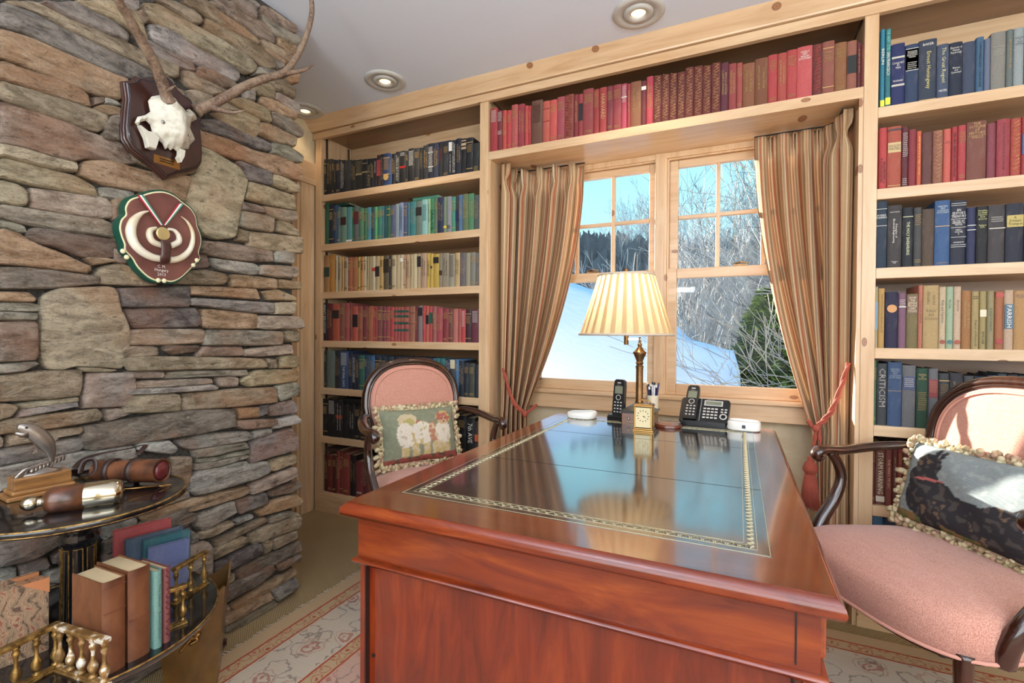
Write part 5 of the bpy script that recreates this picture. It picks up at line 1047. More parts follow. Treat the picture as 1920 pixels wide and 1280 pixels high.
obj('keypad', m, GREYP, b); obj('dial_ring', MB().tube([(.068+.0105*cos(a*pi/8), fy-.012, .024+.0105*sin(a*pi/8)) for a in range(16)], .0026, 6, Mb, closed=True), GREYP, b)
lt_ = obj('base_lettering', text_mesh('Panasonic', .026, .0035), GREYP, b); lt_.matrix_local = Mb@Matrix.Translation((.020, fy-.0118, .0925))
obj('divider_line', MB().cbox((-.013, fy-.0105, .048), (.0012, .002, .094), Mb), GREYP, b)
handset(t, Mb@Matrix.Translation((-.046, -.016, .000)))
obj('cable', MB().tube([(-.08, .03, .006), (-.12, .035, .004), (-.16, .02, .004), (-.17, .04, .004)], .0014, 5), flat('cable_grey', (120,116,112), .5), t)
# white routers, coaster
sq = lambda a, b, n_=28, p=3.2: [(a*abs(cos(2*pi*i/n_))**(2/p)*(1 if cos(2*pi*i/n_) >= 0 else -1), b*abs(sin(2*pi*i/n_))**(2/p)*(1 if sin(2*pi*i/n_) >= 0 else -1)) for i in range(n_)]
def router(x, y, a, b, h, lab, wave, rz):
    t = thing('wifi_router', lab, 'router', (x, y, DZ), rz)
    S = sq(a, b); vs = []; fs = []; n = len(S)
    for k, (s_, z) in enumerate([(.86, 0), (.98, .004), (1, .012), (1, h-.008), (.95, h-.002), (.86, h), (.4, h-.001)]):
        for (x_, y_) in S: vs.append((x_*s_, y_*s_, z+(wave*sin(x_/a*2.2)*(z/h) if k > 2 else 0)))
    for k in range(6):
        for i in range(n): fs.append((k*n+i, k*n+(i+1) % n, (k+1)*n+(i+1) % n, (k+1)*n+i))
    fs += [tuple(range(n))[::-1], tuple(range(6*n, 7*n))]
    obj('body', MB().add(vs, fs), WHITEP, t, True, angle=40); return t
router(-.575, 1.912, .058, .052, .026, 'white rounded square wifi router at the left back corner of the desk', .0022, 0)
t = router(.020, 1.925, .055, .042, .034, 'white rounded wifi router at the right back corner of the desk, dark square port', 0, -.1)
obj('port', MB().cbox((.004, -.0425, .018), (.011, .003, .011)), flat('port_dark', (44,40,58), .3), t)
t = thing('coaster', 'round brown wooden coaster lying between the clock and the desk phone', 'coaster', (-.232, 1.865, DZ))
obj('disc', MB().lathe([(.046, 0), (.048, .002), (.048, .008), (.045, .012), (.0001, .0135)], 40), woodmat('coaster_wood', (84,34,20), (120,58,36), (146,80,52), .3, (8, 2, 8), .5), t, True, angle=40)
# ------------------------------------------------------------------ armchairs
def weave(name, a, b, sc=420):
    t = NT(name, .88, 0, .2); v = t.coord(); w1 = t.wave(t.coord('Object', (1, 1, 1)), sc/6.28, .8, 1, 'Y'); w2 = t.wave(v, sc/6.28, .8, 1, 'Z'); w3 = t.wave(v, sc/6.28, .8, 1, 'X')
    k = t.noise(t.coord('Object', (1, 2.2, 1)), 330, 2, .6); g = t.noise(t.coord('Object', (8, 2, 40)), 6, 4)
    t.color(t.mix(t.math('MULTIPLY', g, .5), t.ramp(k, [(.36, lin(b)), (.58, lin(a))]), lin(b))); t.bump(k, .5, .0015); t.set(Sheen_Weight=.3); return t.m
PINK = weave('pink_weave', (222,170,150), (176,116,100)); PIPE = flat('pink_piping', (208,150,132), .85)
def spline(P, n=8):
    P = [Vector(p) for p in P]; out = []
    for i in range(len(P)-1):
        a, b, c, d = P[max(i-1, 0)], P[i], P[i+1], P[min(i+2, len(P)-1)]
        for k in range(n):
            t_ = k/n; out.append(.5*((2*b)+(c-a)*t_+(2*a-5*b+4*c-d)*t_*t_+(3*b-a-3*c+d)*t_**3))
    out.append(P[-1]); return out
def armchair(loc, rz, label):
    "origin on the floor under the back; +x is the front"
    t = thing('armchair', label, 'chair', loc, rz)
    # seat outline, bowed front
    out = []
    N = 48
    for i in range(N):
        a = 2*pi*i/N; ca, sa = cos(a), sin(a); x = .255+.275*(abs(ca)**.55)*(1 if ca > 0 else -1); k = (x+.02)/.55
        hw = .225+.075*min(1, max(0, k)); y = hw*(abs(sa)**.6)*(1 if sa > 0 else -1); x += .02*(1-(y/hw)**2) if ca > 0 else 0; out.append((x, y))
    vs = []; fs = []
    lay = [(.96, .345), (1.0, .352), (1.005, .40), (1.0, .425), (.975, .445), (.92, .456), (.75, .470), (.5, .478), (.25, .481)]
    for s_, z in lay: vs += [(.255+(x-.255)*s_, y*s_, z) for x, y in out]
    for j in range(len(lay)-1):
        for i in range(N): fs.append((j*N+i, j*N+(i+1) % N, (j+1)*N+(i+1) % N, (j+1)*N+i))
    fs += [tuple(range(N))[::-1], tuple(range((len(lay)-1)*N, len(lay)*N))]
    seat = obj('seat', MB().add(vs, fs), PINK, t, True)
    obj('piping', MB().tube([(.255+(x-.255)*1.008, y*1.008, .352) for x, y in out], .005, 6, closed=True), PIPE, seat, True)
    obj('seat_rail', MB().prism([(.255+(x-.255)*.90, y*.90) for x, y in out], .325, .350), CHW, t)
    for (x, y, fr) in ((.47, .24, 1), (.47, -.24, 1), (.04, .19, 0), (.04, -.19, 0)):
        if fr: P = [(x, y, .36), (x, y, .28), (x, y, .16), (x, y, .05), (x, y, .0105)]; Rr = [.020, .018, .016, .013, .012]
        else: P = [(x, y, .36), (x-.015, y, .2), (x-.05, y*1.05, .0125)]; Rr = [.022, .019, .014]
        Q = spline(P, 5); R_ = [Rr[min(len(Rr)-1, int(i/5))]+(Rr[min(len(Rr)-1, int(i/5)+1)]-Rr[min(len(Rr)-1, int(i/5))])*((i % 5)/5) for i in range(len(Q))]
        obj('leg', MB().tube(Q, R_, 10, up=(1, 0, 0)), CHW, t, True)
    # oval back (recline: top leans back)
    bz, bh, bw = .755, .215, .235
    def oval(s, k=0, n=56):
        o = []
        for i in range(n):
            a = 2*pi*i/n; ca, sa = cos(a), sin(a); p = 2.5
            y = bw*(abs(ca)**(2/p))*(1 if ca > 0 else -1)*s; z = bh*(abs(sa)**(2/p))*(1 if sa > 0 else -1)*s
            y *= (1-.10*max(0, -z/bh)); o.append((-(z)*.13+k, y, bz+z))
        return o
    sec = oval(1)
    fr = MB().tube(sec, .021, 10, closed=True, flat=(.9, 1.15)); fr.tube(oval(1.035, .010), .008, 8, closed=True).tube(oval(.95, .017), .006, 8, closed=True)
    obj('back_frame', fr, CHW, t, True)
    for y in (-.13, .13): obj('back_support', MB().tube([(.03, y*1.3, .36), (.035, y*1.15, .47), (.028, y, .555)], [.020, .017, .016], 8), CHW, t, True)
    vs = []; n = 56; rings = [(.93, -.014), (.935, .012), (.90, .020), (.75, .027), (.5, .032), (.2, .034)]
    for s_, k in rings: vs += oval(s_, k)
    fs = [(j*n+i, j*n+(i+1) % n, (j+1)*n+(i+1) % n, (j+1)*n+i) for j in range(len(rings)-1) for i in range(n)]+[tuple(range((len(rings)-1)*n, len(rings)*n)), tuple(range(n))[::-1]]
    pad = obj('back_pad', MB().add(vs, fs), PINK, t, True); obj('piping', MB().tube(oval(.885, .022), .0045, 6, closed=True).tube(oval(.855, .0245), .0045, 6, closed=True), PIPE, pad, True)
    for sg in (-1, 1):
        A = spline([(.005, sg*.222, .715), (.07, sg*.262, .722), (.18, sg*.295, .712), (.28, sg*.305, .700), (.345, sg*.303, .704), (.378, sg*.300, .700), (.390, sg*.299, .684), (.376, sg*.299, .672), (.362, sg*.299, .680)], 6)
        n_ = len(A); R_ = [.014+.006*min(1, i/14) if i < n_-18 else max(.008, .020-.012*(i-(n_-18))/18) for i in range(n_)]
        obj('arm', MB().tube(A, R_, 10, flat=(1.15, .85)), CHW, t, True)
        S = spline([(.330, sg*.303, .695), (.300, sg*.303, .655), (.288, sg*.300, .600), (.315, sg*.297, .530), (.375, sg*.290, .455), (.400, sg*.278, .400), (.400, sg*.265, .350)], 6); n_ = len(S)
        obj('arm_support', MB().tube(S, [.015+.010*(i/n_)**1.2 for i in range(n_)], 10, flat=(.95, 1.1)), CHW, t, True)
    return t
CH1 = armchair((-1.475, 1.990, 0), -.582, 'pink upholstered oval-back armchair behind the left side of the desk, holding a dog cushion')
CH2 = armchair((.736, 1.963, 0), -2.585, 'pink upholstered oval-back armchair in sunlight at the right side of the desk')
# ------------------------------------------------------------------ needlepoint cushions
t = NT('needlepoint', .95, 0, .1); va = t.n('VertexColor'); va.layer_name = 'design'; v = t.coord(); w = t.math('MULTIPLY', t.wave(v, 80, .5, 1, 'X'), t.wave(v, 80, .5, 1, 'Z')); g = t.noise(v, 120, 3)
t.color(t.mix(t.math('MULTIPLY', g, .35), va.outputs[0], (.05, .045, .04))); t.bump(w, .5, .0015); NEEDLE = t.m
t = NT('cord_fringe', .9); oi = t.n('NewGeometry'); t.color(t.ramp(oi.outputs['Random Per Island'], [(0, lin((196,178,136))), (.4, lin((216,204,168))), (.7, lin((188,150,124))), (1, lin((156,148,104)))])); t.bump(t.noise(t.coord(), 300, 2), .6, .002); FRINGE = t.m
import mathutils.noise as MN
def rn(u, v, f=14): return MN.noise(Vector((u*f*1.4, v*f, 3.1)))*1.6
def ell(u, v, cx, cy, a, b, rot=0):
    x, y = u-cx, v-cy; c, s = cos(rot), sin(rot); return ((x*c+y*s)/a)**2+((-x*s+y*c)/b)**2 < 1
def dogs(u, v):
    n = rn(u, v)
    cream, white, gold, rose, dark = (216,196,160), (236,226,208), (206,184,126), (186,112,96), (110,80,60)
    if v < .10+.05*u+.01*n: return (158,84,74) if n > -.3 else (96,84,62)
    u += rn(v, u, 22)*.012; v += rn(u, v, 25)*.014
    if ell(u, v, .77, .74, .012, .012) or ell(u, v, .835, .74, .012, .012) or ell(u, v, .805, .69, .014, .014): return (52,40,40)
    if ell(u, v, .805, .70, .05, .045): return (214,170,140)
    if ell(u, v, .80, .77, .105, .125): return rose if n > -.1 and v > .68 else gold
    if ell(u, v, .78, .50, .115, .20): return white if n > -.45 else cream
    if ell(u, v, .64, .52, .06, .18): return (196,138,110) if n > -.2 else cream
    if ell(u, v, .50, .52, .15, .20): return white if n > -.35 else gold
    if ell(u, v, .29, .50, .12, .22): return white if n > -.5 else (206,190,166)
    if ell(u, v, .32, .76, .12, .12) and not ell(u, v, .34, .72, .07, .07): return cream
    if ell(u, v, .34, .74, .08, .08): return (190,176,110)
    if ell(u, v, .46, .68, .06, .07): return (186,110,84)
    for cx in (.27, .40, .55, .67, .75, .82):
        if abs(u-cx) < .045 and .12 < v < .42: return gold if n > -.1 else cream
    return (142,146,122) if n > -.2 else (150,152,128)
def scotty(u, v):
    n = rn(u, v); n2 = rn(u+3, v, 6)
    black = (54,52,56) if n > -.3 else (84,78,76)
    if n2 > .5 and n > .35: black = (122,100,82)
    if ell(u, v, .27, .565, .115, .016, .15): return (198,110,104)
    u += rn(v, u, 22)*.006; v += rn(u, v, 25)*.007
    dog = ell(u, v, .235, .74, .10, .13) or ell(u, v, .22, .56, .12, .16) or ell(u, v, .30, .34, .20, .25) or ell(u, v, .55, .26, .33, .19, -.15) or ell(u, v, .76, .24, .14, .26) or ell(u, v, .27, .90, .022, .07, .1) or ell(u, v, .315, .89, .020, .06, -.1) or (ell(u, v, .88, .54, .17, .025, .85)) or (v < .22 and .24 < u < .40) or (v < .2 and .70 < u < .9)
    if dog: return black
    if v < .13: return (110,120,70) if n > 0 else (150,120,80)
    return (150,160,160) if n > -.4 else (166,174,172)
def cushion(parent_chair, L, rz, W_, H_, T_, fn, label, name='cushion'):
    "L: location in the chair frame; leaning on the back"
    t = thing(name, label, 'cushion'); M = parent_chair.matrix_basis.copy()
    M = Matrix.Translation(parent_chair.location)@Matrix.Rotation(parent_chair.rotation_euler.z, 4, 'Z')
    q = M@Vector(L); t.location = q; t.rotation_euler = (0, 0, parent_chair.rotation_euler.z+rz)
    # cushion frame: face looks along +x, width along y (u=0 at +y... image left), height z; tilt back
    tilt = Matrix.Rotation(radians(-16), 4, 'Y')
    nu, nv = 96, 66
    def f(u, v, s):
        a, b = 2*u-1, 2*v-1; th = T_*max(0, (1-abs(a)**3)*(1-abs(b)**3))**.5
        pin = 1-.05*(a*a*b*b)*0; yy = -a*W_/2*(1-.05*(1-b*b)*(-1)*0-.06*(1-abs(b)**2)*(abs(a)**6)); zz = H_/2*b*(1-.07*(1-a*a)*(abs(b)**6))+H_/2
        return (s*th*.5+.004*sin(a*7+b*5)*(1-a*a)*(1-b*b), -yy, zz)
    sgn = -1
    fm = MB().grid(nu, nv, lambda u, v: f(u, v, 1), tilt); o = obj('cushion_front', fm, NEEDLE, t, True)
    ca = o.data.color_attributes.new('design', 'FLOAT_COLOR', 'POINT')
    for j in range(nv+1):
        for i in range(nu+1):
            ca.data[j*(nu+1)+i].color = (*lin(fn(i/nu, j/nv)), 1)
    obj('cushion_back', MB().grid(24, 18, lambda u, v: f(u, v, -1), tilt), flat('cushion_back_cloth', (168,160,132), .9) if 'cushion_back_cloth' not in MATS else MATS['cushion_back_cloth'], t, True)
    m = MB(); r = random.Random(int(W_*1000)); edge = []
    for i in range(40): edge.append((i/40, 0))
    for i in range(26): edge.append((1, i/26))
    for i in range(40): edge.append((1-i/40, 1))
    for i in range(26): edge.append((0, 1-i/26))
    P = [Vector(f(u, v, 1)) for u, v in edge]
    m.tube(P, .006, 6, tilt, closed=True)
    for k, p in enumerate(P):
        c_ = Vector((0, 0, H_/2)); d_ = (p-c_); d_.x = 0; d_.normalize()
        for q_ in range(3):
            pp = p+d_*r.uniform(.002, .018)+Vector((r.uniform(-.008, .012), r.uniform(-.008, .008), r.uniform(-.008, .008)))
            R_ = r.uniform(.006, .012); m.ball(pp, (R_, R_*r.uniform(.6, 1.2), R_*r.uniform(.6, 1.1)), 6, 4, tilt)
        if k % 3 == 0:
            b = p+d_*.012; e2 = p+d_*r.uniform(.030, .042)+Vector((r.uniform(-.01, .01), r.uniform(-.012, .012), -.006))
            m.tube([b, (b+e2)/2, e2], [.005, .011, .008], 6, tilt)
    fr = obj('tassel_fringe', m, FRINGE, t, True); fr['kind'] = 'stuff'
    return t
cushion(CH1, (.125, .000, .492), .0, .385, .265, .10, dogs, 'rectangular needlepoint cushion with two fluffy white dogs, tasselled fringe, on the left armchair')
CH2.scale = (1, 1.07, 1); CH2.location = (.752, 1.948, 0)
cushion(CH2, (.150, -.020, .490), .0, .440, .270, .11, scotty, 'rectangular needlepoint cushion with a black terrier and red collar, fringed, on the right armchair')
# ------------------------------------------------------------------ curtains
t = NT('striped_curtain', .9, 0, .15); uv = t.n('UVMap'); s_ = t.n('SeparateXYZ'); t.l(uv.outputs[0], s_.inputs[0]); U = s_.outputs['X']
fr = t.math('FRACT', t.math('MULTIPLY', U, 9.0))
tan, rust, cream, brown, grey, pinkt = lin((206,170,128)), lin((180,92,62)), lin((244,226,190)), lin((150,108,78)), lin((196,172,138)), lin((206,152,114))
c = t.ramp(fr, [(0, tan), (.09, cream), (.13, tan), (.21, brown), (.24, tan), (.33, cream), (.38, pinkt), (.50, rust), (.55, pinkt), (.64, cream), (.68, grey), (.76, brown), (.79, tan), (.88, cream), (.92, rust), (.95, pinkt)], 'CONSTANT')
g = t.noise(t.coord('Object', (1, 1, 1)), 420, 2); c = t.mix(t.math('MULTIPLY', g, .35), c, lin((140,110,88))); t.color(c); t.bump(g, .3, .001)
trn = t.n('BsdfTranslucent'); t.l(c, trn.inputs[0]); mx = t.n('MixShader'); mx.inputs[0].default_value = .25
t.l(t.b.outputs[0], mx.inputs[1]); t.l(trn.outputs[0], mx.inputs[2]); t.l(mx.outputs[0], t.t.nodes['Material Output'].inputs[0]); CURT = t.m
ROPE = NT('coral_rope', .8); ROPE.color(ROPE.mix(ROPE.noise(ROPE.coord(), 260, 2), lin((132,54,42)), lin((186,92,70)))); ROPE = ROPE.m
def polyat(P, f):
    L = [sqrt((P[i+1][0]-P[i][0])**2+(P[i+1][1]-P[i][1])**2) for i in range(len(P)-1)]; T = sum(L)*f
    for i, l_ in enumerate(L):
        if T <= l_ or i == len(L)-1:
            k = T/l_; tx, ty = (P[i+1][0]-P[i][0])/l_, (P[i+1][1]-P[i][1])/l_
            return (P[i][0]+tx*T, P[i][1]+ty*T, tx, ty)
        T -= l_
def curtain(label, track, tie, ztie, foot, ztop, nf, seed, side):
    "track: top path from the wall end to the window end; tie / foot: paths in plan at the tieback and at the hem"
    t = thing('curtain', label, 'curtain', (track[0][0], track[0][1], 0)); L = Matrix.Translation(-t.location)
    nu, nv = nf*22, 80; r = random.Random(seed); ph = [r.uniform(-.25, .25) for _ in range(nf+2)]; am = [r.uniform(.75, 1.15) for _ in range(nf+2)]
    zb = .03
    def f(u, v):
        z = ztop+(zb-ztop)*v
        x0, y0, tx, ty = polyat(track, u); x1, y1, ux, uy = polyat(tie, u); x2, y2, wx, wy = polyat(foot, u)
        if z > ztie:
            k = (ztop-z)/(ztop-ztie); q = k**(1.0+.9*u); x = x0+(x1-x0)*q; y = y0+(y1-y0)*q; ax, ay = tx+(ux-tx)*q, ty+(uy-ty)*q; A = .046*(1-q)+.034*q
        else:
            k = (ztie-z)/(ztie-zb); q = min(1, k*1.7)**.7; x = x1+(x2-x1)*q; y = y1+(y2-y1)*q; ax, ay = ux+(wx-ux)*q, uy+(wy-uy)*q; A = .032+.006*q
        n_ = sqrt(ax*ax+ay*ay); nx, ny = ay/n_, -ax/n_
        fi = u*nf; i = int(min(nf-1, fi)); p = fi-i
        s_ = sin(2*pi*(p+.10*ph[i]*sin(v*5+i)))
        fold = (abs(s_)**.75)*(1 if s_ > 0 else -1)*am[i]
        d = ztop-z
        if d < .16:      # pinch pleats: three fingers fanned above the pinch, held flat at it
            pinch = math.exp(-((d-.095)/.035)**2); w_ = math.exp(-((p-.25)/.16)**2)
            fold = fold*(1-.55*pinch)*(.55 if d < .095 else 1)+(1-pinch)*.55*sin(p*2*pi*6)*w_*(1 if d < .10 else 0)
        return (x+nx*A*fold, y+ny*A*fold, z+.006*sin(fi*2*pi)*(1 if v < .01 else 0))
    mb = MB().grid(nu, nv, f, L); o = obj('curtain_cloth', mb, CURT, t, True)
    uvl = o.data.uv_layers.new(name='UVMap'); W_ = nu+1
    for lp in o.data.loops: uvl.data[lp.index].uv = ((lp.vertex_index % W_)/nu, (lp.vertex_index//W_)/nv)
    sd = o.modifiers.new('thickness', 'SOLIDIFY'); sd.thickness = .0016
    obj('curtain_rod', MB().tube([(x, y, ztop+.004) for x, y in track], .004, 6, L), BLACKP, t); return t
curtain('striped rust and tan curtain tied back at the left side of the window', [(-1.127, 2.275), (-1.127, 2.40), (-1.095, 2.435), (-.730, 2.440)], [(-1.138, 2.300), (-1.108, 2.33), (-1.020, 2.39)], .72, [(-1.138, 2.28), (-1.09, 2.30), (-1.01, 2.36)], 1.995, 6, 3, 'left')
curtain('striped rust and tan curtain tied back at the right side of the window', [(.362, 2.275), (.362, 2.40), (.32, 2.435), (.055, 2.440)], [(.372, 2.310), (.364, 2.36), (.298, 2.425)], .72, [(.372, 2.30), (.366, 2.33), (.334, 2.40)], 1.995, 5, 8, 'right')
def rope(mb, P, rad):
    P = spline(P, 10); k = len(P)
    for s_ in range(2):
        out = []
        for i, p in enumerate(P):
            tg = (P[min(i+1, k-1)]-P[max(i-1, 0)]).normalized(); a = tg.cross(Vector((0, 1, .01))).normalized(); b = tg.cross(a); an = i*.9+s_*pi
            out.append(p+(a*cos(an)+b*sin(an))*rad*.6)
        mb.tube(out, rad*.75, 6)
def tieback(label, hook, knot, back, tas):
    t = thing('tieback_cord', label, 'tieback', knot); L = -Vector(knot)
    P = lambda *q: [Vector(p)+L for p in q]
    m = MB(); mid = (Vector(hook)+Vector(knot))/2+Vector((0, -.012, -.045)); rope(m, P(hook, mid, knot), .0062); rope(m, P((hook[0], hook[1]+.004, hook[2]-.012), mid+Vector((0, 0, -.014)), (knot[0], knot[1], knot[2]-.006)), .0062)
    obj('cord', m, ROPE, t, True)
    m = MB(); mid = (Vector(back)+Vector(knot))/2+Vector((0, -.01, -.01)); rope(m, P(knot, mid, back), .0062); obj('cord_end', m, ROPE, t, True)
    obj('knot', MB().ball((0, 0, -.006), (.014, .012, .015), 12, 8), ROPE, t, True)
    if tas:
        T = Vector(tas)+L; m = MB(); rope(m, [Vector((0, 0, -.01)), Vector((-.008, -.004, T.z*.5)), T+Vector((0, 0, .10))], .0055); rope(m, [Vector((.01, 0, -.01)), Vector((.014, -.004, T.z*.5)), T+Vector((.004, 0, .10))], .0055); obj('cord_loop', m, ROPE, t, True)
        ts = obj('tassel', MB().lathe([(.004, .105), (.012, .098), (.010, .086), (.018, .078), (.026, .060), (.027, .050), (.020, .040), (.017, .036), (.022, .020), (.028, -.04), (.031, -.085), (.024, -.088), (.0001, -.088)], 20, T), ROPE, t, True)
        m = MB(); r = random.Random(2)
        for i in range(60):
            a = 2*pi*i/60+r.uniform(-.03, .03); m.tube([T+Vector((.018*cos(a), .018*sin(a), .034)), T+Vector((.026*cos(a), .026*sin(a), -.02)), T+Vector((.033*cos(a), .033*sin(a), -.09-r.uniform(0, .01)))], .0018, 4)
        o = obj('tassel_threads', m, ROPE, ts, True); o['kind'] = 'stuff'
tieback('twisted coral rope tieback round the left curtain', at(1, 2.262, 943, 690), at(1, 2.262, 984, 774), at(1, 2.31, 1006, 758), None)
tieback('twisted coral rope tieback with a big tassel on the right curtain', at(1, 2.262, 1591, 680), at(1, 2.235, 1530, 800), at(1, 2.27, 1515, 788), at(1, 2.20, 1519, 905))
# ------------------------------------------------------------------ trophies on the stone wall
YZ = Matrix(((0, 0, 1, 0), (1, 0, 0, 0), (0, 1, 0, 0), (0, 0, 0, 1)))      # polygon (y, z) extruded along x
def board(poly, x0, x1, mat, parent, loc, name, steps, smooth=True):
    "moulded edge board; steps: list of (scale, x fraction)"
    cy = sum(p[0] for p in poly)/len(poly); cz = sum(p[1] for p in poly)/len(poly); n = len(poly); vs = []; fs = []
    for s_, k in steps: vs += [(x0+(x1-x0)*k, cy+(y-cy)*s_, cz+(z-cz)*s_) for y, z in poly]
    for j in range(len(steps)-1):
        for i in range(n): fs.append((j*n+i, j*n+(i+1) % n, (j+1)*n+(i+1) % n, (j+1)*n+i))
    fs += [tuple(range(n))[::-1], tuple(range((len(steps)-1)*n, len(steps)*n))]
    return obj(name, MB().add(vs, fs, Matrix.Translation(-Vector(loc))), mat, parent, smooth, angle=25)
def smoothpoly(P, n=4, closed=True):
    V = [Vector((p[0], p[1], 0)) for p in P]; out = []; k = len(V)
    for i in range(k):
        a, b, c, d = V[i-1], V[i], V[(i+1) % k], V[(i+2) % k]
        for q in range(n):
            t_ = q/n; w = .5*((2*b)+(c-a)*t_+(2*a-5*b+4*c-d)*t_*t_+(3*b-a-3*c+d)*t_**3); out.append((w.x, w.y))
    return out
CY = .936
half = [(0, 1.924), (.018, 1.918), (.034, 1.898), (.052, 1.888), (.080, 1.882), (.094, 1.862), (.118, 1.848), (.112, 1.80), (.116, 1.76), (.119, 1.71), (.117, 1.676), (.100, 1.650), (.070, 1.634), (.035, 1.616), (.012, 1.598), (0, 1.590)]
pol = [(CY+a, z) for a, z in half]+[(CY-a, z) for a, z in half[-2:0:-1]]
loc = (-1.672, CY, 1.76)
t = thing('stag_skull_mount', 'white deer skull with two branching antlers on a dark shield plaque on the stone wall', 'trophy', loc); L = Matrix.Translation(-Vector(loc))
board([p for p in pol], -1.675, -1.650, PLQ, t, loc, 'shield_plaque', [(1, 0), (1, .25), (.985, .35), (.975, .55), (.955, .62), (.945, .9), (.92, 1)])
board(pol, -1.651, -1.6495, BLACKP, t, loc, 'plaque_line', [(.925, 0), (.925, .5), (.92, 1)])
board(pol, -1.6505, -1.649, PLQ, t, loc, 'plaque_face', [(.905, 0), (.905, .5), (.90, 1)])
BONE = NT('bleached_bone', .55); g = BONE.noise(BONE.coord(), 30, 5, .6); BONE.color(BONE.ramp(g, [(.3, lin((166,156,134))), (.5, lin((204,198,182)))])); BONE.bump(g, .35, .004); BONE = BONE.m
# skull: domed sheet from the traced outline, with eye sockets cut by the outline itself
sk = [(.884,1.826),(.874,1.808),(.880,1.778),(.866,1.762),(.845,1.748),(.838,1.728),(.846,1.722),(.852,1.736),(.868,1.746),(.880,1.738),(.886,1.715),(.900,1.701),(.914,1.694),(.922,1.679),(.930,1.688),(.937,1.681),(.946,1.690),(.957,1.684),(.970,1.690),(.978,1.699),(.992,1.704),(.996,1.718),(1.013,1.742),(1.006,1.757),(.996,1.773),(1.000,1.794),(1.019,1.812),(1.012,1.829),(.994,1.835),(.980,1.822),(.954,1.836),(.947,1.850),(.925,1.852)]
from mathutils.geometry import delaunay_2d_cdt
def relief(poly, hfn, step, x0):
    "solid relief on the wall: outline in (y, z), front surface x = x0 + hfn(y, z, distance to outline)"
    B = []; n = len(poly)
    for i in range(n):
        p, q = poly[i], poly[(i+1) % n]; l_ = sqrt((p[0]-q[0])**2+(p[1]-q[1])**2); k = max(1, int(l_/step))
        for j in range(k): B.append((p[0]+(q[0]-p[0])*j/k, p[1]+(q[1]-p[1])*j/k))
    m_ = len(B)
    def dist(y, z):
        d = 9
        for i in range(m_): 
            e = (B[i][0]-y)**2+(B[i][1]-z)**2
            if e < d: d = e
        return sqrt(d)
    def inside(y, z):
        c = False; j = n-1
        for i in range(n):
            if (poly[i][1] > z) != (poly[j][1] > z) and y < (poly[j][0]-poly[i][0])*(z-poly[i][1])/(poly[j][1]-poly[i][1])+poly[i][0]: c = not c
            j = i
        return c
    V = [Vector(p) for p in B]; y = min(p[0] for p in B)
    while y < max(p[0] for p in B):
        z = min(p[1] for p in B)
        while z < max(p[1] for p in B):
            if inside(y, z) and dist(y, z) > step*.7: V.append(Vector((y, z)))
            z += step
        y += step
    ov, oe, of, *_ = delaunay_2d_cdt(V, [(i, (i+1) % m_) for i in range(m_)], [], 1, 1e-6)
    vs = [(x0+hfn(p.x, p.y, dist(p.x, p.y)), p.x, p.y) for p in ov]; k = len(ov)
    mb = MB().add(vs+[(x0-.004, p.x, p.y) for p in ov], [tuple(f) for f in of]+[tuple(i+k for i in f[::-1]) for f in of]+[(i, (i+1) % m_, (i+1) % m_+k, i+k) for i in range(m_)])
    return mb
def skh(y, z, d):
    dome = 1-math.exp(-d/.014)
    c = .022+.030*math.exp(-((y-.938)/.040)**2)*math.exp(-((z-1.80)/.050)**2)
    nas = .024*math.exp(-((y-.950)/.026)**2)*math.exp(-((z-1.73)/.05)**2)
    brow = .010*(math.exp(-((y-.895)/.014)**2-((z-1.775)/.016)**2)+math.exp(-((y-.99)/.014)**2-((z-1.79)/.016)**2))
    return dome*(c+nas+brow)-.0025*math.exp(-((y-.944-.12*(z-1.75))/.0016)**2)
rm = relief(sk, skh, .0042, -1.632); obj('skull', MB().add(rm.v, rm.f, L), BONE, t, True, angle=50)
obj('skull_brace', MB().box(-1.652, -1.62, .90, .98, 1.74, 1.82, L), BLACKP, t)
def bonetube(P, R_, fl): obj('cheek_bone', MB().tube(spline([Vector(p) for p in P], 5), R_, 8, L, flat=fl), BONE, t, True)
m = MB().prism([(.846,1.722),(.866,1.712),(.884,1.716),(.898,1.704),(.893,1.680),(.888,1.664),(.868,1.664),(.862,1.690)], -1.640, -1.618, L@YZ, .004); obj('cheek_bone', m, BONE, t)
m = MB().prism([(.958,1.690),(.972,1.690),(.969,1.668),(.960,1.648),(.952,1.660),(.957,1.672)], -1.636, -1.612, L@YZ, .003); obj('nasal_bone', m, BONE, t)
SCR = flat('screw_steel', (150,150,148), .3, .9)
for y_, z_ in ((.903, 1.752), (.966, 1.735)):
    s0 = obj('screw', MB().lathe([(.0065, 0), (.0065, .002), (.004, .0035), (.0001, .004)], 14, M=L@Matrix.Translation((-1.632+skh(y_, z_, .02)+.0005, y_, z_))@Matrix.Rotation(pi/2, 4, 'Y')), SCR, t, True)
bp = obj('nameplate', MB().box(-1.6498, -1.648, .897, .974, 1.632, 1.658, L), BRASS, t)
tm = marks(.062, .0, .014, random.Random(4), 'h'); tm.v = [(x, y, z-.007) for x, y, z in tm.v]; mm = MB().add(tm.v, tm.f, L@Matrix.Translation((-1.6478, .9355, 1.645))@Matrix.Rotation(pi/2, 4, 'Z')); obj('nameplate_lettering', mm, MATS['numeral_black'], bp)
ANT = NT('antler_brown', .6); v = ANT.coord('Object', (1, 1, 1)); g = ANT.noise(v, 120, 5, .7); g2 = ANT.noise(v, 14, 3); ANT.color(ANT.mix(ANT.ramp(g2, [(.4, (0,)*3), (.7, (.6,)*3)]), ANT.ramp(g, [(.35, lin((66,46,36))), (.6, lin((132,106,86)))]), lin((168,146,122)))); ANT.bump(g, .6, .004); ANT = ANT.m
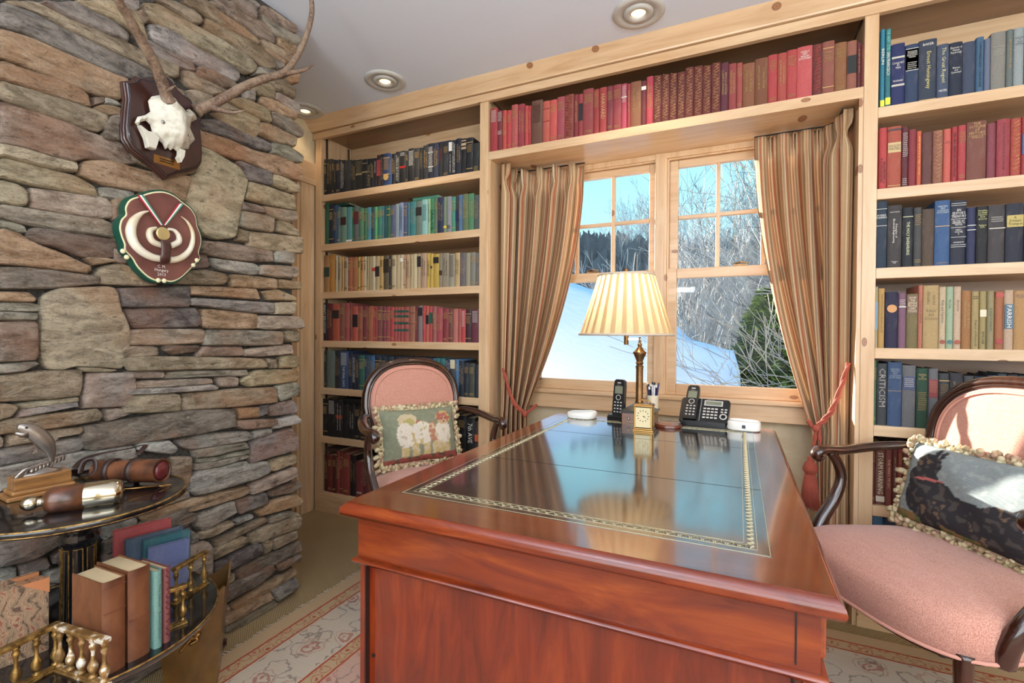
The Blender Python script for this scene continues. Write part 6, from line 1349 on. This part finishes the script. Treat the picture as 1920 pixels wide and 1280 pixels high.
def antler(pts, rr, tines, side):
    P = spline(pts, 7); k = len(P); R_ = [rr[0]+(rr[1]-rr[0])*(i/(k-1))**1.1 for i in range(k)]; R_[0] *= 1.35; R_[1] *= 1.25
    mb = MB().tube(P, R_, 12, L); o = obj('antler', mb, ANT, t, True)
    for tp, r0 in tines:
        Q = spline(tp, 6); kk = len(Q); obj('tine', MB().tube(Q, [r0*(1-.9*(i/(kk-1))**1.3)+.0006 for i in range(kk)], 10, L), ANT, o, True)
A = [(316,192),(302,150),(285,110),(262,70),(240,30),(222,0)]; XS = [-1.612, -1.590, -1.565, -1.54, -1.515, -1.49]
PA = [at(0, x, *q) for q, x in zip(A, XS)]; d = PA[-1]-PA[-2]
PA += [PA[-1]+d*1.0+Vector((.01, .01, .04)), PA[-1]+d*1.6+Vector((.02, .05, .12))]
PA = [p if p.z < 2.36 else Vector((p.x, p.y, 2.36)) for p in PA]
antler(PA, (.0175, .008), [([at(0, -1.603, 305, 168), at(0, -1.585, 316, 168), at(0, -1.57, 330, 160)], .008)], -1)
B = [(368,208),(400,194),(430,178),(462,160),(500,146),(532,136),(552,112),(570,78),(582,40),(585,12),(581,-18)]; XS = [-1.615, -1.60, -1.58, -1.56, -1.535, -1.51, -1.495, -1.48, -1.465, -1.45, -1.44]
PB = [at(0, x, *q) for q, x in zip(B, XS)]
PB = [p if p.z < 2.40 else Vector((p.x, p.y, 2.40)) for p in PB]
antler(PB, (.0165, .0075), [([at(0, -1.605, 392, 199), at(0, -1.575, 410, 205), at(0, -1.54, 436, 211), at(0, -1.515, 459, 207)], .011), ([at(0, -1.512, 530, 137), at(0, -1.49, 552, 135), at(0, -1.47, 574, 130), at(0, -1.455, 590, 119)], .010), ([at(0, -1.56, 458, 163), at(0, -1.552, 470, 168)], .010)], 1)
# tusk plaque
TP = [(.898,1.548),(.928,1.556),(.960,1.551),(.984,1.537),(1.012,1.522),(1.030,1.497),(1.035,1.466),(1.047,1.436),(1.049,1.406),(1.040,1.372),(1.046,1.351),(1.028,1.331),(1.003,1.301),(.978,1.275),(.950,1.260),(.925,1.262),(.905,1.258),(.878,1.268),(.849,1.295),(.833,1.322),(.813,1.344),(.812,1.362),(.804,1.385),(.799,1.411),(.804,1.437),(.816,1.455),(.815,1.478),(.828,1.505),(.857,1.524),(.875,1.536)]
cyt, czt = .924, 1.405; loc = (-1.672, cyt, czt); L = Matrix.Translation(-Vector(loc))
t = thing('tusk_trophy', 'shield plaque with boar tusks, striped ribbon and medal on the stone wall', 'trophy', loc)
SP = smoothpoly(TP, 3)
board(SP, -1.675, -1.650, flat('plaque_green', (18,72,56), .35), t, loc, 'green_edge', [(1, 0), (1, .8), (.985, 1)])
board(SP, -1.652, -1.648, flat('cream_paint', (232,222,180), .5), t, loc, 'cream_border', [(.955, 0), (.955, .8), (.95, 1)])
PB_ = NT('plaque_reddish', .45); g = PB_.noise(PB_.coord(), 12, 4); PB_.color(PB_.ramp(g, [(.3, lin((92,52,46))), (.7, lin((122,76,66)))]))
board(SP, -1.649, -1.6455, PB_.m, t, loc, 'brown_face', [(.925, 0), (.925, .8), (.92, 1)])
def S2(px, py, x=-1.645): p = at(0, x, 200+px/6.095, 340+py/6.095); return p
for px, py in ((185,797),(228,866),(590,1130),(658,1135),(1030,900),(990,957)):
    obj('scroll_knob', MB().ball(S2(px, py, -1.644), (.005, .0072, .0072), 12, 8, L), MATS['cream_paint'], t, True)
TUSK = NT('ivory_tusk', .3); g = TUSK.noise(TUSK.coord(), 10, 3); TUSK.color(TUSK.ramp(g, [(.4, lin((232,224,204))), (.75, lin((196,174,134)))])); TUSK.set(Coat_Weight=.4); TUSK = TUSK.m
def tusk(P, R_): 
    Q = spline([S2(a, b, -1.640) for a, b in P], 8); k = len(Q); rr = []
    for i in range(k):
        f = i/(k-1)*(len(R_)-1); j = min(len(R_)-2, int(f)); rr.append(R_[j]+(R_[j+1]-R_[j])*(f-j))
    obj('tusk', MB().tube(Q, rr, 12, L, up=(1, 0, 0)), TUSK, t, True)
tusk([(490,338),(400,365),(310,450),(275,570),(310,700),(400,800),(520,865),(625,885)], [.0008, .006, .0120, .0138, .0132, .0124, .0114, .0105])
tusk([(850,400),(920,460),(975,560),(985,670),(950,780),(870,860),(780,895),(720,895)], [.0008, .004, .006, .0070, .0085, .0100, .0106, .0108])
tusk([(570,530),(500,560),(490,620),(530,690),(640,735)], [.0045, .0088, .0100, .0098, .0088])
tusk([(700,545),(770,560),(820,620),(820,690),(730,740)], [.004, .0055, .0075, .0095, .0088])
BANDL = flat('leather_band', (70,40,34), .35)
m = MB(); Q = [S2(660, 660, -1.630), S2(680, 720, -1.622), S2(680, 800, -1.620), S2(672, 880, -1.622), S2(668, 925, -1.632)]
m.tube(spline(Q, 6), .0095, 12, L, flat=(1.6, .6)); obj('leather_band', m, BANDL, t, True)
obj('medal', MB().lathe([(.0001, .004), (.017, .004), (.0195, .0035), (.0205, .001), (.019, 0)][::-1], 28, M=L@Matrix.Translation(S2(643, 598, -1.622))@Matrix.Rotation(pi/2, 4, 'Y')), flat('medal_gold', (214,196,140), .3, .7), t, True)
def ribbon(a0, b0, a1, b1):
    for k, c_ in enumerate(('red', 'white', 'green')):
        o0 = (k-1)*24; p0 = S2(a0+o0-12, b0+ (0), -1.640); p0b = S2(a0+o0+12, b0, -1.640); p1 = S2(a1+o0*.5-6, b1, -1.632); p1b = S2(a1+o0*.5+6, b1, -1.632)
        mb = MB().add([p0, p0b, p1b, p1]+[p-Vector((.0012, 0, 0)) for p in (p0, p0b, p1b, p1)], [(0, 1, 2, 3), (7, 6, 5, 4), (0, 4, 5, 1), (2, 6, 7, 3), (1, 5, 6, 2), (3, 7, 4, 0)], L)
        mt = MATS.get('ribbon_'+c_) or flat('ribbon_'+c_, {'red': (170,40,54), 'white': (232,230,224), 'green': (70,140,112)}[c_], .7)
        obj('ribbon_stripe', mb, mt, t, label=c_+' ribbon stripe')
ribbon(385, 155, 628, 500); 
ribbon(850, 255, 665, 500)
for k, (s_, py, hh, ww) in enumerate((('C. M.', 972, .0095, .024), ('Hungary', 1018, .012, .040), ('2013', 1062, .0095, .024))):
    tm = text_mesh(s_, ww, hh); p = S2(628, py, -1.6448); mb = MB().add(tm.v, tm.f, L@Matrix.Translation(p)@Matrix.Rotation(pi/2, 4, 'Z')); obj('painted_lettering', mb, MATS['ribbon_white'], t)
# ------------------------------------------------------------------ round two-tier table at the left
TC = (-1.415, .605); TZ = .71; TR = .216
t = thing('tiered_table', 'round black and gold two-tier book table in front of the stone wall', 'table', (TC[0], TC[1], 0))
obj('top', MB().lathe([(.0001, .690), (.16, .690), (.205, .692), (.213, .697), (TR, .703), (.214, .708), (.207, .7098), (.0001, .7098)], 72), LACQ, t, True, angle=50)
obj('gilt_edge_line', MB().tube([((TR-.004)*cos(2*pi*i/72), (TR-.004)*sin(2*pi*i/72), .7085) for i in range(72)], .0024, 6, closed=True), GOLD, t, True)
obj('gilt_under_line', MB().tube([((TR-.001)*cos(2*pi*i/72), (TR-.001)*sin(2*pi*i/72), .6985) for i in range(72)], .0012, 6, closed=True), GOLD, t, True)
obj('column', MB().lathe([(.036, .405), (.036, .42), (.033, .425), (.0315, .60), (.033, .605), (.039, .612), (.041, .620), (.038, .628), (.040, .634), (.043, .642), (.043, .692)], 40), LACQ, t, True, angle=40)
for k in range(8):
    a = k*pi/4+.35; m = MB()
    for da in (-.26, .26): m.tube([(.0335*cos(a+da), .0335*sin(a+da), .43), (.0322*cos(a+da), .0322*sin(a+da), .598)], .0013, 4)
    for z_ in (.43, .598): m.tube([(.0335*cos(a+q*.065), .0335*sin(a+q*.065), z_) for q in range(-4, 5)], .0013, 4)
    obj('gilt_panel_line', m, GOLD, t)
Z2 = .405; R2 = .285
obj('lower_tier', MB().lathe([(.0001, Z2-.022), (.25, Z2-.022), (.276, Z2-.018), (R2-.002, Z2-.010), (R2, Z2-.004), (R2-.004, Z2), (.0001, Z2)], 80), LACQ, t, True, angle=40)
obj('gilt_edge_line', MB().tube([((R2-.002)*cos(2*pi*i/80), (R2-.002)*sin(2*pi*i/80), Z2-.001) for i in range(80)], .0024, 6, closed=True), GOLD, t, True)
obj('pedestal', MB().lathe([(.19, .0095), (.20, .014), (.19, .03), (.12, .05), (.06, .08), (.045, .12), (.055, .18), (.04, .24), (.05, .32), (.07, .37), (.08, .383)], 40), LACQ, t, True)
BALP = [(.0070, 0), (.0070, .004), (.004, .006), (.0055, .010), (.0085, .018), (.0088, .024), (.006, .032), (.0035, .038), (.0032, .050), (.0045, .058), (.0065, .062), (.0065, .066), (.004, .069), (.0065, .073), (.0065, .078)]
def gallery(p0, p1, n, label_mat):
    "straight balustrade: floor rail, turned balusters, top rail; coordinates relative to the table axis"
    p0 = Vector((p0[0]-TC[0], p0[1]-TC[1], 0)); p1 = Vector((p1[0]-TC[0], p1[1]-TC[1], 0)); d = (p1-p0); a = math.atan2(d.y, d.x); M = Matrix.Translation(p0+Vector((0, 0, Z2)))@Matrix.Rotation(a, 4, 'Z'); l_ = d.length
    obj('gallery_foot_rail', MB().box(-.008, l_+.008, -.009, .009, 0, .005, M).box(-.006, l_+.006, -.0065, .0065, .005, .008, M), label_mat, t, bevel=.001)
    for i in range(n):
        obj('baluster', MB().lathe(BALP, 12, ((l_*i/(n-1)), 0, .008), M), label_mat, t, True)
    obj('gallery_top_rail', MB().box(-.008, l_+.008, -.0085, .0085, .086, .095, M), label_mat, t, bevel=.002)
g = lambda px, py, z=Z2+.09: at(2, z, px, py)
A_, B_, C_ = g(0, 1222), g(104, 1172), g(196, 1200)
d = (A_-B_); A2 = B_+d.normalized()*.13
gallery(A2, B_, 5, GOLD); gallery(B_+(C_-B_).normalized()*.014, C_, 5, CHIP)
D_, E_, F_ = g(318, 1075), g(383, 1036), g(336, 1107)
gallery(E_, g(330, 1066), 3, GOLD)
gallery(g(336, 1100)+Vector((-.006,-.03,0)), g(336, 1100)+Vector((.004, .006, 0)), 2, GOLD)
def standbook(name, foot, rz, w, h, d_, col, label, feat=(), lean=0, mat=None, z=Z2):
    return book(foot[0], foot[1], z, w, h, d_, col, list(feat), label, 'books on the lower tier' , lean, rz, mat=mat, seed=int(abs(foot[0])*1e4))
B1 = g(218, 1256, Z2); 
OLD = (140,86,56)
# spine faces the camera-right; depth runs away to the upper left
RZ = .62
def place(px, py, w, h, dd, col, label, feat=(), rz=RZ, mat=None, lean=0, z=Z2):
    p = at(2, z, px, py); return standbook('book', (p.x, p.y), rz, w, h, dd, col, label, feat, lean, mat, z)
OLDB = woodmat('old_brown_calf', (74,38,24), (124,76,46), (150,98,62), .45, (3, 3, 3), .2)
def put(x, y, w, h, dd, col, label, feat=(), mat=None): return standbook('book', (x, y), 1.60, w, h, dd, col, label, feat, 0, mat)
put(-1.155, .5545, .042, .190, .112, OLD, 'very thick old brown leather book nearest the camera on the lower tier', [('b',(110,60,44),.66,.665),('b',(110,60,44),.93,.935)], OLDB)
put(-1.157, .6020, .043, .193, .118, OLD, 'thick old brown leather book second in the row on the lower tier', [('b',(110,60,44),.45,.455)], OLDB)
put(-1.156, .6385, .017, .172, .110, (120,166,152), 'thin pale green book with dark spine lettering beside the old brown books', [('t',(50,60,70),'The Lancer   Robert James',.12,.82,True,.4)])
put(-1.160, .6590, .015, .168, .105, (146,74,70), 'thin red patterned book at the end of the front row', [('g',(110,40,44))])
def slab_book(px, py, L_, T_, H_, col, label, rz, z=Z2, lean=0):
    "large thin book seen from its cover; px,py = bottom near corner of the cover"
    p = at(2, z, px, py); t = thing('book', label, 'book', (p.x, p.y, z), rz, 'tall thin books on the lower tier'); 
    if lean: t.rotation_euler = (lean, 0, rz)
    obj('cover', MB().box(0, L_, 0, .003, 0, H_).box(0, L_, T_-.003, T_, 0, H_).box(L_-.003, L_, .003, T_-.003, 0, H_), CLOTH, t, col=col, bevel=.001)
    obj('pages', MB().box(.005, L_-.003, .003, T_-.003, .004, H_-.005), PAGES, t); return t
def slab2(c0, c1, topz, T_, col, label):
    "c0, c1: plan points of the near cover's bottom edge"
    p0, p1 = Vector(c0), Vector(c1); d = p1-p0; rz = math.atan2(d.y, d.x)
    t = thing('book', label, 'book', (p0.x, p0.y, Z2), rz, 'tall thin books on the lower tier'); L_ = d.length; H_ = topz-Z2
    obj('cover', MB().box(0, L_, 0, .003, 0, H_).box(0, L_, T_-.003, T_, 0, H_).box(L_-.003, L_, .003, T_-.003, 0, H_), CLOTH, t, col=col, bevel=.001)
    obj('pages', MB().box(.004, L_-.003, .003, T_-.003, .003, H_-.004), PAGES, t); return t
def spx(X0, q0, X1, q1, T_, col, label):
    a, b = at(0, X0, *q0), at(0, X1, *q1); return slab2((a.x, a.y), (b.x, b.y), (a.z+b.z)/2, T_, col, label)
spx(-1.405, (278, 1034), -1.375, (355, 1005), .014, (104,112,160), 'large lavender blue cloth book standing in front of the tall thin books')
spx(-1.440, (269, 1020), -1.405, (357, 988), .016, (48,112,122), 'tall dark teal book standing behind the lavender one')
spx(-1.475, (236, 1018), -1.440, (344, 984), .018, (84,104,132), 'tall grey blue book between the teal and the red one')
spx(-1.530, (214, 1004), -1.495, (321, 965), .018, (214,72,74), 'tallest thin book, bright coral red, leaning at the back of the lower tier')
# marbled books at the left end
t2 = NT('marbled_paper', .6); v = t2.coord('Object', (1, 1, 1)); n_ = t2.noise(v, 16, 4, .55, 2.6); w_ = t2.wave(v, 14, 11, 4, 'DIAGONAL' if False else 'X', 1.6); k = t2.math('ADD', t2.math('MULTIPLY', w_, .5), t2.math('MULTIPLY', n_, .5))
t2.color(t2.ramp(k, [(.22, lin((84,60,46))), (.38, lin((158,130,100))), (.46, lin((104,76,58))), (.54, lin((176,146,114))), (.62, lin((120,88,68))), (.72, lin((166,134,104))), (.8, lin((128,72,54)))])); MARB = t2.m
for k, (y0, lab) in enumerate(((.0, 'brown marbled board book at the left end of the lower tier, nearest'), (.022, 'second marbled board book behind the nearest one at the left'), (.044, 'third marbled board book, farthest at the left'))):
    b0 = at(2, Z2, 96, 1218); c0 = Vector((b0.x-.013*k-.004, b0.y-.002+.001*k, 0)); dr = Vector((-.16, -.97, 0)).normalized()
    c1 = c0; c0_ = c0+dr*.155; rz = math.atan2((c1-c0_).y, (c1-c0_).x)
    t = thing('book', lab, 'book', (c0_.x-.013*k, c0_.y, Z2), rz, 'marbled books on the lower tier'); H_ = .160-.004*(k % 2); T_ = .012
    obj('board', MB().box(0, .155, 0, .003, 0, H_), MARB, t, bevel=.001); obj('board', MB().box(0, .155, T_-.003, T_, 0, H_), MARB, t, bevel=.001)
    obj('pages', MB().box(.004, .150, .003, T_-.003, .003, H_-.005), PAGES, t)
    obj('leather_corner', MB().prism([(.156, H_+.0005), (.110, H_+.0005), (.156, H_-.032)], 0, .004, Matrix(((1, 0, 0, 0), (0, 0, -1, .0032), (0, 1, 0, 0), (0, 0, 0, 1)))), flat('tan_leather', (184,116,74), .5) if 'tan_leather' not in MATS else MATS['tan_leather'], t)
# fish sculpture
p = at(2, TZ, 75, 905)
fx = Vector((-1.545, .585, TZ)); t = thing('fish_sculpture', 'pewter leaping trout over a wave on a stepped striped wooden base', 'sculpture', fx, 1.47)
obj('base_step', MB().box(-.068, .068, -.040, .040, 0, .010), OAKP, t, bevel=.003); obj('base_step', MB().box(-.058, .058, -.032, .032, .010, .020), OAKP, t, bevel=.004); obj('base_block', MB().box(-.052, .052, -.026, .026, .020, .048), OAKP, t, bevel=.0015)
m = MB(); r = random.Random(8)
for k in range(9):
    x0 = -.034+.008*k; s_ = 1 if k % 2 else -1; m.tube(spline([(x0-.012, (k-4)*.0025, .048), (x0-.004, (k-4)*.003, .058+.004*(k % 3)), (x0+.006, (k-4)*.003, .066+.010*(k/8)), (x0+.016, (k-4)*.003, .064+.014*(k/8)), (x0+.015, (k-4)*.0032, .056+.012*(k/8))], 5), [.0045]*21, 7)
m.lathe([(.034, .047), (.030, .052), (.018, .058), (.006, .066)], 14, (0, 0, 0), Matrix.Diagonal((1.25, .55, 1, 1)))
obj('wave', m, PEWT, t, True)
F = spline([(.020, 0, .070), (.021, 0, .084), (.016, 0, .106), (.004, 0, .130), (-.012, 0, .150), (-.030, 0, .163), (-.040, 0, .166)], 6); k = len(F)
fp = [.003, .006, .012, .0175, .0185, .0165, .0120, .0055]; rr = []
for i in range(k):
    f_ = i/(k-1)*7; j_ = min(6, int(f_)); rr.append(fp[j_]+(fp[j_+1]-fp[j_])*(f_-j_))
obj('fish_body', MB().tube(F, rr, 14, flat=(1.0, .6), up=(0, 1, 0)), PEWT, t, True)
obj('fish_jaw', MB().tube([(-.022, 0, .148), (-.034, 0, .148), (-.044, 0, .154)], [.010, .007, .003], 8), PEWT, t, True); obj('fish_eye', MB().ball((-.026, -.008, .164), .0028, 8, 6), BLACKP, t, True)
for P in ([(.020, 0, .118), (.034, 0, .126), (.026, 0, .136), (.010, 0, .130)], [(-.008, 0, .110), (-.016, 0, .098), (-.004, 0, .100)], [(.010, 0, .076), (.0, 0, .062), (.016, 0, .066), (.030, 0, .060), (.020, 0, .078)], [(-.022, 0, .138), (-.034, 0, .132), (-.020, 0, .130)]):
    n = len(P); obj('fin', MB().add([(x, -.0015, z) for x, y, z in P]+[(x, .0015, z) for x, y, z in P], [tuple(range(n)), tuple(range(n, 2*n))[::-1]]+[(i, (i+1) % n, (i+1) % n+n, i+n) for i in range(n)]), PEWT, t)
# leather cased spyglass with strap
a, b = at(2, TZ+.034, 178, 880), at(2, TZ+.032, 306, 874)
a = Vector((-1.520, .690, TZ+.032)); b = at(0, -1.350, 304, 873); b.z = min(b.z, TZ+.036)
d = b-a; Q = d.to_track_quat('Z', 'Y').to_matrix().to_4x4(); l_ = d.length
LTH = NT('saddle_leather', .35); g = LTH.noise(LTH.coord(), 24, 4); LTH.color(LTH.ramp(g, [(.35, lin((58,32,20))), (.65, lin((112,66,40)))])); LTH.set(Coat_Weight=.4, Coat_Roughness=.2); LTH.bump(g, .15, .003); LTH = LTH.m
DL = flat('dark_strap_leather', (52,32,26), .45)
t = thing('spyglass_case', 'brown leather cylindrical spyglass case with looped strap on the round table', 'case', a)
obj('body', MB().lathe([(.0001, 0), (.022, 0), (.0255, .003), (.0275, l_*.62), (.0295, l_*.63), (.030, l_*.97), (.031, l_*.975), (.031, l_), (.028, l_), (.026, l_-.002), (.012, l_+.002), (.0001, l_+.004)], 32, M=Q), LTH, t, True, angle=40)
obj('end_cap', MB().lathe([(.025, l_-.001), (.020, l_+.004), (.010, l_+.008), (.0001, l_+.0085)], 28, M=Q), flat('oxblood_lens', (92,34,34), .22), t, True)
for f_ in (.25, .60): obj('strap_band', MB().lathe([(.0280, l_*f_-.007), (.0312, l_*f_-.006), (.0312, l_*f_+.006), (.0280, l_*f_+.007)], 28, M=Q, cap=False), DL, t, True)
obj('buckle', MB().tube([(x, y, z) for x, y, z in ((-.006, -.028, l_*.66), (.006, -.028, l_*.66), (.006, -.028, l_*.76), (-.006, -.028, l_*.76))], .0016, 6, Q, closed=True), BRASS, t, True)
S1 = [at(0, -1.42, 258, 852), at(0, -1.45, 272, 834), at(0, -1.52, 240, 841), at(0, -1.58, 190, 850), at(0, -1.57, 155, 862), at(0, -1.53, 140, 880), at(2, TZ+.006, 148, 893), at(2, TZ+.004, 190, 886), at(2, TZ+.004, 232, 897), at(2, TZ+.006, 256, 893), at(0, -1.42, 258, 884)]
obj('strap', MB().tube(spline(S1, 8), .0065, 8, Matrix.Translation(-a), flat=(1.0, .22), up=(.3, 0, 1)), DL, t, True)
S3 = [at(0, -1.50, 150, 888), at(0, -1.50, 158, 866), at(0, -1.49, 176, 862), at(0, -1.48, 178, 880), at(0, -1.475, 168, 892)]
obj('strap_loop', MB().tube(spline(S3, 8), .006, 8, Matrix.Translation(-a), flat=(1.0, .25)), DL, t, True)
# hip flask in leather and nickel, lying on its side
c0 = at(2, TZ+.024, 44, 945); c1 = at(2, TZ+.024, 232, 920)
d = c1-c0; l_ = d.length; Q = d.to_track_quat('Z', 'Y').to_matrix().to_4x4()
t = thing('hunting_flask', 'leather and nickel hunting flask lying on the round table, bulb stopper at left', 'flask', c0)
def ellat(prof, n=28, w=1.0, h=.62): return MB().lathe(prof, n, M=Q@Matrix.Diagonal((h, w, 1, 1)))
# Q maps z to the flask axis; its x points across
obj('stopper', MB().ball((0, 0, .010), (.0155, .0155, .0165), 18, 12, Q).lathe([(.0085, .018), (.0095, .020), (.0095, .030), (.008, .032)], 20, M=Q), SILV, t, True)
obj('leather_sleeve', MB().lathe([(.012, .030), (.022, .036), (.0285, .046), (.0290, l_*.60)], 28, M=Q), LTH, t, True)
obj('nickel_cup', MB().lathe([(.0292, l_*.59), (.0298, l_*.60), (.0298, l_*.90), (.026, l_*.97), (.016, l_), (.0001, l_+.001)], 28, M=Q), SILV, t, True, angle=60)
p0, p1 = at(2, TZ+.018, 232, 917), at(2, TZ+.004, 316, 909)
t = thing('cigar_lighter_rod', 'thin brass rod with a ring end lying beside the flask', 'tool', p0)
v1 = p1-p0; rg = [p1-p0+Vector((.008*cos(2*pi*i/14), .010+.012*sin(2*pi*i/14)-.02, 0)) for i in range(14)]
obj('rod', MB().tube([(0, 0, 0), tuple(v1*.84)], .002, 8), BRASS, t, True)
dv = v1.normalized(); sdv = dv.cross(Vector((0, 0, 1))).normalized()
obj('ring', MB().tube([v1*.92+dv*.014*cos(2*pi*i/16)+sdv*.0055*sin(2*pi*i/16) for i in range(16)], .0016, 6, closed=True), BRASS, t, True)
# waste bin
t = thing('waste_bin', 'gilt brown tapered wooden waste bin with brass mount against the stone wall', 'bin', (-1.527, .947, 0), .87)
def binsec(z, s_): return [(-.095*s_, -.095*s_, z), (.095*s_, -.095*s_, z), (.095*s_, .095*s_, z), (-.095*s_, .095*s_, z)]
N = 12; H = .318; outer = []
def side(u, v, k, off=0):
    c = [(-1, -1), (1, -1), (1, 1), (-1, 1)]; a, b = c[k], c[(k+1) % 4]; s_ = (.062+.028*v)-off; top = H+.022*(abs(2*u-1)**2.2)-.018*sin(pi*u)**1
    return ((a[0]+(b[0]-a[0])*u)*s_, (a[1]+(b[1]-a[1])*u)*s_, .004+(top-.004)*v)
for k in range(4):
    m = MB(); m.grid(16, 4, lambda u, v: side(u, v, k)); m.grid(16, 4, lambda u, v: side(u, v, k, .005)); nv = 85
    for i in range(16): m.f.append((68+i, 68+i+1, 85+68+i+1, 85+68+i))
    obj('side_panel', m, BINW, t)
obj('bottom', MB().box(-.060, .060, -.060, .060, 0, .008), BINW, t)
m = MB(); r = random.Random(3)
for k in range(9):
    a = k*.7; m.tube(spline([(.0+.004*k, .0, .0+.008*k), (.006+.004*k+.008*cos(a), -.002, .006+.008*k+.006*sin(a)), (.012+.004*k, 0, .012+.008*k)], 4), .0022+.0012*(k < 5), 6)
m.tube(spline([(-.018, 0, -.012), (-.004, 0, .004), (.022, 0, .034), (.044, 0, .080)], 6), .0028, 6)
bm_ = obj('brass_mount', m, BRASS, t, True); bm_.location = (.0, -.092, .185); bm_.scale = (1.35, 1, 1.35)
# pine cone on the carpet
p = at(2, .018, 403, 1208); t = thing('pine_cone', 'dark brown pine cone on the carpet beside the waste bin', 'pine cone', p, .9)
m = MB(); 
for k in range(11):
    z = -.028+.0056*k; R_ = .020*sqrt(max(.05, 1-((k-3.5)/8)**2))
    for q in range(8): a = q*pi/4+k*.4; m.add([(z, R_*.4*cos(a-.3), R_*.4*sin(a-.3)), (z, R_*.4*cos(a+.3), R_*.4*sin(a+.3)), (z+.006, R_*cos(a+.28), R_*sin(a+.28)), (z+.008, R_*1.08*cos(a), R_*1.08*sin(a)), (z+.006, R_*cos(a-.28), R_*sin(a-.28))], [(0, 1, 2, 3, 4)])
o = obj('scales', m, flat('cone_brown', (84,48,34), .7), t); o['kind'] = 'stuff'
obj('core', MB().tube([(-.030, 0, 0), (.034, 0, 0)], [.010, .006], 8), MATS['cone_brown'], t)
